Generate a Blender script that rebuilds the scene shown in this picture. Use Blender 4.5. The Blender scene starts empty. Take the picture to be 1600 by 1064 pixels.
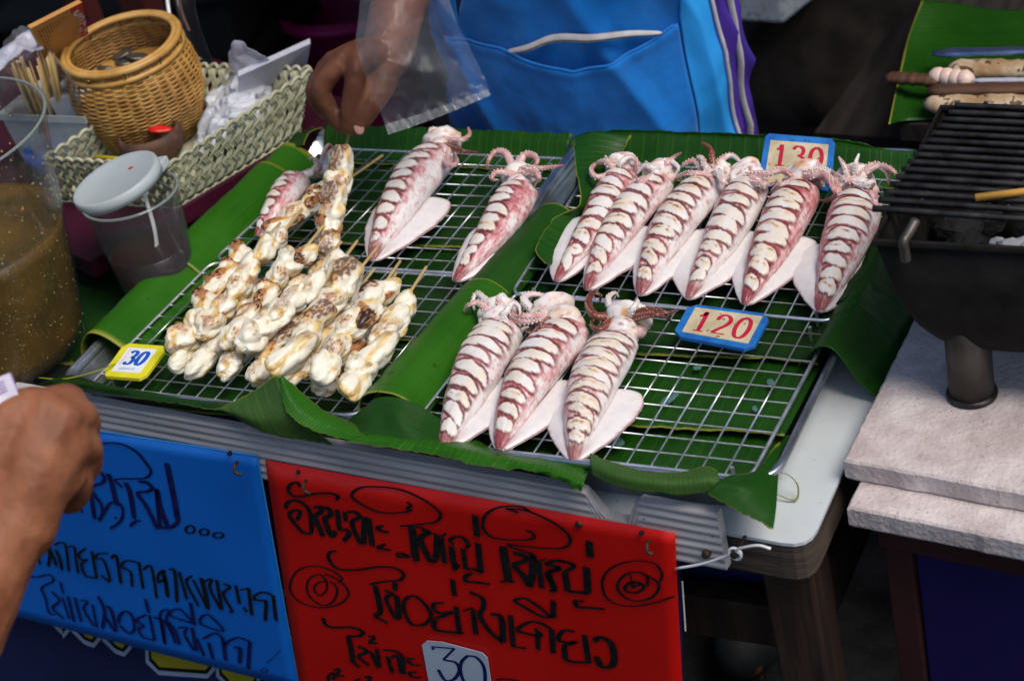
import bpy, bmesh, math, random
from mathutils import Vector, Matrix, noise
from mathutils.bvhtree import BVHTree
random.seed(7)
SC = bpy.context.scene
COL = SC.collection
PI = math.pi
# ---------------------------------------------------------------- camera
CAMLOC = Vector((0.75469845, -1.01612402, 1.71408143))
CAMROT = (0.98925213, 0.20147428, 0.42396205)
FPX = 2932.527
cam_data = bpy.data.cameras.new('camera')
cam = bpy.data.objects.new('camera', cam_data)
COL.objects.link(cam)
cam.location = CAMLOC
cam.rotation_euler = CAMROT
cam_data.sensor_width = 36.0
cam_data.lens = FPX / 1600 * 36
cam_data.clip_start = 0.02
cam_data.clip_end = 200
cam_data.dof.use_dof = True
cam_data.dof.focus_distance = 1.60
cam_data.dof.aperture_fstop = 8.0
SC.camera = cam
# ---------------------------------------------------------------- world, sun, exposure
world = bpy.data.worlds.new('World')
SC.world = world
world.use_nodes = True
wn = world.node_tree.nodes
wl = world.node_tree.links
SUN_EL, SUN_AZ = math.radians(58), math.radians(105)      # azimuth from +y towards +x
sky = wn.new('ShaderNodeTexSky')
sky.sky_type = 'NISHITA'
sky.sun_disc = False
sky.sun_elevation = SUN_EL
sky.sun_rotation = SUN_AZ
sky.air_density = 1.0
sky.dust_density = 1.5
bg = wn['Background']
bg.inputs['Strength'].default_value = 0.095
wl.new(sky.outputs['Color'], bg.inputs['Color'])
sun_d = bpy.data.lights.new('sun', 'SUN')
sun_d.energy = 2.5
sun_d.angle = math.radians(32)
sun_d.color = (1.0, 0.92, 0.82)
sun = bpy.data.objects.new('sun', sun_d)
COL.objects.link(sun)
sdir = Vector((math.sin(SUN_AZ) * math.cos(SUN_EL), math.cos(SUN_AZ) * math.cos(SUN_EL), math.sin(SUN_EL)))
sun.rotation_euler = sdir.to_track_quat('Z', 'Y').to_euler()
SC.view_settings.view_transform = 'Standard'
SC.view_settings.look = 'None'
SC.view_settings.exposure = 0.3
SC.view_settings.gamma = 1.0
SC.view_settings.use_curve_mapping = False

# ---------------------------------------------------------------- measuring helpers (photo pixel -> point on a real plane)
RM = cam.rotation_euler.to_matrix()
def ray(px, py):
    return RM @ Vector(((px - 800) / FPX, -(py - 532) / FPX, -1.0))
def Z(px, py, z=0.84):
    d = ray(px, py)
    return CAMLOC + d * ((z - CAMLOC.z) / d.z)
def Y(px, py, y):
    d = ray(px, py)
    return CAMLOC + d * ((y - CAMLOC.y) / d.y)
def D(px, py, dist):
    return CAMLOC + ray(px, py).normalized() * dist
def PL(px, py, p0, n):
    d = ray(px, py)
    return CAMLOC + d * ((p0 - CAMLOC).dot(n) / d.dot(n))

# ---------------------------------------------------------------- object helpers
def link(o, parent=None):
    COL.objects.link(o)
    if parent is not None:
        o.parent = parent
    return o
def mesh(name, verts, faces, m=None, smooth=False, cols=None, uvs=None, cname='Col'):
    me = bpy.data.meshes.new(name)
    me.from_pydata([tuple(v) for v in verts], [], faces)
    if smooth:
        me.polygons.foreach_set('use_smooth', [True] * len(me.polygons))
    if m:
        me.materials.append(m)
    if cols is not None:
        a = me.color_attributes.new(cname, 'FLOAT_COLOR', 'POINT')
        flat = []
        for c in cols:
            flat += [c[0], c[1], c[2], c[3] if len(c) > 3 else 1.0]
        a.data.foreach_set('color', flat)
    if uvs is not None:
        uvl = me.uv_layers.new(name='UVMap')
        for l in me.loops:
            uvl.data[l.index].uv = uvs[l.vertex_index]
    me.update()
    return me
def ob(name, me, parent=None):
    return link(bpy.data.objects.new(name, me), parent)
def mk(name, verts, faces, m=None, parent=None, smooth=False, cols=None, uvs=None):
    return ob(name, mesh(name, verts, faces, m, smooth, cols, uvs), parent)
def empty(name, loc, label, cat, group=None, rz=0):
    o = bpy.data.objects.new(name, None)
    COL.objects.link(o)
    o.location = loc
    o.rotation_euler.z = rz
    o.empty_display_size = 0.02
    tag(o, label, cat, group)
    return o
def tag(o, label, cat, group=None):
    o['label'] = label
    o['category'] = cat
    if group:
        o['group'] = group
    return o
def structure(o):
    o['kind'] = 'structure'
    return o
def stuff(o):
    o['kind'] = 'stuff'
    return o
def keep(o, parent):
    """parent while keeping world coordinates (parts are modelled in world space)"""
    o.parent = parent
    o.matrix_parent_inverse = parent.matrix_basis.inverted()
    return o
class MB:
    """collects simple solids into one mesh"""
    def __init__(s):
        s.v = []; s.f = []
    def add(s, vs, fs):
        b = len(s.v)
        s.v += [Vector(v) for v in vs]
        s.f += [tuple(b + i for i in f) for f in fs]
    def box(s, c, d, rot=None):
        c = Vector(c)
        vs = []
        for z in (-.5, .5):
            for x, y in ((-.5, -.5), (.5, -.5), (.5, .5), (-.5, .5)):
                v = Vector((x * d[0], y * d[1], z * d[2]))
                if rot:
                    v = rot @ v
                vs.append(c + v)
        s.add(vs, [(0, 3, 2, 1), (4, 5, 6, 7), (0, 1, 5, 4), (1, 2, 6, 5), (2, 3, 7, 6), (3, 0, 4, 7)])
        return s
    def prism(s, pts, off):
        """closed polygon pts extruded by vector off"""
        n = len(pts)
        off = Vector(off)
        vs = [Vector(p) for p in pts] + [Vector(p) + off for p in pts]
        fs = [tuple(range(n - 1, -1, -1)), tuple(range(n, 2 * n))]
        fs += [(i, (i + 1) % n, n + (i + 1) % n, n + i) for i in range(n)]
        s.add(vs, fs)
        return s
    def tube(s, pts, r, n=8, caps=True, closed=False, flat=1.0, up=None):
        pts = [Vector(p) for p in pts]
        m = len(pts)
        rs = r if isinstance(r, (list, tuple)) else [r] * m
        base = len(s.v)
        nrm = None
        for i, p in enumerate(pts):
            if closed:
                t = (pts[(i + 1) % m] - pts[i - 1])
            else:
                t = (pts[min(i + 1, m - 1)] - pts[max(i - 1, 0)])
            if t.length < 1e-9:
                t = Vector((0, 0, 1))
            t.normalize()
            if up is not None:
                nrm = Vector(up) - t * t.dot(Vector(up))
            elif nrm is None:
                a = Vector((0, 0, 1)) if abs(t.z) < .9 else Vector((1, 0, 0))
                nrm = a - t * a.dot(t)
            else:
                nrm = nrm - t * nrm.dot(t)
            if nrm.length < 1e-6:
                nrm = t.orthogonal()
            nrm.normalize()
            b = t.cross(nrm)
            for k in range(n):
                a = 2 * PI * k / n
                s.v.append(p + (nrm * math.cos(a) * flat + b * math.sin(a)) * rs[i])
        seg = m if closed else m - 1
        for i in range(seg):
            i2 = (i + 1) % m
            for k in range(n):
                k2 = (k + 1) % n
                s.f.append((base + i * n + k, base + i * n + k2, base + i2 * n + k2, base + i2 * n + k))
        if caps and not closed:
            s.f.append(tuple(base + k for k in range(n - 1, -1, -1)))
            s.f.append(tuple(base + (m - 1) * n + k for k in range(n)))
        return s
    def lathe(s, prof, c=(0, 0, 0), n=48, rot=None):
        """prof: list of (r,z)"""
        c = Vector(c)
        base = len(s.v)
        for r, z in prof:
            for k in range(n):
                a = 2 * PI * k / n
                v = Vector((r * math.cos(a), r * math.sin(a), z))
                if rot:
                    v = rot @ v
                s.v.append(c + v)
        for i in range(len(prof) - 1):
            for k in range(n):
                k2 = (k + 1) % n
                s.f.append((base + i * n + k, base + i * n + k2, base + (i + 1) * n + k2, base + (i + 1) * n + k))
        if prof[0][0] > 1e-5:
            s.f.append(tuple(base + k for k in range(n - 1, -1, -1)))
        if prof[-1][0] > 1e-5:
            s.f.append(tuple(base + (len(prof) - 1) * n + k for k in range(n)))
        return s
    def build(s, name, m, parent=None, smooth=False):
        return mk(name, s.v, s.f, m, parent, smooth)
def bevel(o, w, seg=2):
    b = o.modifiers.new('bevel', 'BEVEL')
    b.width = w
    b.segments = seg
    b.limit_method = 'ANGLE'
    b.angle_limit = math.radians(35)
    return o
def cr(pts, n):
    """catmull-rom through pts, n samples"""
    pts = [Vector(p) for p in pts]
    m = len(pts)
    out = []
    for i in range(n):
        t = i / (n - 1) * (m - 1)
        k = min(int(t), m - 2)
        u = t - k
        p0 = pts[k - 1] if k > 0 else pts[0] * 2 - pts[1]
        p1 = pts[k]
        p2 = pts[k + 1]
        p3 = pts[k + 2] if k + 2 < m else pts[-1] * 2 - pts[-2]
        out.append(0.5 * ((2 * p1) + (p2 - p0) * u + (2 * p0 - 5 * p1 + 4 * p2 - p3) * u * u + (3 * p1 - p0 - 3 * p2 + p3) * u ** 3))
    return out
def nz(v, s=1.0, o=0.0):
    return noise.noise(Vector(v) * s + Vector((o, o * 1.7, -o)))
def sm(a, b, x):
    t = max(0.0, min(1.0, (x - a) / (b - a)))
    return t * t * (3 - 2 * t)
def mixc(a, b, t):
    return tuple(a[i] * (1 - t) + b[i] * t for i in range(3))

# ---------------------------------------------------------------- materials
def newmat(name):
    m = bpy.data.materials.new(name)
    m.use_nodes = True
    nt = m.node_tree
    return m, nt, nt.nodes['Principled BSDF']
def pm(name, col, col2=None, rough=.6, metal=0., scale=30., detail=4., bump=.2, bscale=None, bdist=.001, spec=.5,
       sss=0., ssr=.004, sscol=None, coat=0., trans=0., alpha=1., ior=1.45, ramp=(.35, .65), speck=None, rvar=.1, sx=(1, 1, 1), sheen=0.):
    m, nt, b = newmat(name)
    N = nt.nodes.new
    L = nt.links.new
    tc = N('ShaderNodeTexCoord')
    mp = N('ShaderNodeMapping')
    mp.inputs['Scale'].default_value = sx
    L(tc.outputs['Object'], mp.inputs['Vector'])
    n1 = N('ShaderNodeTexNoise')
    n1.inputs['Scale'].default_value = scale
    n1.inputs['Detail'].default_value = detail
    L(mp.outputs['Vector'], n1.inputs['Vector'])
    rp = N('ShaderNodeValToRGB')
    rp.color_ramp.elements[0].position = ramp[0]
    rp.color_ramp.elements[1].position = ramp[1]
    rp.color_ramp.elements[0].color = (*col, 1)
    rp.color_ramp.elements[1].color = (*(col2 or tuple(c * 1.25 for c in col)), 1)
    L(n1.outputs['Fac'], rp.inputs['Fac'])
    out = rp.outputs['Color']
    if speck:
        sc, thr, scol = speck
        v = N('ShaderNodeTexNoise')
        v.inputs['Scale'].default_value = sc
        v.inputs['Detail'].default_value = 2
        L(tc.outputs['Object'], v.inputs['Vector'])
        r2 = N('ShaderNodeValToRGB')
        r2.color_ramp.elements[0].position = thr
        r2.color_ramp.elements[1].position = thr + .05
        L(v.outputs['Fac'], r2.inputs['Fac'])
        mx = N('ShaderNodeMixRGB')
        L(r2.outputs['Color'], mx.inputs['Fac'])
        L(out, mx.inputs['Color1'])
        mx.inputs['Color2'].default_value = (*scol, 1)
        out = mx.outputs['Color']
    L(out, b.inputs['Base Color'])
    if rvar:
        mr = N('ShaderNodeMapRange')
        mr.inputs['To Min'].default_value = max(0, rough - rvar)
        mr.inputs['To Max'].default_value = min(1, rough + rvar)
        L(n1.outputs['Fac'], mr.inputs['Value'])
        L(mr.outputs['Result'], b.inputs['Roughness'])
    else:
        b.inputs['Roughness'].default_value = rough
    b.inputs['Metallic'].default_value = metal
    b.inputs['Specular IOR Level'].default_value = spec
    b.inputs['IOR'].default_value = ior
    b.inputs['Transmission Weight'].default_value = trans
    b.inputs['Alpha'].default_value = alpha
    b.inputs['Coat Weight'].default_value = coat
    b.inputs['Sheen Weight'].default_value = sheen
    if sss:
        b.inputs['Subsurface Weight'].default_value = sss
        b.inputs['Subsurface Scale'].default_value = ssr
        b.inputs['Subsurface Radius'].default_value = sscol or (1, .5, .3)
    if bump:
        n2 = N('ShaderNodeTexNoise')
        n2.inputs['Scale'].default_value = bscale or scale * 3
        n2.inputs['Detail'].default_value = 5
        L(mp.outputs['Vector'], n2.inputs['Vector'])
        bp = N('ShaderNodeBump')
        bp.inputs['Strength'].default_value = bump
        bp.inputs['Distance'].default_value = bdist
        L(n2.outputs['Fac'], bp.inputs['Height'])
        L(bp.outputs['Normal'], b.inputs['Normal'])
    return m
def vcmat(name, rough=.35, bscale=400., bump=.3, bdist=.0006, sss=.15, ssr=.004, coat=.2, spec=.5, nmix=.12, nscale=300.):
    """material that takes its pigment from the vertex colour of the thing, with fine mottling"""
    m, nt, b = newmat(name)
    N = nt.nodes.new
    L = nt.links.new
    at = N('ShaderNodeAttribute')
    at.attribute_name = 'Col'
    tc = N('ShaderNodeTexCoord')
    n1 = N('ShaderNodeTexNoise')
    n1.inputs['Scale'].default_value = nscale
    n1.inputs['Detail'].default_value = 3
    L(tc.outputs['Object'], n1.inputs['Vector'])
    mr = N('ShaderNodeMapRange')
    mr.inputs['From Min'].default_value = .3
    mr.inputs['From Max'].default_value = .7
    mr.inputs['To Min'].default_value = 1 - nmix
    mr.inputs['To Max'].default_value = 1 + nmix
    L(n1.outputs['Fac'], mr.inputs['Value'])
    mx = N('ShaderNodeVectorMath')
    mx.operation = 'SCALE'
    L(at.outputs['Color'], mx.inputs[0])
    L(mr.outputs['Result'], mx.inputs['Scale'])
    L(mx.outputs['Vector'], b.inputs['Base Color'])
    b.inputs['Roughness'].default_value = rough
    b.inputs['Specular IOR Level'].default_value = spec
    b.inputs['Coat Weight'].default_value = coat
    b.inputs['Coat Roughness'].default_value = .25
    if sss:
        b.inputs['Subsurface Weight'].default_value = sss
        b.inputs['Subsurface Scale'].default_value = ssr
        b.inputs['Subsurface Radius'].default_value = (1, .55, .4)
    n2 = N('ShaderNodeTexNoise')
    n2.inputs['Scale'].default_value = bscale
    n2.inputs['Detail'].default_value = 4
    L(tc.outputs['Object'], n2.inputs['Vector'])
    bp = N('ShaderNodeBump')
    bp.inputs['Strength'].default_value = bump
    bp.inputs['Distance'].default_value = bdist
    L(n2.outputs['Fac'], bp.inputs['Height'])
    L(bp.outputs['Normal'], b.inputs['Normal'])
    return m
def leafmat(name, c1, c2, rough=.38, vein=90.):
    """banana leaf: UV u runs along the midrib, veins cross it; v=0/1 are the leaf edges"""
    m, nt, b = newmat(name)
    N = nt.nodes.new
    L = nt.links.new
    uv = N('ShaderNodeUVMap')
    uv.uv_map = 'UVMap'
    sp = N('ShaderNodeSeparateXYZ')
    L(uv.outputs['UV'], sp.inputs['Vector'])
    tc = N('ShaderNodeTexCoord')
    nb = N('ShaderNodeTexNoise')
    nb.inputs['Scale'].default_value = 9
    nb.inputs['Detail'].default_value = 3
    L(tc.outputs['Object'], nb.inputs['Vector'])
    # distorted vein coordinate
    mp = N('ShaderNodeMapping')
    mp.inputs['Scale'].default_value = (vein, 1.2, 1)
    L(uv.outputs['UV'], mp.inputs['Vector'])
    vn = N('ShaderNodeTexNoise')
    vn.inputs['Scale'].default_value = 1.0
    vn.inputs['Detail'].default_value = 6
    vn.inputs['Roughness'].default_value = .75
    L(mp.outputs['Vector'], vn.inputs['Vector'])
    wv = N('ShaderNodeTexWave')
    wv.wave_type = 'BANDS'
    wv.bands_direction = 'X'
    wv.inputs['Scale'].default_value = vein / 9.
    wv.inputs['Distortion'].default_value = 1.2
    wv.inputs['Detail'].default_value = 2
    wv.inputs['Detail Scale'].default_value = .6
    L(uv.outputs['UV'], wv.inputs['Vector'])
    pw = N('ShaderNodeMath')
    pw.operation = 'POWER'
    L(wv.outputs['Fac'], pw.inputs[0])
    pw.inputs[1].default_value = 14.
    rp = N('ShaderNodeValToRGB')
    rp.color_ramp.elements[0].position = .3
    rp.color_ramp.elements[1].position = .72
    rp.color_ramp.elements[0].color = (*c1, 1)
    rp.color_ramp.elements[1].color = (*c2, 1)
    mm = N('ShaderNodeMath')
    mm.operation = 'ADD'
    L(vn.outputs['Fac'], mm.inputs[0])
    L(nb.outputs['Fac'], mm.inputs[1])
    m2 = N('ShaderNodeMath')
    m2.operation = 'MULTIPLY'
    L(mm.outputs[0], m2.inputs[0])
    m2.inputs[1].default_value = .5
    L(m2.outputs[0], rp.inputs['Fac'])
    mxv = N('ShaderNodeMixRGB')
    L(rp.outputs['Color'], mxv.inputs['Color1'])
    mxv.inputs['Color2'].default_value = (c2[0] * 1.5, c2[1] * 1.25, c2[2] * 1.3, 1)
    mf = N('ShaderNodeMath')
    mf.operation = 'MULTIPLY'
    L(pw.outputs[0], mf.inputs[0])
    mf.inputs[1].default_value = .35
    L(mf.outputs[0], mxv.inputs['Fac'])
    # yellow-brown dried margin along v edges
    s1 = N('ShaderNodeMath'); s1.operation = 'SUBTRACT'; s1.inputs[0].default_value = 1.0
    L(sp.outputs['Y'], s1.inputs[1])
    mn = N('ShaderNodeMath'); mn.operation = 'MINIMUM'
    L(sp.outputs['Y'], mn.inputs[0]); L(s1.outputs[0], mn.inputs[1])
    er = N('ShaderNodeValToRGB')
    e = er.color_ramp.elements
    e[0].position = 0.0; e[0].color = (.10, .045, .015, 1)
    e[1].position = .012; e[1].color = (.42, .40, .05, 1)
    a = e.new(.03); a.color = (0, 0, 0, 1)
    ad = N('ShaderNodeMapRange')
    ad.inputs['From Min'].default_value = .03; ad.inputs['From Max'].default_value = .012
    ad.inputs['To Min'].default_value = 0; ad.inputs['To Max'].default_value = .85
    nj = N('ShaderNodeMath'); nj.operation = 'MULTIPLY_ADD'
    L(nb.outputs['Fac'], nj.inputs[0]); nj.inputs[1].default_value = .05
    nj.inputs[2].default_value = -.020
    aa = N('ShaderNodeMath'); aa.operation = 'ADD'
    L(mn.outputs[0], aa.inputs[0]); L(nj.outputs[0], aa.inputs[1])
    L(aa.outputs[0], ad.inputs['Value'])
    L(mn.outputs[0], er.inputs['Fac'])
    mx = N('ShaderNodeMixRGB')
    L(ad.outputs['Result'], mx.inputs['Fac'])
    L(mxv.outputs['Color'], mx.inputs['Color1'])
    mx.inputs['Color2'].default_value = (.30, .30, .035, 1)
    # brown specks
    ns = N('ShaderNodeTexNoise')
    ns.inputs['Scale'].default_value = 130
    ns.inputs['Detail'].default_value = 1
    L(tc.outputs['Object'], ns.inputs['Vector'])
    rs = N('ShaderNodeValToRGB')
    rs.color_ramp.elements[0].position = .745
    rs.color_ramp.elements[1].position = .78
    L(ns.outputs['Fac'], rs.inputs['Fac'])
    mz = N('ShaderNodeMixRGB')
    L(rs.outputs['Color'], mz.inputs['Fac'])
    L(mx.outputs['Color'], mz.inputs['Color1'])
    mz.inputs['Color2'].default_value = (.035, .03, .012, 1)
    L(mz.outputs['Color'], b.inputs['Base Color'])
    rr = N('ShaderNodeMapRange')
    rr.inputs['To Min'].default_value = rough - .12
    rr.inputs['To Max'].default_value = rough + .2
    L(nb.outputs['Fac'], rr.inputs['Value'])
    L(rr.outputs['Result'], b.inputs['Roughness'])
    b.inputs['Specular IOR Level'].default_value = .26
    b.inputs['Subsurface Weight'].default_value = 0.0
    # translucency
    tr = N('ShaderNodeBsdfTranslucent')
    tr.inputs['Color'].default_value = (c2[0] * 2.4, c2[1] * 2.2, c2[2] * 1.2, 1)
    ms = N('ShaderNodeMixShader')
    ms.inputs['Fac'].default_value = .16
    L(b.outputs['BSDF'], ms.inputs[1]); L(tr.outputs['BSDF'], ms.inputs[2])
    L(ms.outputs['Shader'], nt.nodes['Material Output'].inputs['Surface'])
    bp = N('ShaderNodeBump')
    bp.inputs['Strength'].default_value = .45
    bp.inputs['Distance'].default_value = .0005
    hh = N('ShaderNodeMath'); hh.operation = 'ADD'
    L(vn.outputs['Fac'], hh.inputs[0]); L(pw.outputs[0], hh.inputs[1])
    L(hh.outputs[0], bp.inputs['Height'])
    L(bp.outputs['Normal'], b.inputs['Normal'])
    return m
def filmmat(name, col, fac=.10, rough=.08, edge=.55, scale=22., milk=0., bd=.006):
    m, nt, b = newmat(name)
    N = nt.nodes.new
    L = nt.links.new
    b.inputs['Base Color'].default_value = (*col, 1)
    b.inputs['Roughness'].default_value = rough
    b.inputs['Specular IOR Level'].default_value = .8
    b.inputs['Coat Weight'].default_value = 1.0
    b.inputs['Coat Roughness'].default_value = .05
    tc = N('ShaderNodeTexCoord')
    n = N('ShaderNodeTexNoise')
    n.inputs['Scale'].default_value = scale
    n.inputs['Detail'].default_value = 3
    n.inputs['Distortion'].default_value = 1.5
    L(tc.outputs['Object'], n.inputs['Vector'])
    bp = N('ShaderNodeBump')
    bp.inputs['Strength'].default_value = .6
    bp.inputs['Distance'].default_value = .006
    L(n.outputs['Fac'], bp.inputs['Height'])
    L(bp.outputs['Normal'], b.inputs['Normal'])
    lw = N('ShaderNodeLayerWeight')
    lw.inputs['Blend'].default_value = .35
    L(bp.outputs['Normal'], lw.inputs['Normal'])
    mr = N('ShaderNodeMapRange')
    mr.inputs['To Min'].default_value = fac
    mr.inputs['To Max'].default_value = fac + edge
    L(lw.outputs['Facing'], mr.inputs['Value'])
    tr = N('ShaderNodeBsdfTransparent')
    ms = N('ShaderNodeMixShader')
    L(mr.outputs['Result'], ms.inputs['Fac'])
    L(tr.outputs['BSDF'], ms.inputs[1])
    L(b.outputs['BSDF'], ms.inputs[2])
    L(ms.outputs['Shader'], nt.nodes['Material Output'].inputs['Surface'])
    return m
M = {}
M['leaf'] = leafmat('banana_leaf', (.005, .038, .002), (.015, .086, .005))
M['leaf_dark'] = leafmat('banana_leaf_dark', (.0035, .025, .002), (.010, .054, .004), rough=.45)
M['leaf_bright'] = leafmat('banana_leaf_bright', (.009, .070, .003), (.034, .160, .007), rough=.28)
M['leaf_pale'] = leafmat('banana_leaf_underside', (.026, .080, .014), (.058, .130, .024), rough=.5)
M['alu'] = pm('aluminium', (.50, .53, .57), (.64, .67, .71), rough=.32, metal=1., scale=40, bump=.12, bscale=120, sx=(1, 1, 1))
M['wire'] = pm('steel_wire', (.78, .80, .84), (.92, .94, .97), rough=.42, metal=1., scale=60, bump=0)
M['laminate'] = pm('white_laminate', (.46, .50, .52), (.58, .62, .64), rough=.42, scale=7, detail=6, bump=.05, speck=(260, .68, (.30, .32, .33)))
M['wood_edge'] = pm('weathered_wood', (.018, .012, .009), (.070, .050, .037), rough=.8, scale=22, bump=.7, bdist=.002, sx=(.35, .35, 3))
M['wood_leg'] = pm('brown_wood_leg', (.014, .006, .004), (.040, .018, .010), rough=.75, scale=22, bump=.6, bdist=.002, sx=(3, 3, .3))
M['grey_board'] = pm('grey_plastic_board', (.32, .31, .32), (.50, .48, .49), rough=.6, scale=16, bump=.3, sx=(.35, 1, 4), speck=(150, .72, (.10, .10, .10)))
M['steel_rust'] = pm('rusty_steel', (.03, .02, .016), (.09, .05, .035), rough=.6, metal=.6, scale=200, bump=.4)
M['white_plastic'] = pm('white_plastic', (.74, .75, .76), (.84, .84, .84), rough=.4, scale=20, bump=.05)
M['black'] = pm('black_ink', (.005, .005, .006), (.013, .012, .013), rough=.85, spec=.12, scale=200, bump=0)
M['navy_ink'] = pm('navy_ink', (.004, .006, .055), (.010, .014, .11), rough=.85, spec=.12, scale=120, bump=0)
# ================================================================ SETTING
M['asphalt'] = pm('asphalt', (.008, .008, .009), (.022, .022, .023), rough=.95, spec=.08, scale=14, detail=8, bump=.9, bscale=160, bdist=.004, speck=(220, .66, (.05, .05, .05)))
g = MB()
g.add([(-60, -60, 0), (60, -60, 0), (60, 60, 0), (-60, 60, 0)], [(0, 1, 2, 3)])
structure(g.build('ground', M['asphalt']))

# ---------------------------------------------------------------- vendor's table
TT = .80
FR, FL = Vector((.347, -.023, 0)), Vector((-.66, .0575, 0))
BR, BL = Vector((.345, .515, 0)), Vector((-.66, .55, 0))
table = empty('table', (0, .25, 0), 'wooden stall table with white laminate top under the two food trays', 'table')
def rounded(pts, r, n=5):
    out = []
    m = len(pts)
    for i, p in enumerate(pts):
        a = (pts[i - 1] - p).normalized() * r
        b = (pts[(i + 1) % m] - p).normalized() * r
        for k in range(n):
            t = k / (n - 1)
            out.append(p + a * (1 - t) ** 2 + b * t ** 2)
    return out
def inset(pts, d):
    c = sum(pts, Vector()) / len(pts)
    return [p + (c - p).normalized() * d for p in pts]
quad = rounded([FL, FR, BR, BL], .022)
def up(p, z):
    return Vector((p[0], p[1], z))
keep(MB().prism([up(p, TT - .003) for p in quad], (0, 0, .003)).build('tabletop', M['laminate']), table)
eg = MB().prism([up(p, TT - .040) for p in inset(quad, .002)], (0, 0, .0368)).build('table_edge', M['wood_edge'])
bevel(eg, .004); keep(eg, table)
for (x, y) in ((.310, .035), (.310, .47), (-.62, .09), (-.62, .50)):
    l = MB().box((x, y, .38), (.042, .042, .758)).build('leg', M['wood_leg']); bevel(l, .003); keep(l, table)
for (c, d) in (((-.155, .052, .648), (.90, .022, .045)), ((.311, .252, .665), (.024, .39, .05)), ((.311, .252, .735), (.022, .39, .045)),
               ((-.155, .49, .70), (.90, .022, .045))):
    l = MB().box(c, d).build('stretcher', M['wood_leg']); bevel(l, .002); keep(l, table)
M['navy_board'] = pm('navy_board', (.006, .014, .085), (.010, .022, .12), rough=.5, scale=12, bump=.1)
sh = MB().box((-.155, .080, .700), (.86, .008, .118)).build('shelf_panel', M['navy_board']); keep(sh, table)

# ---------------------------------------------------------------- grooved board wired along the front edge
BP0, BP1 = Vector((-.440, .0275, 0)), Vector((.281, -.0300, 0))      # front face of the board
bd = (BP1 - BP0).normalized()
bn = Vector((bd.y, -bd.x, 0))                                        # outward (towards the camera)
BN = bn
board = empty('grooved_board', (-.08, .02, .76), 'long grey grooved plastic board with a notch, fixed along the front table edge', 'board')
ZT, ZB = .8270, .7730
nx = 200
prof = []                                                            # cross-section: grooves on the front face
ns_ = 40
for k in range(ns_ + 1):
    z = ZB + (ZT - ZB) * k / ns_
    f = (z - ZB) / (ZT - ZB)
    dpt = .0006 * math.sin(f * 2 * PI * 6.5)
    prof.append((dpt + .0012, z))
Ltot = (BP1 - BP0).length
def notch(s):
    x = (BP0 + bd * s).x
    a, b, c, d = .166, .186, .200, .216
    if x < a or x > d: return 0
    if x < b: return .024 * sm(a, b, x)
    if x < c: return .024
    return .024 * (1 - sm(c, d, x))
vs, fs = [], []
for i in range(nx + 1):
    s = Ltot * i / nx
    p = BP0 + bd * s
    hz = notch(s)
    wob = .0008 * nz((s * 30, 0, 0))
    for (o, z) in prof:
        zz = ZB + (z - ZB) * (ZT + wob - hz - ZB) / (ZT - ZB)
        # grooves stay level: evaluate again at the true height
        f = (zz - ZB) / (ZT - ZB)
        vs.append(up(p + bn * (.0006 * math.sin(f * 2 * PI * 6.5)), zz))
    vs.append(up(p - bn * .009, ZT + wob - hz))
    vs.append(up(p - bn * .009, ZB))
W = ns_ + 3
for i in range(nx):
    for k in range(W):
        k2 = (k + 1) % W
        fs.append((i * W + k, (i + 1) * W + k, (i + 1) * W + k2, i * W + k2))
fs.append(tuple(range(W))); fs.append(tuple(nx * W + k for k in range(W - 1, -1, -1)))
keep(mk('plank', vs, fs, M['grey_board']), board)
def onboard(px, py, off=0.0):
    return PL(px, py, BP1 + bn * off, bn)
for (px, py) in ((1103, 866), (905, 818)):
    c = onboard(px, py, .003)
    s_ = MB().lathe([(0.0, .003), (.0028, .002), (.0034, 0), (.0034, -.004)], (0, 0, 0), 12, bn.to_track_quat('Z', 'Y').to_matrix())
    o = s_.build('screw', M['steel_rust']); o.data.transform(Matrix.Translation(c)); keep(o, board)
# the white wire tie at the board's right end
tie = empty('wire_tie', onboard(1152, 862), 'white plastic-coated wire twisted round a screw at the right end of the grooved board', 'wire')
pts = [onboard(1056, 888, .006), onboard(1100, 880, .008), onboard(1140, 866, .009)]
c0 = onboard(1150, 862, .010)
ex, ez = bd, Vector((0, 0, 1))
for k in range(0, 15):
    a = math.radians(200 + k * 42)
    pts.append(c0 + (ex * math.cos(a) + ez * math.sin(a)) * (.0044 + .0002 * k * .3) + bn * (.0006 * k * .4))
pts += [onboard(1163, 855, .016), onboard(1185, 852, .018), onboard(1204, 857, .019)]
keep(MB().tube(cr(pts, 90), .0011, 8).build('wire', M['white_plastic'], smooth=True), tie)
o = MB().lathe([(0, .004), (.003, .003), (.003, 0), (.0015, -.001), (.0015, -.02)], (0, 0, 0), 12, bn.to_track_quat('Z', 'Y').to_matrix()).build('screw', M['steel_rust'])
o.data.transform(Matrix.Translation(c0 + bn * .002)); keep(o, tie)

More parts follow.
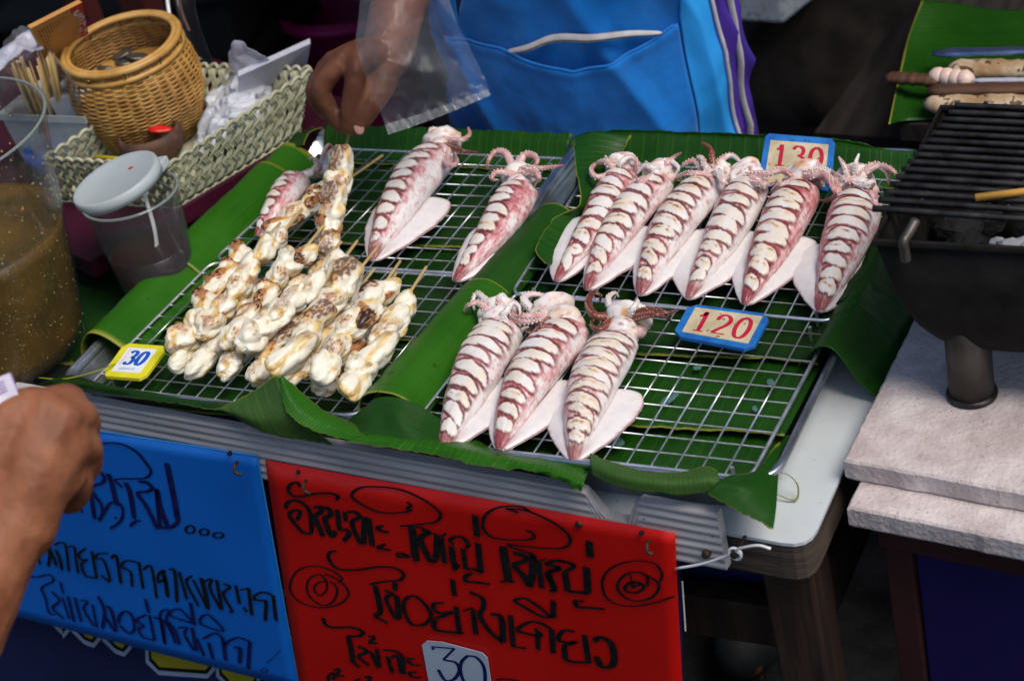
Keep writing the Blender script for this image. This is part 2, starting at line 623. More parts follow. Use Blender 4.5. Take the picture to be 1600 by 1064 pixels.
# ---------------------------------------------------------------- trays
def tray(x0, x1, y0, y1, label):
    cx, cy = (x0 + x1) / 2, (y0 + y1) / 2
    t = empty('aluminium_tray', (cx, cy, TT), label, 'tray', 'aluminium trays on the stall table')
    def loop(e, z, r=.028, n=7):
        hx, hy = (x1 - x0) / 2 + e, (y1 - y0) / 2 + e
        out = []
        for (sx, sy, a0) in ((1, 1, 0), (-1, 1, 90), (-1, -1, 180), (1, -1, 270)):
            for k in range(n):
                a = math.radians(a0 + 90 * k / (n - 1))
                out.append(Vector(((hx - r) * sx + r * math.cos(a), (hy - r) * sy + r * math.sin(a), z - TT)))
        return out
    rings = [loop(-.018, TT + .0015), loop(-.014, TT + .003), loop(-.003, TT + .038), loop(-.001, TT + .043), loop(.0035, TT + .0445),
             loop(.0050, TT + .042), loop(.0042, TT + .0385), loop(.0022, TT + .0390), loop(.0005, TT + .0405), loop(-.0045, TT + .036), loop(-.0155, TT + .001), loop(-.018, TT + .0003)]
    n = len(rings[0])
    vs = [p for r in rings for p in r]
    fs = [tuple(range(n))]
    for i in range(len(rings) - 1):
        for k in range(n):
            k2 = (k + 1) % n
            fs.append((i * n + k, (i + 1) * n + k, (i + 1) * n + k2, i * n + k2))
    fs.append(tuple((len(rings) - 1) * n + k for k in range(n - 1, -1, -1)))
    mk('pan', vs, fs, M['alu'], t, smooth=True)
    # rolled rim as its own wire-stiffened part
    rl = loop(.0030, TT + .0430)
    MB().tube(rl, .0024, 8, closed=True).build('rolled_rim', M['alu'], t, smooth=True)
    return t
tray(-.371, -.046, .022, .492, 'left aluminium tray, holding the grilled meat skewers and three squids')
tray(-.036, .316, -.004, .484, 'right aluminium tray, holding nine squids behind and beside the red 120 card')

# ---------------------------------------------------------------- wire racks (frame + each wire)
def rack(A, B, C_, D_, label, nxw=15, nyw=11, z=.84):
    """A front-left, B front-right, C back-right, D back-left"""
    A, B, C_, D_ = [Vector((p[0], p[1], 0)) for p in (A, B, C_, D_)]
    cen = (A + B + C_ + D_) / 4
    t = empty('wire_rack', up(cen, z), label, 'wire rack', 'wire cooling racks in the trays')
    A, B, C_, D_ = A - cen, B - cen, C_ - cen, D_ - cen
    def P(u, v):
        return (A * (1 - u) + B * u) * (1 - v) + (D_ * (1 - u) + C_ * u) * v
    q = rounded([A, B, C_, D_], .012, 6)
    MB().tube(q, .0016, 8, closed=True).build('frame', M['wire'], t, smooth=True)
    L1 = (D_ - A).length
    me = None
    for i in range(1, nxw):
        u = i / nxw
        a, b = P(u, 0), P(u, 1)
        m = MB().tube([(0, 0, 0), (0, 1, 0)], .00075, 6)
        if me is None:
            me = mesh('wire', m.v, m.f, M['wire'], True)
        o = ob('wire', me, t)
        d = b - a
        o.location = a + Vector((0, 0, .0012))
        o.rotation_euler.z = math.atan2(-d.x, d.y)
        o.scale = (1, d.length, 1)
    for j in range(1, nyw):
        v = j / nyw
        a, b = P(0, v), P(1, v)
        o = ob('wire', me, t)
        d = b - a
        o.location = a - Vector((0, 0, .0002))
        o.rotation_euler.z = math.atan2(-d.x, d.y)
        o.scale = (1, d.length, 1)
    for (u, v) in ((.06, .05), (.94, .05), (.94, .95), (.06, .95)):
        p = P(u, v)
        MB().tube([p, p + Vector((0, 0, -.014))], .0016, 8).build('foot', M['wire'], t)
    return t
rack((-.342, .027), (-.042, .022), (-.037, .239), (-.337, .2345), 'front left wire rack, under the pile of skewers and the yellow 30 card')
rack((-.334, .2365), (-.040, .2400), (-.038, .452), (-.318, .457), 'back left wire rack, under the two whole squids and the held skewer', z=.8425)
rack((-.001, .000), (.299, .001), (.3035, .209), (.006, .2205), 'front right wire rack, under three squids and the red 120 card')
rack((.004, .213), (.304, .206), (.305, .432), (-.010, .449), 'back right wire rack, under the row of six squids', z=.8425)
# ================================================================ BANANA LEAVES
def leaf(label, rows, nu=60, nv=30, m='leaf', rough_edge=.0012, bumpy=.0009, seed=0., swap=False, edges=True, th=.0007, group=None, ruffle=0., name='banana_leaf'):
    """rows: polylines of points; a row runs along v (across the leaf), the rows follow each other along u (the midrib)"""
    rr = [cr(r, nv) for r in rows]
    grid = []
    for j in range(nv):
        colp = cr([rr[i][j] for i in range(len(rr))], nu)
        grid.append(colp)
    vs, uvs = [], []
    for i in range(nu):
        for j in range(nv):
            p = grid[j][i].copy()
            e = min(j, nv - 1 - j) / (nv - 1)
            a = grid[j][min(i + 1, nu - 1)] - grid[j][max(i - 1, 0)]
            b = grid[min(j + 1, nv - 1)][i] - grid[max(j - 1, 0)][i]
            n = a.cross(b)
            if n.length > 1e-10:
                n.normalize()
            else:
                n = Vector((0, 0, 1))
            p += n * bumpy * (nz(p, 22, seed) + .5 * nz(p, 60, seed + 3) + .35 * nz((i * 1.3, j * .05, seed), 1.))
            if j in (0, nv - 1) and b.length > 1e-9:
                p += b.normalized() * rough_edge * nz((i * .6, j, seed), 1., 5) * 1.5
            if ruffle:
                p += n * ruffle * (1 - sm(0, .35, e)) * math.sin(i * .55 + seed + 2 * nz((i * .2, seed, 0)))
            vs.append(p)
            u_, v_ = i / (nu - 1), j / (nv - 1)
            if not edges:
                v_ = .1 + .8 * v_
            elif edges == 'one':
                v_ = v_ * .8
            uvs.append((v_, u_) if swap else (u_, v_))
    fs = []
    for i in range(nu - 1):
        for j in range(nv - 1):
            fs.append((i * nv + j, (i + 1) * nv + j, (i + 1) * nv + j + 1, i * nv + j + 1))
    c = sum(vs, Vector()) / len(vs)
    o = mk(name, [v - c for v in vs], fs, M[m], None, True, None, uvs)
    o.location = c
    s = o.modifiers.new('thickness', 'SOLIDIFY')
    s.thickness = th
    s.offset = 0
    tag(o, label, 'banana leaf', group)
    return o
# sheets lining the trays, one over the other, their wavy dried margins showing between the wires
def lining(x0, x1, ys, zs, label, seed, m='leaf'):
    rows = []
    n = 9
    for i in range(n):
        x = x0 + (x1 - x0) * i / (n - 1)
        k = len(ys)
        row = []
        for j in range(k):
            wob = .010 * nz((x * 9, j * 3.1, seed)) if j in (0, k - 1) else 0
            row.append(Vector((x, ys[j] + wob, zs[j] + .0015 * nz((x * 14, ys[j] * 20, seed)))))
        rows.append(row)
    return leaf(label, rows, 70, 26, m, seed=seed)
lining(-.352, -.062, [.026, .07, .115, .165], [.822, .8215, .820, .818], 'banana leaf lining the front of the left tray below the 30 card', 1., 'leaf')
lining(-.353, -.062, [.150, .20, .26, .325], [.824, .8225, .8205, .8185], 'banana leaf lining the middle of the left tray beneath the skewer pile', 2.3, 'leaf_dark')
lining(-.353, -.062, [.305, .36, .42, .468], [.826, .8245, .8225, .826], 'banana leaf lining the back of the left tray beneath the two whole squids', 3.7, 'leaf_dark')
lining(-.020, .300, [.008, .035, .062, .090], [.816, .8155, .815, .814], 'banana leaf lining the front edge of the right tray', 4.1, 'leaf')
lining(-.020, .300, [.072, .12, .165, .205], [.8225, .821, .8195, .818], 'banana leaf lining the right tray just in front of the 120 card', 5.9, 'leaf')
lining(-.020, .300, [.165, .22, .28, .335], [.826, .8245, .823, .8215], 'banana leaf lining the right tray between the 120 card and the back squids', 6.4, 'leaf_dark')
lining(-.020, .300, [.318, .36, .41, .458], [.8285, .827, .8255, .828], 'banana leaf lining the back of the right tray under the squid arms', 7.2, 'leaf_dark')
# left roll over the tray rim
def lrow(y, x, d=0.):
    return [Vector((x - .034, y, .808)), Vector((x - .029, y, .834 + d)), Vector((x - .016, y, .852 + d)), Vector((x - .001, y, .854 + d)), Vector((x + .016, y, .844 + d)), Vector((x + .034, y, .827))]
leaf('smooth green banana leaf rolled over the left rim of the left tray', [lrow(.085, -.366), lrow(.16, -.366), lrow(.26, -.364), lrow(.35, -.362), lrow(.445, -.358)], 70, 34, 'leaf_bright', swap=True, seed=8., bumpy=.0012)
leaf('short banana leaf overlapping the rear of the rolled leaf on the left rim', [lrow(.215, -.365, .003), lrow(.30, -.364, .004), lrow(.40, -.360, .003)], 40, 30, 'leaf_bright', swap=True, seed=9., bumpy=.0012)
# upright leaf against the back wall of the left tray
rows = []
for px in (508, 560, 640, 720, 800, 893):
    top = Y(px, 199 + (px - 505) * .038, .489)
    rows.append([Vector((top.x + .004, .452, .828)), Vector((top.x + .003, .468, .832)), Vector((top.x + .001, .482, .844)), top + Vector((0, 0, -.001)), top + Vector((0, .004, .0015))])
leaf('upright banana leaf with pale veins along the back wall of the left tray', rows, 90, 22, 'leaf', seed=10., edges='one')
# upright leaf against the back wall of the right tray
rows = []
for px, py in ((893, 216), (925, 208), (975, 203), (1060, 206), (1150, 209), (1240, 213), (1330, 221), (1400, 238), (1450, 252)):
    top = Y(px, py, .486)
    rows.append([Vector((top.x + .004, .440, .829)), Vector((top.x + .003, .462, .833)), Vector((top.x + .001, .478, .848)), top + Vector((0, -.001, -.004)), top])
leaf('tall banana leaf standing along the back wall of the right tray behind the 130 card', rows, 110, 24, 'leaf', seed=11., edges='one', bumpy=.0016)
# its folded end dropping over the two rims
leaf('banana leaf corner folded over the tray rims beside the first back-row squid',
     [[Z(896, 214, .868), Z(930, 206, .872), Z(985, 212, .866)],
      [Z(899, 262, .866), Z(928, 262, .860), Z(965, 262, .846)],
      [Z(906, 318, .862), Z(928, 318, .852), Z(945, 312, .842)],
      [Z(868, 340, .858), Z(895, 345, .848), Z(915, 342, .838)],
      [Z(838, 385, .858), Z(862, 400, .850), Z(882, 396, .842)],
      [Z(852, 412, .858), Z(858, 414, .852), Z(866, 412, .844)]], 60, 24, 'leaf', seed=12.)
# centre hump in three overlapping pieces
def hrow(y, xc, w, d=0., a=.832, b=.834):
    return [Vector((xc - w, y, a)), Vector((xc - w * .82, y, .843 + d * .8)), Vector((xc - w * .45, y, .851 + d)), Vector((xc + w * .08, y, .853 + d)), Vector((xc + w * .5, y, .849 + d)), Vector((xc + w * .86, y, .841 + d * .6)), Vector((xc + w, y, b))]
leaf('rear piece of the banana leaf covering the gap between the two trays', [hrow(.175, -.024, .027, .001), hrow(.24, -.021, .026, .001), hrow(.31, -.016, .025, .001), hrow(.352, -.011, .023, .000)], 60, 30, 'leaf', swap=True, seed=13.)
leaf('long middle piece of the banana leaf covering the gap between the two trays', [hrow(.035, -.031, .033, .006), hrow(.07, -.030, .031, .005), hrow(.13, -.027, .029, .004), hrow(.19, -.024, .028, .003), hrow(.216, -.023, .026, .002)], 60, 34, 'leaf_bright', swap=True, seed=14., bumpy=.0013)
leaf('front end of the banana leaf spilling from between the two trays',
     [[Z(545, 655, .846), Z(565, 640, .858), Z(590, 622, .868), Z(625, 622, .868), Z(665, 640, .856), Z(705, 668, .846)],
      [Z(556, 672, .850), Z(575, 660, .858), Z(597, 650, .862), Z(625, 655, .862), Z(660, 672, .852), Z(700, 690, .846)],
      [Z(540, 690, .848), Z(570, 685, .850), Z(600, 687, .850), Z(640, 698, .848), Z(690, 708, .845), Z(735, 718, .843)]], 40, 40, 'leaf', seed=15.)
# front lip, left tray
leaf('low banana leaf lip curling along the front rim of the left tray',
     [[Z(62, 602, .842), Z(85, 592, .852), Z(120, 588, .846), Z(160, 603, .834)],
      [Z(120, 607, .850), Z(140, 600, .856), Z(165, 602, .848), Z(200, 612, .834)],
      [Z(205, 620, .850), Z(215, 612, .854), Z(232, 613, .848), Z(255, 620, .834)],
      [Z(285, 632, .850), Z(290, 624, .852), Z(300, 624, .846), Z(318, 630, .834)],
      [Z(345, 640, .850), Z(355, 632, .852), Z(368, 630, .846), Z(385, 634, .834)],
      [Z(405, 630, .852), Z(412, 626, .852), Z(420, 628, .846), Z(432, 640, .834)]], 70, 18, 'leaf_dark', seed=16., ruffle=.0008)
leaf('large pale banana leaf flap folded up to a point before the skewers',
     [[Z(332, 642, .853), Z(340, 640, .854), Z(350, 643, .852), Z(365, 650, .846)],
      [Z(375, 622, .862), Z(380, 638, .858), Z(388, 654, .852), Z(398, 668, .842)],
      [Z(405, 603, .872), Z(414, 628, .864), Z(424, 655, .854), Z(438, 680, .838)],
      [Z(428, 587, .882), Z(440, 622, .870), Z(456, 658, .856), Z(478, 688, .836)],
      [Z(441, 588, .882), Z(462, 630, .868), Z(488, 664, .856), Z(520, 694, .838)]], 44, 34, 'leaf_pale', seed=17., bumpy=.0016)
leaf('bright banana leaf slope below the folded point beside the skewers',
     [[Z(442, 587, .8825), Z(438, 590, .882), Z(436, 594, .880)],
      [Z(470, 612, .868), Z(458, 625, .870), Z(447, 640, .866)],
      [Z(505, 640, .856), Z(490, 650, .860), Z(472, 664, .858)],
      [Z(545, 660, .850), Z(530, 668, .854), Z(515, 680, .852)],
      [Z(590, 676, .848), Z(575, 684, .852), Z(560, 692, .850)]], 50, 20, 'leaf_bright', seed=18.)
leaf('wavy yellow-edged banana leaf lip along the front of the right tray',
     [[Z(540, 690, .851), Z(560, 683, .853), Z(590, 676, .850), Z(615, 672, .842)],
      [Z(620, 702, .849), Z(630, 690, .852), Z(640, 680, .848), Z(652, 672, .838)],
      [Z(690, 713, .847), Z(698, 700, .851), Z(705, 690, .846), Z(712, 682, .836)],
      [Z(745, 727, .847), Z(755, 713, .850), Z(765, 704, .845), Z(775, 698, .834)],
      [Z(830, 736, .847), Z(835, 727, .850), Z(842, 716, .845), Z(850, 708, .834)],
      [Z(875, 750, .845), Z(880, 742, .849), Z(885, 730, .845), Z(892, 720, .834)],
      [Z(907, 768, .842), Z(912, 755, .848), Z(917, 743, .845), Z(922, 733, .836)]], 90, 18, 'leaf_bright', seed=19., ruffle=.0010)
leaf('narrow dull curled banana leaf strip on the front rim of the right tray',
     [[Z(922, 708, .848), Z(922, 722, .852), Z(926, 742, .846)],
      [Z(958, 722, .850), Z(956, 738, .854), Z(955, 756, .846)],
      [Z(1010, 736, .850), Z(1010, 750, .854), Z(1005, 768, .845)],
      [Z(1060, 737, .852), Z(1060, 753, .854), Z(1062, 772, .845)],
      [Z(1100, 729, .854), Z(1105, 748, .856), Z(1112, 768, .846)],
      [Z(1120, 735, .852), Z(1124, 750, .852), Z(1124, 764, .847)]], 60, 20, 'leaf_pale', seed=20.)
leaf('pointed banana leaf corner hanging over the front right corner of the right tray',
     [[Z(1102, 768, .848), Z(1112, 764, .850), Z(1122, 752, .852), Z(1140, 742, .850)],
      [Z(1130, 785, .846), Z(1145, 770, .850), Z(1160, 757, .852), Z(1180, 735, .846)],
      [Z(1170, 806, .842), Z(1182, 785, .846), Z(1195, 755, .846), Z(1208, 700, .842)],
      [Z(1208, 827, .838), Z(1212, 800, .840), Z(1215, 755, .840), Z(1219, 690, .838)]], 40, 30, 'leaf', seed=21.)
# right side leaves hanging over the right rim
def rrow(y, x, zo, xo):
    return [Vector((x - .012, y, .832)), Vector((x + .004, y, .850)), Vector((x + .016, y, .852)), Vector((x + .026, y, .840)), Vector((x + xo * .7, y, (zo + .84) / 2)), Vector((x + xo, y, zo))]
leaf('broad banana leaf hanging over the right rim of the right tray beside the front rack',
     [rrow(.155, .300, .806, .050), rrow(.19, .302, .803, .060), rrow(.24, .303, .802, .066), rrow(.27, .304, .802, .066)], 44, 40, 'leaf', seed=22., bumpy=.002)
leaf('banana leaf draped over the right rim of the right tray beside the last squid',
     [rrow(.225, .301, .812, .048), rrow(.29, .303, .808, .050), rrow(.36, .304, .806, .050), rrow(.44, .304, .810, .046)], 50, 40, 'leaf_dark', seed=23., bumpy=.0022)
# bit outside the back left corner, and scraps on the left of the table
leaf('banana leaf piece sticking out past the back left corner of the left tray',
     [[Z(425, 262, .83), Z(440, 240, .848), Z(475, 226, .854)],
      [Z(440, 236, .835), Z(450, 226, .852), Z(480, 212, .856)],
      [Z(455, 214, .84), Z(462, 210, .853), Z(488, 204, .856)],
      [Z(500, 200, .845), Z(500, 199, .853), Z(505, 199, .853)]], 30, 20, 'leaf_dark', seed=24.)
leaf('dark banana leaf lying flat on the table behind the sauce jar',
     [[Vector((-.62, .10, .8035)), Vector((-.60, .20, .804)), Vector((-.60, .30, .8035))],
      [Vector((-.52, .09, .804)), Vector((-.50, .20, .806)), Vector((-.52, .31, .804))],
      [Vector((-.42, .10, .8035)), Vector((-.41, .20, .805)), Vector((-.42, .32, .8035))]], 40, 30, 'leaf_dark', seed=25.)
# thin torn strip arching beyond the front right corner, and one by the jar
def strip(label, pts, r=.0011, m='leaf'):
    c = Vector(pts[1])
    mb = MB().tube(cr([Vector(p) - c for p in pts], 30), [r * (.3 + .7 * math.sin(PI * k / 29)) + .0003 for k in range(30)], 6, flat=.35)
    o = mb.build('leaf_strip', M[m], None, True)
    o.location = c
    tag(o, label, 'leaf strip')
strip('thin torn leaf strip looping out on the white tabletop beside the pointed leaf corner', [Z(1216, 738, .83), Z(1232, 742, .822), Z(1246, 757, .812), Z(1246, 778, .803), Z(1234, 780, .803), Z(1214, 772, .806)])
strip('thin torn leaf strip arching off the front left corner of the left tray', [Z(60, 590, .85), Z(100, 592, .853), Z(150, 580, .856), Z(180, 568, .85)])
# droplets and wet glints lie in the material; milky sap spots on the lining
M['sap'] = pm('watery_sap', (.05, .13, .12), (.12, .22, .21), rough=.12, scale=60, bump=.1, spec=.7)
for i, (px, py, a, b) in enumerate(((1046, 624, .011, .004), (1205, 600, .006, .003), (817, 268, .003, .004), (628, 560, .004, .007), (1180, 640, .004, .002), (955, 690, .012, .006), (1090, 575, .004, .003))):
    c = Z(px, py, .8262)
    n = 18
    o = MB().prism([Vector((a * math.cos(t) * (1 + .25 * nz((t, i, 0), 2)), b * math.sin(t) * (1 + .3 * nz((t, 0, i), 2)), 0)) for t in [2 * PI * k / n for k in range(n)]], (0, 0, .0012)).build('sap_spot', M['sap'])
    o.location = c; o.rotation_euler.z = 1.2 + i
    tag(o, 'pale wet spot of juice under the wires, ' + ('right of the front row squids', 'near the right rim below the 120 card', 'between the two whole squids', 'beside the right-hand skewer', 'lowest on the right', 'in front of the squid with charred arms', 'just below the 120 card')[i], 'juice spot', 'juice spots on the leaves')
# ================================================================ SQUIDS
M['squid'] = vcmat('squid_flesh', rough=.40, bscale=260, bump=.2, bdist=.0005, sss=.06, ssr=.0012, coat=.14, spec=.35, nmix=.05, nscale=160)
M['squid_arm'] = vcmat('squid_arm_skin', rough=.38, bscale=500, bump=.3, bdist=.0004, sss=.15, ssr=.002, coat=.2, nmix=.16, nscale=700)
CREAM, WHITE, PINK, SKIN, MAROON, DARK, SEAR, CHAR = (.70, .62, .53), (.72, .685, .67), (.60, .26, .27), (.31, .060, .070), (.15, .012, .010), (.065, .008, .006), (.60, .30, .045), (.05, .022, .012)
def prof_r(t):
    pts = [(0, .13), (.03, .23), (.10, .36), (.22, .54), (.38, .74), (.55, .90), (.72, 1.0), (.88, .98), (.96, .90), (1, .78)]
    for (a, b), (c, d) in zip(pts, pts[1:]):
        if t <= c:
            u = (t - a) / (c - a)
            return b + (d - b) * (u * u * (3 - 2 * u) * .3 + u * .7)
    return .78
def squid(label, tail, collar, wpx, head, arms, fins=(1, 1), seed=0, nb=9, pinkness=.5, sear=.4, group=None, side=.02, z0=.8445, wb=.60, tiltb=.0, headr=1.0, armw=1.0, half=False):
    A = Z(*tail, z0 + .010); B = Z(*collar, z0 + .016)
    A.z = B.z = 0
    ax = (B - A); Lm = ax.length; ax.normalize()
    sd = Vector((ax.y, -ax.x, 0))                       # to the right when looking tail -> head
    dist = (Z(*tail, z0) - CAMLOC).length
    hw = wpx * (1.09 if len(group or '') > 0 else 1.0) / (FPX / dist) / 2
    t0 = empty('grilled_squid', up((A + B) / 2, z0), label, 'squid', group or 'grilled squids on the wire racks')
    org = t0.location
    rnd = random.Random(seed * 77 + 5)
    # score bands: (t centre, half thickness, lateral centre, half width, slope)
    bands = []
    for k in range(nb):
        t = .13 + (.90 - .13) * (k + .15 * rnd.uniform(-1, 1)) / (nb - 1)
        bands.append((t, (.90 - .13) / (nb - 1) * rnd.uniform(.34, .48), side + rnd.uniform(-.08, .08), wb * rnd.uniform(.80, 1.15), tiltb + rnd.uniform(-.045, .045), rnd.random(), rnd.random()))
    NT, NA = 118, 56
    vs, cols, fs = [], [], []
    bend = rnd.uniform(-.05, .05) * Lm
    for i in range(NT + 1):
        t = i / NT
        r = hw * prof_r(t)
        cx = bend * math.sin(PI * t)
        for k in range(NA):
            a = 2 * PI * k / NA                         # 0 = right, 90 = up
            lat, hgt = math.cos(a), math.sin(a)
            hz = r * .80
            # ---- score marks live on the upper side
            adeg = math.degrees(a)
            if adeg > 270: adeg -= 360
            x = (90 - adeg) / 90
            tt = t + (lat * .02)
            best = -1.0; bb = None
            if hgt > -.45:
                for b_ in bands:
                    tc_ = b_[0] + b_[4] * (x - b_[2]) - .030 * (x - b_[2]) ** 2
                    dx = (x - b_[2]) / b_[3]
                    dt = (tt - tc_ + .012 * nz((x * 2, b_[0] * 9, seed), 1.5) + .005 * nz((x * 7, b_[0] * 30, seed), 1.5)) / b_[1]
                    q = 1 - (abs(dx) ** 2.1 + abs(dt) ** 1.8)
                    if q > best:
                        best = q; bb = (b_, dx, dt)
            p = Vector((lat, hgt, t * 3))
            n1 = nz(p, 2.2, seed); n2 = nz(p, 7, seed + 3); n3 = nz(p, 26, seed)
            topness = sm(-.1, .5, hgt)
            # skin: mottled pink over pale flesh, redder to the left/top, paler on the right flank
            pk = pinkness + .35 * n1 + .45 * n2 + .28 * n3 - .35 * sm(.35, 1., lat) + .12 * sm(.2, -.9, lat)
            skin = mixc(WHITE, PINK, sm(.0, .7, pk))
            skin = mixc(skin, SKIN, sm(.45, 1.0, pk) * .8)
            if n3 > .28:
                skin = mixc(skin, MAROON, .35 * sm(.28, .5, n3))
            tip = sm(.13 + .02 * n2, .05, t) * topness
            skin = mixc(skin, mixc(SKIN, MAROON, .5 + .6 * n2), tip * .85)
            disp = .0
            col = skin
            if bb is not None:
                b_, dx, dt = bb
                inb = sm(-.02, .16, best)
                # cut groove: dark maroon directly beyond the bulge, stronger on the head side
                near = sm(-1.1, -.25, best) * (1 - inb) * sm(1.15, .85, abs(dx))
                gcol = mixc(MAROON, DARK, sm(-.2, .4, n2 + .35 * b_[5]))
                if b_[5] < .25:
                    gcol = mixc(gcol, SKIN, .5)
                zone = sm(1.25, .8, abs(dx)) * sm(.10, .16, t) * (1 - inb)
                col = mixc(col, mixc(SKIN, MAROON, sm(-.3, .4, n1 + n2)), zone * .75)
                col = mixc(col, gcol, near * (.88 if dt < 0 else .70))
                fl = mixc(WHITE, CREAM, sm(-.3, .5, n1 + .3 * sear))
                if b_[6] < sear:
                    s_ = sm(.34, .05, abs(dt - .25 + .5 * nz((x * 3, b_[0] * 20, seed), 1))) * sm(.8, .4, abs(dx + .1))
                    s_ *= sm(-.25, .15, nz((x * 5, t * 40, seed + 9), 1))
                    fl = mixc(fl, SEAR, s_ * .85)
                    fl = mixc(fl, CHAR, sm(.55, .95, s_) * sm(.1, .4, n3 + n2) * .9)
                col = mixc(col, fl, inb)
                disp = hw * (.020 * sm(-.05, .35, best) - .020 * near)
            if hgt < -.2:
                col = mixc(col, WHITE, .6)
            disp += hw * (.05 * n1 + .02 * n2)
            rr = 1 + disp / max(r, .003)
            pos = A + ax * (t * Lm) + sd * (lat * r * rr + cx)
            zz = z0 + max(hz * .70, .002) + hgt * hz * rr * (1 if hgt > 0 else .72)
            vs.append(up(pos, max(zz, z0 + .0002)) - org)
            cols.append(col)
    for i in range(NT):
        for k in range(NA):
            k2 = (k + 1) % NA
            fs.append((i * NA + k, i * NA + k2, (i + 1) * NA + k2, (i + 1) * NA + k))
    fs.append(tuple(range(NA - 1, -1, -1)))
    fs.append(tuple(NT * NA + k for k in range(NA)))
    mk('mantle', vs, fs, M['squid'], t0, True, cols)
    # ---- fins: thick at the root, thin wavy margin
    for s_, sc in ((-1, fins[0]), (1, fins[1])):
        if sc <= 0:
            continue
        NU, NV = 40, 14
        top, colr = [], []
        for i in range(NU + 1):
            u = i / NU
            t = .010 + .62 * u
            prof = (math.sin(PI / 2 * min(1, u / .70)) ** .95 if u < .70 else math.sqrt(max(0, 1 - ((u - .70) / .30) ** 2.2)))
            wout = hw * ((.80 if s_ > 0 else 1.10) * sc * prof + .04)
            rr = hw * prof_r(t)
            for j in range(NV + 1):
                v = j / NV
                w = rr * .62 + v * (rr * .38 + wout)
                wv = 1 + .035 * nz((u * 9, seed, s_), 1) * v + .02 * nz((u * 25, seed, s_), 1) * v
                pos = A + ax * ((t + .0 * v) * Lm - .02 * Lm * v * (1 - u) * 0) + sd * (s_ * w * wv)
                th = (1 - v ** 2.5) * .0048 * min(1, .35 + prof) + .0011
                zb = z0 + .0003 + .0012 * v * (nz((u * 6, seed, s_), 1) + .2)
                top.append((pos, zb, th))
                e = sm(.80, 1.0, v)
                c_ = mixc(WHITE, (.68, .64, .70), .4 * sm(-.2, .4, nz((u * 8, v * 6, seed), 1)))
                c_ = mixc(c_, PINK, sm(.55, 1., e + .4 * nz((u * 30, v, seed), 1)) * .6)
                c_ = mixc(c_, PINK, sm(.15, .0, v) * .35)
                c_ = mixc(c_, SKIN, sm(.35, .0, u) * .5 * sm(.9, .2, v))
                colr.append(c_)
        vs = [up(p, zb + th) - org for p, zb, th in top] + [up(p, zb) - org for p, zb, th in top]
        n = (NU + 1) * (NV + 1); W = NV + 1
        fs = []
        for i in range(NU):
            for j in range(NV):
                q = (i * W + j, i * W + j + 1, (i + 1) * W + j + 1, (i + 1) * W + j)
                fs.append(q if s_ > 0 else q[::-1])
                q2 = tuple(n + x for x in q)
                fs.append(q2[::-1] if s_ > 0 else q2)
        for i in range(NU):
            fs.append((i * W + NV, (i + 1) * W + NV, n + (i + 1) * W + NV, n + i * W + NV))
        for i in (0, NU):
            for j in range(NV):
                fs.append((i * W + j, i * W + j + 1, n + i * W + j + 1, n + i * W + j))
        mk('fin', vs, fs, M['squid'], t0, True, colr + colr)
    # ---- head: lumpy, with the frilled collar of the mantle in front of it
    H = Z(*head, z0 + .014); Hd = up(H, z0 + .0125)
    Bc = up(B + ax * .0, z0 + .0125)
    vs, cols, fs = [], [], []
    NH, NK = 34, 30
    hr = hw * .68 * headr
    P0 = Bc - up(ax, 0) * hw * .35
    path = cr([P0, Bc.lerp(Hd, .45), Hd, Hd + (Hd - Bc).normalized() * hr * .9], NH)
    rad = [hr * (.95 + .12 * math.sin(i * .45 + seed)) * (1 if i < NH - 8 else max(.12, 1 - ((i - NH + 8) / 8.) ** 2 * .92)) * (0.86 + .25 * sm(.35, .8, i / NH)) for i in range(NH)]
    mb = MB().tube(path, rad, NK)
    for v in mb.v:
        n1 = nz(v, 70, seed); n2 = nz(v, 210, seed)
        c_ = mixc(WHITE, CREAM, sm(-.2, .5, n1))
        c_ = mixc(c_, PINK, sm(.15, .5, n2 + pinkness * .3) * .7)
        c_ = mixc(c_, SEAR, sm(.22, .5, n1) * sear * sm(z0 + .010, z0 + .02, v.z))
        c_ = mixc(c_, MAROON, sm(.38, .5, n2) * .55)
        cols.append(c_)
    cen = sum(mb.v, Vector()) / len(mb.v)
    vv = []
    for v in mb.v:
        d = 1 + .16 * nz(v, 95, seed + 2) + .07 * nz(v, 260, seed)
        q = Hd + (v - Hd) * d
        q.z = max(z0 + .001, Hd.z + (q.z - Hd.z) * .85)
        vv.append(q - org)
    mk('head', vv, mb.f, M['squid'], t0, True, cols)
    # eye-side knobs at the neck
    for s_ in (-1, 1):
        kb = MB().lathe([(0, -.0045), (.003, -.0035), (.0046, 0), (.0032, .0034), (0, .0045)], (0, 0, 0), 14)
        kb.v = [v * (1 + .2 * nz(v, 300, seed + s_)) * (hw / .016) + (Bc.lerp(Hd, .55) + sd * s_ * hr * .85 + Vector((0, 0, -.001))) - org for v in kb.v]
        mk('neck_knob', kb.v, kb.f, M['squid'], t0, True, [mixc(CREAM, PINK, .3 + .3 * s_ * rnd.random())] * len(kb.v))
    # ---- arms: tapered, with two rows of suckers
    for ai, arm in enumerate(arms):
        tone = arm[0] if isinstance(arm[0], str) else 'p'
        ap = [q for q in arm if not isinstance(q, str)]
        if tone == 'd':
            c0_, c1_ = (.20, .05, .035), (.07, .02, .015)
        elif tone == 'w':
            c0_, c1_ = WHITE, (.66, .47, .45)
        else:
            c0_, c1_ = (.66, .42, .40), (.46, .19, .17)
        pts = [Hd + Vector((0, 0, .0))]
        m = len(ap)
        L_ = 0
        for q_i, q in enumerate(ap):
            h = q[2] if len(q) > 2 else .010 + .012 * math.sin(PI * min(1, (q_i + 1) / (m + .5))) + .002 * ai
            pts.append(Z(q[0], q[1], z0 + h))
        n = 46
        path = cr(pts, n)
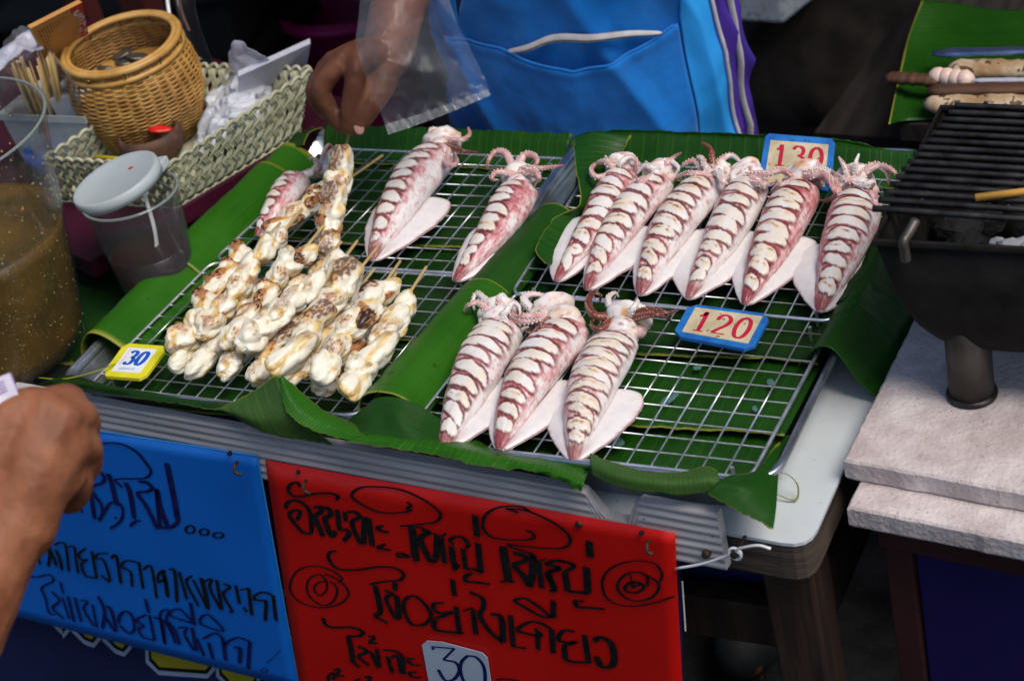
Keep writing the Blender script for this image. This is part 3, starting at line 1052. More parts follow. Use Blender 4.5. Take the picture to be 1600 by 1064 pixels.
        Ltot = sum((path[i + 1] - path[i]).length for i in range(n - 1))
        r0 = .0049 * armw * (.85 + .3 * rnd.random())
        rad = [r0 * (1 - .78 * (i / (n - 1)) ** 1.15) for i in range(n)]
        mb = MB().tube(path, rad, 12, flat=.85)
        cols = []
        for vi, v in enumerate(mb.v):
            i = min(vi // 12, n - 1); kk = vi % 12
            outer = .5 + .5 * math.cos(2 * PI * kk / 12)
            n1 = nz(v, 160, ai + seed)
            c_ = mixc(c0_, c1_, sm(.15, .95, i / n + .35 * n1))
            c_ = mixc(WHITE if tone != 'd' else c0_, c_, sm(.0, .55, outer + .4 * n1) if tone != 'w' else sm(.3, .9, outer + .4 * n1))
            c_ = mixc(c_, CHAR, sm(.86, 1.0, i / n) * (.55 if tone != 'w' else .15))
            cols.append(c_)
        # suckers in two rows along the inner side, joined to the arm
        va = list(mb.v); fa = list(mb.f)
        nrm = None
        step = .0030
        acc = 0; sgn = 1
        cv = Vector((0, 0, 0))
        for i in range(2, n - 1):
            seg = (path[i] - path[i - 1]).length
            acc += seg
            if acc < step * (.6 + .4 * (1 - i / n)):
                continue
            acc = 0
            t_ = (path[min(i + 1, n - 1)] - path[i - 1]).normalized()
            # outer side of the curl carries the suckers that show against the dark leaf
            curv = path[max(i - 4, 0)] + path[min(i + 4, n - 1)] - path[i] * 2
            nn = -curv + t_ * curv.dot(t_)
            if nn.length < 1e-5:
                nn = Vector((0, 0, 1)) - t_ * t_.z
            nn.normalize()
            bnn = t_.cross(nn)
            for q in (-1, 1):
                c_ = path[i] + (nn * .75 + bnn * q * .6).normalized() * rad[i] * .98
                s_r = max(.00035, rad[i] * .30)
                base = len(va)
                for dd in ((1, 0, 0), (-1, 0, 0), (0, 1, 0), (0, -1, 0), (0, 0, 1), (0, 0, -1)):
                    va.append(c_ + Vector(dd) * s_r)
                    cols.append((.82, .68, .62) if tone != 'd' else (.42, .22, .14))
                for f_ in ((0, 2, 4), (2, 1, 4), (1, 3, 4), (3, 0, 4), (2, 0, 5), (1, 2, 5), (3, 1, 5), (0, 3, 5)):
                    fa.append(tuple(base + x for x in f_))
        mk('arm', [v - org for v in va], fa, M['squid_arm'], t0, True, cols)
    return t0
def zt(ox, oy, s, arms):
    out = []
    for a in arms:
        r = []
        for q in a:
            r.append(q if isinstance(q, str) else (ox + q[0] / s, oy + q[1] / s) + tuple(q[2:]))
        out.append(r)
    return out
Z7 = (600, 400, 3.196); Z8 = (800, 200, 2.66); Z5 = (480, 190, 3.225)
squid('front row squid nearest the leaf hump, creamy with thin dark cuts', (690, 690), (783, 510), 92, (778, 492),
      zt(*Z7, [['w', (530, 290), (520, 240), (470, 190), (445, 220), (450, 275)], [(520, 270), (470, 235), (420, 250), (398, 310, .004)], [(585, 270), (575, 215), (600, 200), (610, 265)],
               ['w', (600, 290), (640, 240), (672, 250), (682, 300)], ['w', (605, 350), (615, 410, .012), (650, 432, .008), (690, 372, .008), (722, 355, .006)]]), (0.0, 1.15), 1, 9, .35, .25, z0=.842, tiltb=-.03, wb=.66)
squid('middle squid of the front row, pink-backed with arms swept left', (777, 690), (888, 512), 96, (866, 490),
      zt(*Z7, [['w', (780, 290), (720, 250), (700, 210), (740, 192), (800, 205), (818, 270, .012)], [(790, 280), (880, 278, .02), (948, 266, .014)],
               [(780, 310), (690, 325), (640, 300), (606, 235, .016)], ['d', (800, 350), (760, 385), (700, 375, .004)], [(760, 300), (700, 300), (660, 300), (640, 270)]]), (.62, .85), 2, 9, .62, .18, z0=.842, headr=1.1)
squid('front row squid nearest the 120 card, with charred dark arms', (893, 707), (962, 528), 92, (978, 500),
      zt(*Z7, [['d', (1140, 300), (1060, 300), (1020, 240), (1040, 190), (1080, 198), (1078, 228)], ['w', (1170, 260), (1130, 250), (1120, 210), (1150, 185), (1170, 203)],
               ['d', (1130, 330), (1080, 365), (1040, 350), (1040, 318)], ['d', (1290, 280), (1360, 275), (1420, 285), (1470, 268, .02)], ['d', (1300, 300), (1380, 295), (1430, 322, .008)],
               ['w', (1240, 270), (1262, 235), (1265, 215)]]), (.85, 1.0), 3, 10, .30, .95, z0=.842, headr=1.15, side=.05, wb=.66)
G6 = 'row of six grilled squids at the back of the right tray'
squid('squid at the left end of the back row beside the folded leaf', (867, 428), (972, 268), 64, (970, 256),
      zt(*Z8, [['w', (430, 190), (402, 150), (388, 115, .03)], [(460, 180), (470, 130), (510, 130), (525, 175), (500, 212, .008)], [(400, 195), (350, 203), (330, 175), (350, 150), (392, 150)], [(420, 160), (380, 140), (350, 145, .024)], ['w', (450, 150), (480, 125), (510, 130)]]), (.85, .85), 4, 9, .60, .3, G6)
squid('second squid from the left in the back row, with white arms', (915, 441), (1026, 280), 68, (1030, 268),
      zt(*Z8, [['w', (615, 190), (618, 150), (655, 138), (692, 168), (668, 212, .01)], [(640, 150), (670, 125), (702, 104, .03)], ['w', (600, 190), (570, 160), (555, 140, .02)], [(560, 215), (520, 225), (490, 240, .006)], ['w', (590, 170), (550, 160), (520, 190)]]), (.45, .95), 5, 9, .55, .35, G6)
squid('third squid from the left in the back row, one arm pointing up', (998, 449), (1104, 284), 74, (1118, 272),
      zt(*Z8, [['d', (840, 190), (832, 130, .028), (822, 85, .034), (785, 60, .036)], [(860, 180), (865, 140), (910, 115), (950, 145), (955, 185)], [(800, 180), (760, 140), (720, 150), (712, 166)],
               [(790, 195), (730, 190), (668, 216, .008)], ['w', (860, 190), (880, 225), (905, 245, .012)], [(810, 170), (790, 130), (775, 122), (795, 118)]]), (.55, .50), 6, 9, .42, .95, G6)
squid('fourth squid from the left in the back row, pale with wide white fins', (1074, 455), (1172, 282), 70, (1168, 270),
      zt(*Z8, [['w', (970, 200), (975, 160), (1000, 158), (1010, 185)], ['w', (930, 220), (918, 195), (950, 170), (990, 160)], [(1000, 195), (1060, 190), (1120, 178), (1160, 200), (1172, 240, .012)], [(1000, 225), (1060, 232), (1100, 218, .01)]]), (1.15, 1.25), 7, 9, .30, .7, G6)
squid('dark red squid below the 130 card, arms swept right', (1163, 463), (1250, 292), 76, (1255, 274),
      zt(*Z8, [['w', (1220, 200), (1260, 175), (1310, 180), (1352, 205), (1345, 240)], [(1240, 210), (1290, 205), (1335, 235), (1350, 270), (1310, 302, .01), (1268, 300, .006)],
               [(1150, 230), (1110, 240), (1070, 275, .008)], [(1230, 190), (1290, 190), (1350, 235), (1368, 290)], [(1240, 200), (1300, 195), (1340, 260), (1345, 290, .008)]]), (.62, .95), 8, 9, .85, .75, G6)
squid('squid at the right end of the back row, beside the grill', (1280, 474), (1342, 306), 80, (1334, 282),
      zt(*Z8, [[(1400, 215), (1380, 160, .03), (1358, 120, .036)], ['w', (1425, 200), (1428, 150, .034), (1442, 108, .04)], [(1450, 205), (1500, 155), (1552, 180), (1572, 240, .012)],
               [(1460, 190), (1530, 158), (1590, 185), (1605, 235, .012)], [(1400, 220), (1365, 205), (1330, 182)], ['w', (1450, 240), (1500, 225), (1490, 262, .008)]]), (.85, .95), 9, 9, .62, .3, G6)
G3 = 'squids on the left tray'
squid('larger whole squid on the left tray nearest the held skewer', (579, 396), (684, 238), 78, (690, 222),
      zt(*Z5, [['w', (640, 110), (622, 75), (632, 42), (665, 50), (695, 88)], [(710, 95), (770, 95), (815, 68), (812, 30, .026)], ['d', (720, 130), (790, 150), (878, 160, .012)], [(710, 150), (702, 200), (730, 222), (756, 200), (742, 172)]]), (.55, 1.0), 10, 9, .48, .3, G3, side=-.20, wb=.44)
squid('reddish whole squid on the left tray beside the centre leaf', (709, 428), (813, 290), 68, (808, 272),
      zt(*Z5, [[(1030, 215), (1000, 162), (950, 152), (915, 195), (908, 245, .01)], [(1070, 210), (1100, 168), (1150, 178), (1152, 215), (1090, 247)], [(1100, 240), (1180, 235), (1292, 222, .016)], [(1010, 260), (950, 258), (930, 290), (962, 297)], [(1120, 255), (1150, 255), (1168, 290), (1132, 312, .006)]]), (0.25, 1.0), 11, 9, .72, .4, G3, side=-.15, wb=.48)
squid('small cut squid at the back left of the left tray', (398, 358), (462, 272), 52, (514, 262),
      zt(260, 200, 3.8, [[(930, 260), (900, 220), (880, 185), (845, 185)], [(940, 250), (930, 165), (960, 105), (992, 118)], [(910, 235), (885, 250), (878, 280, .006)], [(950, 240), (960, 170), (975, 130)]]), (0, .75), 12, 7, .55, .3, G3, headr=.55, side=-.25, wb=.45)

# ================================================================ GRILLED MEAT SKEWERS
M['meat'] = vcmat('grilled_meat', rough=.34, bscale=220, bump=.22, bdist=.0005, sss=.12, ssr=.002, coat=.35, spec=.45, nmix=.05, nscale=200)
M['stick'] = pm('bamboo_stick', (.52, .34, .13), (.66, .48, .22), rough=.55, scale=60, bump=.2, sx=(1, 1, .1))
def ico(sub):
    bm = bmesh.new()
    bmesh.ops.create_icosphere(bm, subdivisions=sub, radius=1)
    v = [x.co.copy() for x in bm.verts]
    f = [tuple(y.index for y in x.verts) for x in bm.faces]
    bm.free()
    return v, f
IV, IF = ico(5)
def meat_mesh(seed, brown):
    r = random.Random(seed)
    lobes = [(Vector((r.uniform(-.75, .75), r.uniform(-.6, .6), r.uniform(.1, .8))).normalized(), r.uniform(.10, .34)) for _ in range(5)]
    vs, cols = [], []
    for v in IV:
        d = 1 + .34 * nz(v, 1.0, seed * 3.1) + .10 * nz(v, 2.0, seed) + .010 * nz(v, 6, seed)
        for lv, la in lobes:
            q = v.dot(lv)
            d += la * sm(.72, .98, q)
        fold = abs(nz(v, 1.7, seed + 40))
        d -= .07 * sm(.08, .0, fold)
        p = Vector((v.x * d * 1.26, v.y * d * .84, v.z * d * .74))
        vs.append(p)
        h = nz(v, 1.3, seed + 11); g_ = nz(v, 3.1, seed + 21); k_ = nz(v, 8, seed + 31)
        c = mixc((.80, .755, .62), (.70, .55, .28), sm(.05, .45, h))
        c = mixc(c, (.62, .38, .10), sm(.15, .55, h + .4 * g_) * .8)
        br = sm(.10, .50, nz(v, .9, seed + 61) * 1.1 + (d - 1.02) * .9 * brown + .18 * brown - .12 + .12 * k_ + .15 * g_)
        c = mixc(c, mixc((.58, .30, .06), (.40, .13, .02), sm(.5, 1., br)), br * .9 * min(1, brown))
        ch = sm(.37, .45, k_ * .62 + (d - 1.05) * .7 + .25 * (br - .5) + .06 * g_) * min(1, br * 1.6) * min(1, brown + .1)
        c = mixc(c, (.035, .014, .008), min(1, ch))
        vs_, _ = None, None
        cols.append(c)
    return mesh('meat_piece', vs, IF, M['meat'], True, cols)
MEATS = [meat_mesh(i, b) for i, b in enumerate((.35, .65, .9, .4, 1.1, .55, .3, .8, 1.2, .5))]
def skewer(label, pieces, stick, seed, group='skewers of grilled meat', brown=None, rnd_=1.):
    """pieces: (px, py, height above the rack, size); stick: two (px, py, h) ends"""
    r = random.Random(seed)
    ws = [Z(p[0], p[1], .842 + p[2]) for p in pieces]
    c = sum(ws, Vector()) / len(ws)
    t = empty('meat_skewer', c, label, 'skewer', group)
    n = len(ws)
    for i, (p, w) in enumerate(zip(pieces, ws)):
        a = ws[max(i - 1, 0)]; b = ws[min(i + 1, n - 1)]
        d = (b - a).normalized() if n > 1 else Vector((0, 1, 0))
        o = ob('meat_piece', r.choice(MEATS if not brown else [MEATS[k] for k in brown]), t)
        o.location = w - c
        q = d.to_track_quat('X', 'Z')
        o.rotation_mode = 'QUATERNION'
        from mathutils import Quaternion
        o.rotation_quaternion = Quaternion((0, 0, 1), r.uniform(-.35, .35)) @ q @ Quaternion((1, 0, 0), r.uniform(-.7, .7)) @ (Quaternion((0, 0, 1), PI) if r.random() < .5 else Quaternion())
        s = p[3]
        o.scale = (s * r.uniform(.98, 1.22) * rnd_, s * r.uniform(.92, 1.12), s * r.uniform(.9, 1.1))
    a = Z(stick[0][0], stick[0][1], .842 + stick[0][2]); b = Z(stick[1][0], stick[1][1], .842 + stick[1][2])
    MB().tube([a - c, a.lerp(b, .5) - c, b - c], [.00155, .0016, .0015], 7).build('stick', M['stick'], t, True)
    return t
def zs(lst, h, s, ox=250, oy=300, sc=3.196):
    out = []
    for i, q in enumerate(lst):
        out.append((ox + q[0] / sc, oy + q[1] / sc, (q[2] if len(q) > 2 else h), (q[3] if len(q) > 3 else s)))
    return out
def zp(q, h, ox=250, oy=300, sc=3.196):
    return (ox + q[0] / sc, oy + q[1] / sc, h)
S0, S1 = .0120, .0128
# bottom layer
skewer('bottom-layer skewer whose tip shows furthest left, beside the yellow 30 card', zs([(105, 830), (190, 745), (280, 640), (360, 540), (430, 450)], .011, S0), (zp((105, 830), .011), zp((560, 290), .012)), 1)
skewer('bottom-layer skewer with pale tip, second from the yellow 30 card', zs([(200, 865), (280, 775), (360, 690), (440, 600), (520, 500)], .011, S0), (zp((200, 865), .011), zp((700, 280), .014)), 2)
skewer('bottom-layer skewer with a brown cupped tip piece, third from the 30 card', zs([(350, 875), (425, 790), (500, 700), (580, 610), (660, 500)], .011, S0), (zp((350, 875), .011), zp((820, 330), .012)), 3)
skewer('bottom-layer skewer ending just left of the folded leaf point', zs([(500, 905), (545, 810), (620, 730), (700, 640), (770, 540), (800, 430)], .011, S0), (zp((500, 905), .011), zp((985, 245), .016)), 4)
skewer('bottom-layer skewer with tip resting over the folded leaf point', zs([(640, 925), (730, 860), (800, 770), (880, 680), (940, 570)], .011, S0), (zp((640, 925), .011), zp((1070, 385), .012)), 5)
skewer('bottom-layer skewer with a pale rounded tip close to the right-hand skewer', zs([(820, 955), (900, 850), (960, 770), (1040, 680), (1080, 590)], .011, S0), (zp((820, 955), .011), zp((1180, 405), .012)), 6)
# upper layer
skewer('upper skewer at the far left of the pile, browned all along its left side', zs([(100, 730), (190, 660), (230, 570), (260, 490), (320, 420), (400, 330)], .027, S1), (zp((100, 730), .027), zp((600, 155), .030)), 11, brown=[4, 8, 1, 7])
skewer('upper skewer second from the left, with a long white piece in the middle', zs([(250, 660, .030), (320, 580, .031), (400, 480, .032), (445, 390, .032), (520, 310, .032), (590, 250, .030, .012)], .031, S1), (zp((250, 660), .030), zp((710, 85), .036)), 12)
skewer('upper skewer third from the left, blackened spots at its lower end', zs([(370, 720), (420, 650), (520, 530, .031), (590, 430, .031), (650, 360, .031), (715, 320, .030, .0115)], .029, S1), (zp((370, 720), .029), zp((815, 170), .034)), 13, brown=[4, 8, 2, 0])
skewer('upper skewer fourth from the left, with a long golden piece at its tip', zs([(460, 740, .031), (520, 680, .032), (600, 620, .032), (680, 540, .031), (760, 480, .031), (870, 380, .029, .0145)], .031, .0135), (zp((460, 740), .031), zp((905, 250), .034)), 14, brown=[0, 3, 5, 6])
skewer('upper skewer fifth from the left, topped by a broad white piece', zs([(650, 820, .029, .0150), (720, 720, .030), (790, 630, .030), (860, 550, .030), (930, 450, .029, .0165)], .029, .0135), (zp((650, 820), .029), zp((1095, 265), .033)), 15, brown=[0, 6, 1, 7])
skewer('upper skewer sixth from the left, with charred streaks along its left edge', zs([(830, 880, .028), (880, 780, .030), (960, 680, .031), (1020, 600, .031), (1050, 530, .031), (1115, 500, .029, .0140)], .030, .0142), (zp((830, 880), .028), zp((1200, 345), .032)), 16, brown=[4, 5, 2, 3])
skewer('skewer at the right edge of the pile, glossy with a translucent top piece', zs([(960, 950), (1010, 890), (1080, 810), (1110, 740), (1180, 660), (1215, 590)], .014, .0138), (zp((960, 950), .014), zp((1330, 375), .016)), 17, brown=[0, 3, 9, 6])
# behind the pile
skewer('skewer lying behind the pile towards the half squid, dark-browned', [(440, 352, .020, .0125), (462, 336, .021, .013), (490, 318, .021, .0125), (508, 300, .022, .0125), (530, 290, .020, .012)], ((440, 352, .020), (598, 243, .020)), 18, brown=[4, 8, 7, 2])
skewer('skewer held upright by the vendor over the back of the left tray', [(511, 383, .016, .0130), (515, 360, .025, .0125), (520, 334, .034, .0142), (526, 308, .044, .0128), (531, 283, .053, .0138), (536, 256, .063, .0142)], ((506, 399, .008), (545, 207, .080)), 19, brown=[1, 4, 7, 5], rnd_=.85)

# ================================================================ PRICE CARDS
M['tag_blue'] = pm('worn_blue_tape', (.008, .10, .38), (.015, .17, .50), rough=.5, scale=60, bump=.4, bscale=160, speck=(190, .66, (.02, .03, .07)))
M['tag_cream'] = pm('stained_cream_card', (.44, .36, .22), (.58, .50, .34), rough=.7, scale=70, bump=.25, speck=(170, .66, (.20, .13, .06)))
M['crimson'] = pm('crimson_print', (.42, .006, .030), (.50, .012, .045), rough=.55, scale=80, bump=0)
M['tag_yellow'] = pm('yellow_card', (.62, .56, .015), (.72, .66, .03), rough=.45, scale=40, bump=.1)
M['tag_white'] = pm('white_sticker', (.66, .70, .76), (.76, .79, .84), rough=.5, scale=60, bump=.1)
M['blue_print'] = pm('blue_print', (.006, .07, .42), (.01, .10, .50), rough=.45, scale=80, bump=0)
M['red_print'] = pm('pale_red_print', (.62, .10, .12), (.70, .20, .22), rough=.5, scale=80, bump=0)
DIG = {
 '1': [[(.22, .74), (.42, .80), (.52, .90), (.52, .08)], [(.25, .06), (.80, .06)]],
 '2': [[(.14, .68), (.20, .84), (.45, .94), (.74, .86), (.84, .68), (.70, .48), (.40, .28), (.14, .10)], [(.12, .09), (.88, .09)]],
 '3': [[(.14, .80), (.34, .93), (.64, .92), (.80, .78), (.72, .60), (.46, .52)], [(.46, .52), (.76, .46), (.86, .28), (.72, .10), (.40, .05), (.12, .18)]],
 '0': [[(.50, .95), (.24, .82), (.13, .50), (.24, .17), (.50, .05), (.76, .17), (.87, .50), (.76, .83), (.50, .95)]],
}
def ribbon(mb, pts, w, nrm, off=0., smooth=True, n=None, nib=None, th=.00025, contrast=.0):
    """painted stroke: thin raised ribbon of width w on a surface with normal nrm"""
    pts = [Vector(p) for p in pts]
    if smooth and len(pts) > 2:
        pts = cr(pts, n or (len(pts) - 1) * 7 + 1)
    m = len(pts)
    base = len(mb.v)
    for i, p in enumerate(pts):
        t = pts[min(i + 1, m - 1)] - pts[max(i - 1, 0)]
        if t.length < 1e-9: t = Vector((1, 0, 0))
        t.normalize()
        s = nrm.cross(t).normalized()
        k = 1.0
        if nib is not None:
            k = .42 + .58 * abs(s.dot(nib))
        e = min(i, m - 1 - i)
        if e == 0: k *= .75
        q = w * .5 * k
        for (a, b) in ((1, 0), (.96, 1), (-.96, 1), (-1, 0)):
            mb.v.append(p + s * q * a + nrm * (off + th * b))
    for i in range(m - 1):
        for k in range(3):
            mb.f.append((base + i * 4 + k, base + (i + 1) * 4 + k, base + (i + 1) * 4 + k + 1, base + i * 4 + k + 1))
    mb.f.append((base, base + 1, base + 2, base + 3))
    mb.f.append(tuple(base + (m - 1) * 4 + k for k in (3, 2, 1, 0)))
    return mb
def price_card(name_label, BLc, BRc, TRc, TLc, digits, frame, face, ink, inner=(.12, .88, .14, .86), cut=.10, th=.004, dw=.0021, slant=0., drange=(.10, .90, .12, .88), extra=None):
    cen = (BLc + BRc + TRc + TLc) / 4
    t = empty('price_card', cen, name_label, 'price card', 'price cards on the food')
    def Q(u, v, h=0.):
        p = (BLc * (1 - u) + BRc * u) * (1 - v) + (TLc * (1 - u) + TRc * u) * v
        return p + n_ * h - cen
    n_ = (BRc - BLc).cross(TLc - BLc).normalized()
    c = cut
    q = [Q(c, 0), Q(1 - c, 0), Q(1, c * 1.4), Q(1, 1 - c * 1.4), Q(1 - c, 1), Q(c, 1), Q(0, 1 - c * 1.4), Q(0, c * 1.4)]
    o = MB().prism(q, n_ * th).build('backing', M[frame], t); bevel(o, .0006)
    a, b, c_, d = inner
    MB().prism([Q(a, c_, th), Q(b, c_, th), Q(b, d, th), Q(a, d, th)], n_ * .0004).build('card_face', M[face], t)
    x0, x1, y0, y1 = drange
    x0, x1 = a + (b - a) * x0, a + (b - a) * x1
    y0, y1 = c_ + (d - c_) * y0, c_ + (d - c_) * y1
    nib = (BRc - BLc).normalized()
    m = len(digits)
    for i, ch in enumerate(digits):
        mb = MB()
        w_ = (x1 - x0) / m
        for st in DIG[ch]:
            pts = []
            for (x, y) in st:
                xx = x0 + w_ * (i + .06 + x * .88) + slant * (y - .5)
                pts.append(Q(xx, y0 + (y1 - y0) * y, th + .0004))
            ribbon(mb, pts, dw, n_, .0, smooth=len(st) > 3, nib=nib)
        mb.build('digit', M[ink], t)
    if extra:
        extra(t, Q, n_, th)
    return t
price_card('blue-framed card with red 130 propped behind the back row of squids',
           Z(1184, 296, .848), Z(1299, 303, .848), Y(1306, 221, .458), Y(1198, 212, .458), '130', 'tag_blue', 'tag_cream', 'crimson', inner=(.09, .92, .06, .87), cut=.05, dw=.0040, drange=(.06, .96, .40, .93))
price_card('blue-framed card with red 120 lying flat on the front right wire rack',
           Z(1051, 529, .8455), Z(1176, 553, .8455), Z(1206, 497, .8455), Z(1078, 480, .8455), '120', 'tag_blue', 'tag_cream', 'crimson', inner=(.10, .92, .13, .90), dw=.0040, drange=(.06, .96, .08, .90))
def extra30(t, Q, n_, th):
    mb = MB()
    for k in range(9):
        ribbon(mb, [Q(.30 + .042 * k, .245, th + .0004), Q(.325 + .042 * k, .25 + .012 * (k % 3), th + .0004)], .0006, n_, smooth=False)
    ribbon(mb, [Q(.30, .215, th + .0004), Q(.66, .215, th + .0004)], .0004, n_, smooth=False)
    mb.build('small_print', M['blue_print'], t)
    mb = MB()
    for k in range(5):
        ribbon(mb, [Q(.245, .34 + .10 * k, th + .0004), Q(.262, .39 + .10 * k, th + .0004), Q(.245, .41 + .10 * k, th + .0004)], .0005, n_, smooth=False)
    mb.build('side_print', M['red_print'], t)
price_card('yellow card with blue 30 on the front left corner of the wire rack',
           Z(160, 592, .8445), Z(226, 597, .8445), Z(264, 546, .8445), Z(197, 541, .8445), '30', 'tag_yellow', 'tag_white', 'blue_print', inner=(.17, .83, .14, .86), dw=.0044, drange=(.16, .92, .28, .90), slant=.02, extra=extra30)
# ================================================================ HAND-WRITTEN SIGNS ON THE FRONT
M['red_sheet'] = pm('red_plastic_sheet', (.50, .004, .002), (.60, .006, .003), rough=.42, scale=5, bump=.12, bscale=9, bdist=.004)
M['blue_sheet'] = pm('blue_plastic_sheet', (.004, .13, .56), (.005, .155, .64), rough=.38, scale=5, bump=.12, bscale=9, bdist=.004)
M['blue_edge'] = pm('pale_blue_stitching', (.02, .18, .55), (.04, .26, .64), rough=.5, scale=20, bump=0)
M['navy_cloth'] = pm('navy_banner', (.004, .007, .05), (.006, .012, .075), rough=.6, scale=8, bump=.2)
M['banner_yellow'] = pm('banner_yellow', (.30, .25, .01), (.38, .31, .02), rough=.55, scale=20, bump=0)
M['banner_pale'] = pm('banner_pale_outline', (.25, .31, .45), (.32, .38, .52), rough=.55, scale=20, bump=0)
M['paper'] = pm('white_paper_card', (.36, .42, .54), (.43, .49, .60), rough=.6, scale=30, bump=.12)
def onsign(px, py, off=.0022):
    return PL(px, py, BP1 + bn * off, bn)
def panel(quadpx, m, th, off, name, parent, wav=.0, nu=24, nv=16, sd=0):
    a, b, c, d = [onsign(x, y, off) for x, y in quadpx]      # TL TR BR BL
    vs, fs = [], []
    for s in (1, 0):
        for i in range(nu + 1):
            for j in range(nv + 1):
                u, v = i / nu, j / nv
                p = (a * (1 - u) + b * u) * (1 - v) + (d * (1 - u) + c * u) * v
                vs.append(p + bn * (th * s + wav * nz((u * 2, v * 2, sd))))
    n = (nu + 1) * (nv + 1); W = nv + 1
    for i in range(nu):
        for j in range(nv):
            q = (i * W + j, i * W + j + 1, (i + 1) * W + j + 1, (i + 1) * W + j)
            fs.append(q); fs.append(tuple(n + x for x in q[::-1]))
    for i in range(nu):
        fs.append((i * W, (i + 1) * W, n + (i + 1) * W, n + i * W))
        fs.append((i * W + nv, n + i * W + nv, n + (i + 1) * W + nv, (i + 1) * W + nv))
    for j in range(nv):
        fs.append((j, n + j, n + j + 1, j + 1))
        fs.append((nu * W + j, nu * W + j + 1, n + nu * W + j + 1, n + nu * W + j))
    o = mk(name, vs, fs, m, None, True)
    return keep(o, parent)
def lerp2(p, q, t):
    return (p[0] + (q[0] - p[0]) * t, p[1] + (q[1] - p[1]) * t)
# strokes: panel frames = (ox, oy, scale)
PA, PB, PC = (30, 660, 5.32), (30, 830, 4.546), (250, 820, 4.36)
PD, PE, PF, PG, PH = (430, 740, 5.911), (630, 740, 5.911), (830, 780, 5.912), (560, 880, 3.81), (440, 850, 4.97)
def el(cx, cy, rx, ry, a0=0, a1=390, n=11):
    return [(cx + rx * math.cos(math.radians(a0 + (a1 - a0) * k / (n - 1))), cy + ry * math.sin(math.radians(a0 + (a1 - a0) * k / (n - 1)))) for k in range(n)]
def strokes(name, lst, m, off, parent, nib_dir, wscale=1.0, contrast=True):
    """each stroke becomes its own painted mark"""
    nib = nib_dir
    for (fr, w, pts) in lst:
        P = [onsign(fr[0] + x / fr[2], fr[1] + y / fr[2], off) for x, y in pts]
        mb = MB()
        ribbon(mb, P, w * wscale / 2000., bn, 0., smooth=len(P) > 2, nib=nib if contrast else None, th=.00006)
        o = mb.build(name, m)
        keep(o, parent)
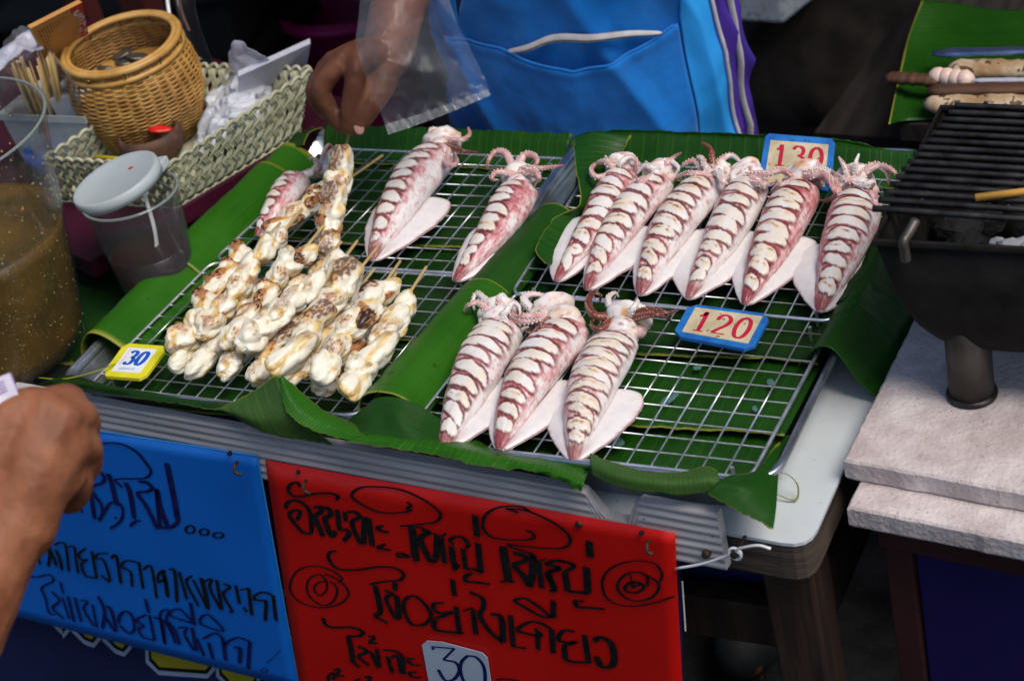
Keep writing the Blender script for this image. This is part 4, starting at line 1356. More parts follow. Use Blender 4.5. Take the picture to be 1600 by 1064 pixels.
# --- red sheet
red = empty('sign_sheet', onsign(740, 900), 'red plastic sheet with black hand-painted Thai lettering, nailed to the board', 'sign', 'hand-written signs on the stall front')
RQ = [(415, 718), (1055, 832), lerp2((1055, 832), (1066, 1064), 1.55), lerp2((415, 718), (468, 1064), 1.9)]
panel(RQ, M['red_sheet'], .0010, .0024, 'sheet', red, .0010, 30, 20, 3)
OFF = .0047
RS = [
 (PD, 5, [(230, 120), (200, 80), (140, 100), (120, 150), (160, 200), (230, 210), (370, 185), (500, 180), (580, 205), (560, 240)]),
 (PD, 6, [(95, 320), (110, 270), (170, 245), (250, 270), (310, 330), (330, 430), (330, 540), (260, 540), (190, 470), (130, 380), (170, 340), (230, 350), (200, 430)]),
 (PD, 8, [(350, 310), (420, 310), (420, 350), (370, 400), (430, 550), (410, 560)]), (PD, 8, [(440, 310), (500, 330), (510, 380), (460, 420), (520, 570), (560, 530)]),
 (PD, 7, [(575, 330), (595, 500), (660, 520), (680, 560), (630, 620)]), (PD, 8, [(640, 350), (655, 440)]), (PD, 7, [(660, 350), (740, 355), (775, 400), (710, 460), (790, 650)]),
 (PD, 10, [(825, 400), (815, 645)]), (PD, 10, [(862, 410), (897, 665)]), (PD, 4, [(820, 400), (862, 408)]), (PD, 6, [(1000, 480), (940, 500), (990, 530), (1050, 540)]), (PD, 6, [(1015, 650), (950, 680), (1000, 695), (1070, 705)]),
 (PD, 6, [(1110, 745), (1160, 735), (1230, 765), (1120, 765)]),
 (PD, 4, [(1215, 260), (1255, 295), (1215, 320), (1250, 340), (1100, 362), (950, 350), (800, 282), (705, 200), (780, 130), (940, 120), (1150, 145), (1350, 230), (1500, 335), (1525, 400), (1460, 450), (1300, 470), (1150, 485)]),
 (PD, 5, [(570, 715), (510, 720), (490, 770), (540, 850), (620, 885), (760, 885), (950, 860), (1100, 870), (1185, 925), (1150, 980), (1000, 995), (870, 1020)]),
 (PE, 10, [(80, 490), (100, 640), (115, 790)]), (PE, 6, [(90, 800), (160, 798)]), (PE, 4, [(40, 490), (130, 490), (220, 520)]), (PE, 8, [(170, 515), (235, 545), (160, 600), (250, 810)]), (PE, 8, [(250, 810), (300, 780), (315, 560)]),
 (PE, 4, [(270, 550), (340, 580), (400, 550)]), (PE, 9, [(350, 590), (385, 825)]), (PE, 6, [(420, 620), (470, 585), (550, 590), (600, 650), (580, 680)]), (PE, 6, [(430, 630), (470, 650)]),
 (PE, 8, [(445, 670), (470, 830), (500, 840), (460, 885)]), (PE, 8, [(550, 690), (580, 880)]), (PE, 6, [(580, 880), (650, 880), (730, 910)]), (PE, 10, [(690, 640), (718, 912)]), (PE, 10, [(662, 382), (685, 582)]),
 (PE, 4, [(1060, 360), (1000, 335), (950, 320), (1150, 345), (1400, 460), (1530, 570), (1530, 650), (1430, 690), (1200, 680), (950, 650)]), (PE, 4, [(1190, 360), (1100, 310), (980, 298), (850, 320), (760, 380), (735, 470), (770, 550), (870, 600), (1100, 612), (1205, 590), (1190, 545), (1130, 525)]),
 (PE, 4, [(950, 650), (1060, 700), (1200, 740)]), (PE, 6, [(640, 920), (580, 940), (580, 990), (680, 1002), (800, 1020)]),
 (PE, 10, [(922, 670), (950, 850), (978, 1000)]), (PE, 4, [(890, 1000), (960, 990), (1040, 1000)]), (PE, 8, [(1010, 730), (1120, 760), (1135, 800), (1030, 840), (1100, 930), (1170, 1040)]), (PE, 9, [(1170, 1040), (1195, 900), (1200, 740)]),
 (PE, 4, [(1180, 740), (1230, 800), (1320, 790)]), (PE, 9, [(1250, 810), (1282, 1055)]), (PE, 6, [(1310, 835), (1400, 800), (1530, 825), (1590, 850)]), (PE, 8, [(1400, 860), (1435, 880), (1345, 920), (1400, 1055)]),
 (PF, 6, [(130, 600), (230, 565), (330, 580), (392, 620), (300, 670)]), (PF, 10, [(310, 670), (340, 850)]), (PF, 7, [(340, 850), (430, 855), (530, 868)]), (PF, 11, [(510, 625), (525, 862)]), (PF, 11, [(535, 385), (545, 535)]), (PF, 7, [(130, 600), (245, 625), (240, 650), (150, 680), (215, 830), (165, 840)]),
 (PF, 3, [(1190, 760), (1210, 690), (1150, 600), (1040, 570), (900, 575), (760, 620), (670, 710), (660, 820), (700, 910), (800, 970), (950, 985), (1150, 950), (1325, 892)]),
 (PF, 3.4, [(1075, 800), (1070, 720), (1000, 675), (900, 680), (820, 740), (800, 820), (860, 900), (980, 940), (1120, 900), (1180, 810), (1150, 750), (1060, 700)]),
 (PF, 4, [(960, 820), (930, 795), (990, 790), (1000, 770), (950, 760), (870, 800), (880, 845), (950, 862), (1030, 830), (1030, 785), (940, 765), (880, 780)]), (PF, 2.4, [(910, 690), (930, 755)]),
 (PF, 6, [(490, 940), (410, 940), (430, 990), (550, 1000), (680, 1012)]),
 (PG, 8, [(100, 130), (130, 280), (90, 310)]), (PG, 7, [(90, 312), (175, 355)]), (PG, 9, [(218, 112), (218, 160)]), (PG, 6, [(155, 160), (205, 185), (165, 210), (220, 328)]), (PG, 8, [(222, 328), (240, 310), (228, 190)]),
 (PG, 5.5, [(270, 280), (272, 225), (310, 195), (355, 205), (410, 260), (432, 320), (380, 365), (310, 355), (270, 270)]), (PG, 6, [(510, 235), (450, 240), (452, 275), (490, 295), (560, 290), (450, 330)]), (PG, 7, [(450, 335), (465, 395), (630, 415)]),
 (PG, 9, [(560, 95), (572, 192)]), (PG, 9, [(580, 255), (602, 412)]), (PG, 9, [(682, 270), (700, 422)]), (PG, 5, [(620, 282), (680, 265)]), (PG, 6.5, [(660, 170), (735, 205), (745, 255), (725, 310), (780, 400), (862, 470)]), (PG, 8, [(862, 470), (850, 325), (785, 300)]),
 (PG, 9, [(905, 308), (922, 495)]), (PG, 6, [(922, 495), (1002, 505)]), (PG, 5.5, [(1050, 385), (1085, 430), (950, 400), (1000, 355), (1070, 350), (1150, 390)]), (PG, 9, [(1150, 390), (1160, 532)]), (PG, 8, [(1068, 410), (1070, 512)]),
 (PG, 5, [(1160, 320), (1090, 315), (1000, 265), (930, 222), (990, 208), (1070, 255), (1150, 322)]), (PG, 9, [(1160, 220), (1162, 322)]),
 (PG, 6, [(1290, 405), (1220, 400), (1190, 450), (1240, 470), (1300, 465), (1220, 490)]), (PG, 7, [(1225, 490), (1245, 575), (1385, 590)]), (PG, 9, [(1345, 425), (1372, 588)]),
 (PG, 8, [(1400, 462), (1440, 440), (1500, 470), (1522, 540), (1512, 605), (1450, 612), (1415, 552)]), (PG, 4, [(820, 690), (880, 688), (960, 698)]),
 (PH, 3, [(440, 300), (468, 262), (380, 200), (250, 168), (130, 200), (70, 290), (70, 370), (150, 450), (300, 492), (450, 462), (520, 385), (480, 310), (400, 255), (330, 230)]),
 (PH, 3, [(350, 290), (300, 235), (220, 262), (195, 340), (230, 420), (320, 475), (400, 442), (432, 365), (410, 310), (370, 290)]), (PH, 3, [(355, 285), (280, 300), (252, 350), (300, 398), (350, 350), (350, 280)]),
 (PH, 6, [(322, 570), (340, 620), (400, 645), (540, 645), (632, 680), (600, 710), (500, 715)]), (PH, 8, [(520, 720), (552, 880), (530, 892)]), (PH, 7, [(532, 892), (605, 955)]), (PH, 6, [(590, 790), (665, 830), (600, 870), (680, 942)]), (PH, 8, [(690, 830), (752, 955)]), (PH, 8, [(740, 810), (758, 952)]),
 (PH, 5, [(670, 715), (722, 718), (685, 765), (750, 765)]), (PH, 6, [(785, 820), (880, 830), (940, 865)]), (PH, 9, [(940, 865), (945, 1005)]), (PH, 8, [(820, 870), (862, 998)]), (PH, 5, [(850, 880), (900, 870), (925, 1000)]),
 (PH, 5, [(1040, 890), (980, 890), (1010, 930), (1082, 940)]), (PH, 5, [(1050, 990), (990, 1000), (1020, 1030), (1090, 1032)]), (PH, 5, [(360, 1060), (370, 1015), (410, 1002), (400, 1050)]), (PH, 5, [(400, 975), (450, 970), (430, 1020), (490, 1022)]),
 (PH, 5, [(560, 1064), (610, 1045)]), (PH, 5, [(640, 1032), (690, 1030), (670, 1075)]),
]
nibr = (bd + Vector((0, 0, .25))).normalized()
strokes('brush_stroke', RS, M['black'], OFF, red, nibr, 1.75)
def nail(px, py, parent_label):
    c = onsign(px, py, .004)
    t = empty('nail', c, parent_label, 'nail', 'bent nails holding the signs')
    tip = onsign(px + 9, py + 17, .012) - c
    MB().tube([Vector((0, 0, 0)) - bn * .003, bn * .002, bn * .005 + tip * .4, tip], .0015, 7).build('shank', M['steel_rust'], t, True)
    MB().lathe([(0, .001), (.0026, .0007), (.0026, -.0007), (0, -.001)], (0, 0, 0), 12, tip.normalized().to_track_quat('Z', 'Y').to_matrix()).build('nail_head', M['steel_rust'], t)
    for v in t.children[-1:]:
        v.location = tip
nail(467, 737, 'bent rusty nail at the top left corner of the red sign')
nail(1003, 832, 'bent rusty nail at the top right corner of the red sign')
nail(359, 708, 'bent dark nail near the top right corner of the blue sign')
# --- blue sheet
blue = empty('sign_sheet', onsign(240, 850), 'blue plastic sheet with dark blue and black hand-painted Thai lettering', 'sign', 'hand-written signs on the stall front')
BQ = [(-60, 640), (402, 712), (468, 1075), (-60, 940)]
panel(BQ, M['blue_sheet'], .0010, .0016, 'sheet', blue, .0008, 30, 20, 9)
keep(MB().tube([onsign(-60, 640, .0022), onsign(402, 712, .0022)], .0010, 6).build('top_edge', M['blue_edge']), blue)
keep(MB().tube([onsign(402, 712, .0022), onsign(468, 1075, .0022)], .0009, 6).build('side_edge', M['blue_edge']), blue)
BS_navy = [
 (PA, 6, [(560, 85), (590, 92), (622, 110)]), (PA, 4.5, [(575, 225), (660, 185), (760, 170), (870, 187), (980, 250), (1060, 345), (1095, 410), (1050, 460), (950, 467), (800, 475), (860, 540)]),
 (PA, 6, [(600, 410), (660, 410), (705, 450), (690, 500), (610, 530), (600, 565), (680, 680), (690, 760), (660, 815)]), (PA, 7, [(545, 480), (590, 600), (612, 700), (625, 800)]), (PA, 8, [(742, 425), (772, 520), (812, 690)]),
 (PA, 5, [(665, 812), (720, 720), (760, 668), (830, 670), (862, 740), (840, 820), (755, 882)]), (PA, 6, [(795, 795), (805, 785)]), (PA, 8, [(885, 500), (925, 600), (955, 800)]), (PA, 6, [(920, 860), (960, 825), (1010, 815)]),
 (PA, 7, [(990, 490), (1060, 500), (1105, 545), (1060, 575), (985, 590), (1060, 700), (1150, 885)]), (PA, 8, [(1145, 550), (1172, 700), (1240, 880)]), (PA, 5, [(470, 660), (530, 750)]), (PA, 5, [(370, 715), (420, 735)]),
 ((0, 560, 2.112), 9, [(550, 345), (572, 450), (588, 540)]), ((0, 560, 2.112), 7, [(588, 540), (560, 558), (522, 556)]), ((0, 560, 2.112), 8, [(515, 432), (528, 556)]),
 (PB, 4.5, [(50, 310), (120, 325), (210, 308), (242, 350), (160, 400), (185, 470), (212, 575), (255, 590)]), (PB, 6, [(290, 358), (312, 440)]), (PB, 5, [(230, 425), (285, 490), (238, 545), (320, 622)]), (PB, 6, [(305, 470), (357, 622)]),
 (PB, 7, [(345, 460), (390, 640)]), (PB, 7, [(395, 470), (440, 640)]), (PB, 5, [(430, 490), (485, 500), (458, 550), (530, 672)]), (PB, 6, [(520, 520), (552, 682)]), (PB, 6, [(560, 460), (605, 560), (590, 692)]), (PB, 6, [(620, 528), (655, 565), (685, 705), (605, 600)]),
 (PB, 5.5, [(705, 650), (712, 600), (750, 568), (800, 598), (818, 690), (780, 722), (712, 665)]), (PB, 7, [(895, 480), (920, 575)]), (PB, 5, [(900, 590), (832, 630), (885, 672), (848, 690), (880, 750), (960, 772)]), (PB, 7, [(925, 595), (962, 772)]),
 (PB, 6, [(955, 610), (1010, 640), (1035, 800)]), (PB, 4.5, [(1010, 560), (1060, 560), (1045, 640), (1100, 750)]),
 (PC, 4.5, [(20, 580), (0, 620), (30, 800)]), (PC, 6, [(0, 640), (90, 700), (135, 815)]), (PC, 6, [(62, 660), (105, 805)]), (PC, 4.5, [(230, 672), (80, 622), (75, 590), (130, 572), (190, 625), (235, 675)]), (PC, 8, [(207, 530), (235, 680)]),
 (PC, 4.5, [(270, 640), (300, 615), (345, 622), (432, 722), (290, 680), (268, 640)]), (PC, 5, [(120, 700), (182, 700), (168, 745), (232, 855)]), (PC, 8, [(217, 700), (250, 855)]), (PC, 7, [(250, 770), (300, 890)]), (PC, 5, [(290, 775), (370, 738), (425, 762)]), (PC, 8, [(425, 762), (448, 922)]),
 (PC, 8, [(330, 800), (362, 912)]), (PC, 5, [(450, 825), (450, 800), (530, 768), (612, 792)]), (PC, 8, [(612, 792), (600, 980)]), (PC, 7, [(500, 832), (545, 845), (540, 940)]),
 (PC, 1.6, [(728, 942), (820, 850)]), (PC, 2, [(685, 985), (710, 975), (735, 995), (700, 1000), (685, 985)]),
]
BS_black = [
 (PB, 6, [(120, 150), (150, 235)]), (PB, 6, [(185, 80), (217, 160), (205, 245)]), (PB, 6, [(190, 75), (250, 200), (262, 245)]), (PB, 5, [(245, 95), (300, 80), (332, 115), (352, 285)]), (PB, 6, [(260, 130), (290, 200), (302, 275)]), (PB, 5, [(345, 110), (390, 112), (402, 200), (417, 295)]),
 (PB, 5, [(472, 120), (422, 160), (442, 200), (482, 200), (442, 230), (470, 312), (550, 332)]), (PB, 7, [(515, 140), (550, 332)]), (PB, 5, [(630, 155), (560, 160), (540, 190), (602, 210), (642, 352), (580, 310)]), (PB, 6, [(650, 190), (690, 180), (722, 372)]),
 (PB, 5, [(860, 225), (762, 208), (728, 250), (790, 290), (802, 392)]), (PB, 7, [(850, 225), (880, 405)]), (PB, 5, [(880, 270), (925, 242), (950, 300), (976, 475)]), (PB, 5, [(1040, 280), (992, 300), (990, 360), (1040, 330)]), (PB, 7, [(1022, 270), (1052, 462)]),
 (PC, 7, [(0, 310), (32, 360), (52, 490)]), (PC, 6, [(60, 300), (100, 322), (115, 525)]), (PC, 7, [(130, 320), (182, 505)]), (PC, 5, [(220, 345), (180, 390), (262, 552)]), (PC, 6, [(225, 372), (322, 565)]), (PC, 8, [(280, 360), (312, 480), (325, 572)]), (PC, 5, [(300, 382), (352, 370), (340, 430), (412, 572)]),
 (PC, 8, [(385, 375), (422, 575)]), (PC, 5, [(430, 400), (477, 422), (430, 470), (490, 582), (470, 592)]), (PC, 7, [(515, 410), (542, 535)]), (PC, 5, [(545, 442), (600, 430)]), (PC, 8, [(603, 430), (625, 612)]), (PC, 6, [(590, 592), (568, 558)]),
 (PC, 5, [(640, 510), (645, 480), (700, 458), (765, 475)]), (PC, 8, [(770, 478), (792, 652)]), (PC, 6, [(640, 510), (700, 515), (722, 530), (716, 652)]),
 ((0, 0, 1), 4, el(297, 827, 7, 6)), ((0, 0, 1), 4, el(319, 831, 7, 5)), ((0, 0, 1), 4, el(341, 836, 8, 4)),
]
strokes('brush_stroke', BS_navy, M['navy_ink'], .0040, blue, nibr, 1.70)
strokes('brush_stroke', BS_black, M['black'], .0040, blue, nibr, 1.6)
# --- small white card stuck on the red sheet
wc = empty('price_card', onsign(715, 1050), 'white paper card with a handwritten 30 stuck on the red sign', 'price card', 'price cards on the food')
poly = [(380, 482), (410, 458), (500, 465), (700, 518), (740, 530), (770, 560), (800, 760), (820, 900), (450, 860)]
keep(MB().prism([onsign(560 + x / 3.81, 880 + y / 3.81, .0050) for x, y in poly], bn * .0006).build('card', M['paper']), wc)
strokes('digit', [(PG, 7, [(438, 500), (450, 512)]), (PG, 5, [(432, 494), (500, 500), (572, 505)]), (PG, 6, [(572, 505), (505, 572)]), (PG, 6.5, [(505, 572), (580, 590), (600, 640), (565, 690), (515, 692), (475, 630)])], M['navy_ink'], .0059, wc, nibr, 1.3)
strokes('digit', [(PG, 6, [(650, 548), (612, 590), (612, 660), (650, 735), (700, 765), (750, 720), (748, 620), (705, 560), (650, 548)])], M['navy_ink'], .0059, wc, nibr, 1.3)
# --- dark banner hanging behind the sheets
ban = empty('banner', onsign(300, 1040, -.02), 'dark navy banner with yellow outlined lettering hanging behind the two sheets', 'banner')
panel([(-120, 640), (1062, 835), (1080, 1500), (-120, 1500)], M['navy_cloth'], .001, -.012, 'cloth', ban, .002, 30, 20, 15)
def glyph(pts, m, off, name):
    keep(MB().prism([onsign(x, y, off) for x, y in pts], bn * .0004).build(name, m), ban)
def rr(x0, y0, x1, y1, sk, cutc, g=0):
    # a letter's rounded foot running down to the right
    w = x1 - x0
    return [(x0 - g, y0 - 40), (x1 + g, y0 - 40 + sk), (x1 + sk * .3 + g, y1 + sk - cutc), (x1 - cutc * .5, y1 + sk + g), (x0 + cutc * 2, y1 + g + sk * .45), (x0 + 3 - g, y1 - cutc - 2)]
for (x0, y0, x1, y1) in ((78, 960, 104, 984), (112, 968, 152, 998), (160, 978, 200, 1012), (228, 1000, 330, 1046), (338, 1024, 400, 1068)):
    glyph(rr(x0, y0, x1, y1, 10, 10, 3), M['banner_pale'], -.0108, 'letter_outline')
    glyph(rr(x0 + 2, y0, x1 - 2, y1 - 4, 10, 9), M['black'], -.0104, 'letter_shadow')
    glyph(rr(x0 + 6, y0, x1 - 5, y1 - 9, 9, 8), M['banner_yellow'], -.0100, 'letter')
glyph([(438, 990), (480, 997), (520, 1120), (470, 1120)], M['banner_yellow'], -.0108, 'letter')
glyph([(430, 918), (452, 922), (456, 934), (434, 930)], M['banner_pale'], -.0108, 'band')
keep(MB().tube([onsign(1066, 908, -.006), onsign(1068, 940, -.006), onsign(1071, 985, -.006)], .0007, 6).build('hem_cord', M['white_plastic']), ban)
# ================================================================ LEFT SIDE: SHELF, JAR, CUP, BASKETS
M['maroon'] = pm('maroon_painted_board', (.030, .003, .011), (.052, .005, .019), spec=.25, rough=.5, scale=14, bump=.25, speck=(120, .74, (.30, .22, .22)))
M['rubber'] = pm('black_rubber', (.006, .007, .008), (.014, .015, .016), rough=.7, scale=30, bump=.3)
M['glass'] = filmmat('clear_glass', (.04, .06, .055), .05, .05, .32, 3.)
M['sauce'] = pm('chilli_sauce', (.060, .034, .004), (.135, .070, .008), rough=.5, scale=18, bump=.5, bscale=60, bdist=.003, speck=(420, .65, (.30, .21, .05)))
M['dark_sauce'] = pm('dark_sauce', (.020, .004, .003), (.035, .008, .005), rough=.25, scale=30, bump=.05)
M['seed'] = pm('pale_seed', (.32, .26, .06), (.44, .37, .12), rough=.5, scale=300, bump=0)
M['chilli'] = pm('red_chilli_bit', (.35, .02, .005), (.5, .05, .01), rough=.4, scale=300, bump=0)
M['cup'] = filmmat('translucent_cup', (.12, .14, .15), .10, .2, .28, 6.)
M['lid'] = pm('frosted_lid', (.42, .48, .50), (.50, .56, .58), rough=.38, scale=12, bump=.1, alpha=.82, sss=.1, rvar=0)
M['cream_weave'] = pm('cream_plastic_weave', (.33, .33, .215), (.45, .45, .31), rough=.5, scale=30, bump=.3, bscale=200, sx=(1, 1, 1))
M['bamboo'] = pm('honey_bamboo', (.30, .145, .030), (.50, .28, .075), rough=.42, scale=60, bump=.35, bscale=240, speck=(300, .70, (.14, .06, .02)))
M['bamboo_rim'] = pm('bamboo_rim', (.42, .22, .05), (.56, .33, .10), rough=.4, scale=40, bump=.2)
M['brown_clay'] = pm('brown_woven_pot', (.055, .025, .016), (.12, .055, .032), rough=.7, scale=80, bump=.8, bscale=150)
M['red_cloth'] = pm('bright_red_plastic', (.50, .008, .008), (.62, .015, .01), rough=.35, scale=40, bump=.3)
M['coin'] = pm('dull_coin', (.20, .20, .19), (.34, .34, .33), rough=.35, metal=.9, scale=200, bump=.4)
M['clear_box'] = pm('cloudy_clear_plastic', (.55, .58, .58), (.64, .67, .66), rough=.3, scale=16, bump=.1, alpha=.62, rvar=0, speck=(180, .70, (.10, .08, .06)))
M['carton'] = pm('white_carton', (.46, .48, .54), (.56, .58, .63), rough=.5, scale=20, bump=.05)
M['film'] = filmmat('clear_film', (.26, .28, .32), .04, .06, .60, 34.)
M['film2'] = pm('folded_film', (.55, .55, .68), (.66, .66, .76), rough=.16, scale=14, bump=.4, bscale=60, bdist=.003, alpha=.62, rvar=0, spec=.8)
M['blue_plastic'] = pm('blue_plastic', (.005, .06, .30), (.007, .08, .36), rough=.35, scale=14, bump=.05)
M['yellow_plastic'] = pm('yellow_plastic', (.62, .47, .01), (.70, .55, .02), rough=.4, scale=14, bump=.05)
mt = MB().prism([Vector((-.655, .068, .8004)), Vector((-.392, .046, .8004)), Vector((-.392, .53, .8004)), Vector((-.655, .54, .8004))], (0, 0, .0015)).build('darkening_mat', M['rubber'])  # black mat put in so the white table reads dark here
tag(mt, 'added black mat darkening the left of the table under the jar and cup', 'mat')
# maroon side table
sd_c = Vector((-.68, .42, 0))
st = empty('side_table', sd_c, 'maroon painted side table carrying the woven tray and baskets', 'side table')
poly = [Vector((-.466, .208, .828)), Vector((-.332, .545, .828)), Vector((-.90, .77, .828)), Vector((-1.03, .43, .828))]
o = MB().prism(poly, (0, 0, .022)).build('tabletop', M['maroon']); bevel(o, .002); keep(o, st)
for p in ((-.70, .34), (-.40, .58), (-.86, .70), (-.97, .45)):
    o = MB().box((p[0], p[1], .4135), (.04, .04, .827)).build('leg', M['maroon']); keep(o, st)
# ---- sauce jar
JC = Vector((-.511, .094, .802))
jar = empty('sauce_jar', JC, 'big glass jar of seedy orange-brown chilli sauce at the left edge', 'sauce jar')
H = .245
ro = lambda z: .088 + .038 * (z / H) ** 1.1
pr = [(.0, 0), (.070, 0), (.082, .002), (.088, .010)] + [(ro(z), z) for z in [.02 + .225 * k / 12 for k in range(13)]] + [(.1275, H + .002), (.1262, H + .0035), (.1240, H + .002)]
pr += [(ro(z) - .0032, z) for z in [.02 + .225 * k / 12 for k in range(12, -1, -1)]] + [(.080, .012), (0, .010)]
MB().lathe(pr, (0, 0, 0), 96).build('jar_glass', M['glass'], jar, True)
M['rim_glass'] = filmmat('glass_rim', (.30, .36, .35), .35, .05, .5, 3.)
MB().tube([Vector((.1262 * math.cos(2 * PI * k / 90), .1262 * math.sin(2 * PI * k / 90), H + .002)) for k in range(90)], .0015, 8, closed=True).build('jar_rim', M['rim_glass'], jar, True)
SL = .142
vs = [(0, .0105), (.078, .0115), (.0845, .020)] + [(ro(z) - .0030, z) for z in [.03 + (SL - .03) * k / 8 for k in range(9)]] + [(ro(SL) - .010, SL + .0008), (0, SL + .001)]
MB().lathe(vs, (0, 0, 0), 96).build('sauce', M['sauce'], jar, True)
rnd = random.Random(5)
mb = MB(); mc = MB()
for k in range(230):
    a = rnd.uniform(0, 2 * PI); z = SL + abs(rnd.gauss(0, .045))
    if z > H - .01: continue
    r = ro(z) - .0042
    p = Vector((r * math.cos(a), r * math.sin(a), z)); s = rnd.uniform(.0006, .0017)
    tgt = mc if rnd.random() < .12 else mb
    b = len(tgt.v)
    for dd in ((1, 0, 0), (-1, 0, 0), (0, 1, 0), (0, -1, 0), (0, 0, 1.3), (0, 0, -1.3)):
        tgt.v.append(p + Vector(dd) * s)
    for f_ in ((0, 2, 4), (2, 1, 4), (1, 3, 4), (3, 0, 4), (2, 0, 5), (1, 2, 5), (3, 1, 5), (0, 3, 5)):
        tgt.f.append(tuple(b + x for x in f_))
stuff(mb.build('clinging_seeds', M['seed'], jar, True)); stuff(mc.build('clinging_chilli', M['chilli'], jar, True))
mb = MB()
for k in range(360):
    a = rnd.uniform(0, 2 * PI); z = rnd.uniform(.02, SL)
    r = ro(z) - .0030
    p = Vector((r * math.cos(a), r * math.sin(a), z)); s = rnd.uniform(.0004, .0010)
    b = len(mb.v)
    for dd in ((1, 0, 0), (-1, 0, 0), (0, 1, 0), (0, -1, 0), (0, 0, 1.3), (0, 0, -1.3)):
        mb.v.append(p + Vector(dd) * s)
    for f_ in ((0, 2, 4), (2, 1, 4), (1, 3, 4), (3, 0, 4), (2, 0, 5), (1, 2, 5), (3, 1, 5), (0, 3, 5)):
        mb.f.append(tuple(b + x for x in f_))
stuff(mb.build('sauce_seeds', M['seed'], jar, True))
# ---- cup
ct = Z(204, 308, .925)
CC = Vector((ct.x, ct.y, .802))
cup = empty('plastic_cup', CC, 'cloudy plastic cup of dark sauce with its flip lid open', 'cup')
Hc = .123
rc = lambda z: .0355 + .0115 * z / Hc
pr = [(0, 0), (.033, 0), (.0355, .003)] + [(rc(z), z) for z in [Hc * k / 8 for k in range(1, 9)]] + [(.0485, Hc + .001), (.0485, Hc + .003), (.0458, Hc + .003)] + [(rc(z) - .0012, z) for z in [Hc * k / 8 for k in range(8, 0, -1)]] + [(.032, .003), (0, .003)]
MB().lathe(pr, (0, 0, 0), 64).build('cup_body', M['cup'], cup, True)
MB().tube([Vector((.0472 * math.cos(2 * PI * k / 60), .0472 * math.sin(2 * PI * k / 60), Hc + .002)) for k in range(60)], .0015, 8, closed=True).build('cup_rim', M['rim_glass'], cup, True)
MB().lathe([(0, .0035), (.0320, .0035), (rc(.01) - .0016, .01), (rc(.066) - .0016, .066), (rc(.066) - .004, .0665), (0, .0668)], (0, 0, 0), 64).build('sauce', M['dark_sauce'], cup, True)
lc = Z(183, 285, .937) - CC
rot = Matrix.Rotation(math.radians(-9), 3, 'Y') @ Matrix.Rotation(math.radians(6), 3, 'X')
lid = MB().lathe([(0, .004), (.040, .0042), (.0435, .0055), (.0455, .0045), (.0462, -.001), (.0458, -.0065), (.0440, -.0065), (.0438, 0), (.040, .0012), (0, .0012)], lc, 64, rot).build('lid', M['lid'], cup, True)
hp = Z(240, 262, .94) - CC
o = MB().box(hp + Vector((.004, .0, -.001)), (.012, .030, .010), rot).build('hinge_tab', M['lid'], cup); bevel(o, .002)
sp = Z(222, 292, .93) - CC
MB().tube(cr([sp + Vector((0, 0, .004)), Vector((.010, .006, .085)), Vector((.006, .0, .05)), Vector((.000, -.004, .012))], 20), [.0028] * 10 + [.004, .005, .006, .0065, .007, .0068, .006, .005, .004, .002], 10, flat=.45).build('spoon', M['white_plastic'], cup, True)
b_ = Z(205, 263, .944) - CC
MB().lathe([(0, .001), (.0025, .0006), (.003, 0)], b_, 10).build('chilli_bit', M['chilli'], cup)
# ---- woven cream tray (lattice walls, scalloped rim)
A0, B0, C0 = Z(275, 322, .853), Z(470, 205, .853), Z(80, 310, .853)
A1, B1, C1 = Z(262, 262, .905), Z(487, 112, .912), Z(68, 250, .905)
D0 = B0 + (C0 - A0); D1 = B1 + (C1 - A1)
wt = empty('woven_tray', (A0 + B0 + C0 + D0) / 4, 'cream woven plastic tray with a scalloped rim on the maroon table', 'woven tray')
def weave_wall(P0, Q0, P1, Q1, flip=1):
    """P0-Q0 bottom edge, P1-Q1 top edge"""
    L_ = (Q0 - P0).length
    nrm = (Q0 - P0).cross(P1 - P0).normalized() * flip
    def S(u, v, h=0):
        u_ = max(0, min(1, u))
        return (P0 * (1 - u_) + Q0 * u_) * (1 - v) + (P1 * (1 - u_) + Q1 * u_) * v + nrm * h
    n = max(6, int(round(L_ / .0135)))
    du = 1 / n
    for k in range(-2, n + 2):
        for sgn in (1, -1):
            for sub in (-1, 0, 1):
                pts = []
                for i in range(13):
                    v = i / 12
                    u = (k + .5) * du + sgn * (v - .5) * du * 2.6 + sub * du * .19
                    if u < -.005 or u > 1.005: continue
                    ph = (v * 3.0 + (0 if sgn > 0 else .5)) * 2 * PI
                    pts.append(S(u, v, .0013 * math.sin(ph)))
                if len(pts) > 3:
                    keep(MB().tube(pts, .00125, 5, flat=.8).build('strand', M['cream_weave'], None, True), wt)
    pts = []
    for i in range(n * 8 + 1):
        u = i / (n * 8)
        pts.append(S(u, 1.0 + .085 * abs(math.sin(PI * u * n)) - .01, .0))
    keep(MB().tube(pts, .0021, 6).build('scalloped_rim', M['cream_weave'], None, True), wt)
    pts = [S(i / (n * 8), -.02 - .06 * abs(math.sin(PI * i / 8)), 0) for i in range(n * 8 + 1)]
    keep(MB().tube(pts, .0021, 6).build('scalloped_base', M['cream_weave'], None, True), wt)
weave_wall(C0, A0, C1, A1)
weave_wall(A0, B0, A1, B1)
weave_wall(B0, D0, B1, D1)
weave_wall(D0, C0, D1, C1)
o = MB().prism([p + Vector((0, 0, .0)) for p in (A0, B0, D0, C0)], (0, 0, .0012)).build('bottom', M['cream_weave']); keep(o, wt)
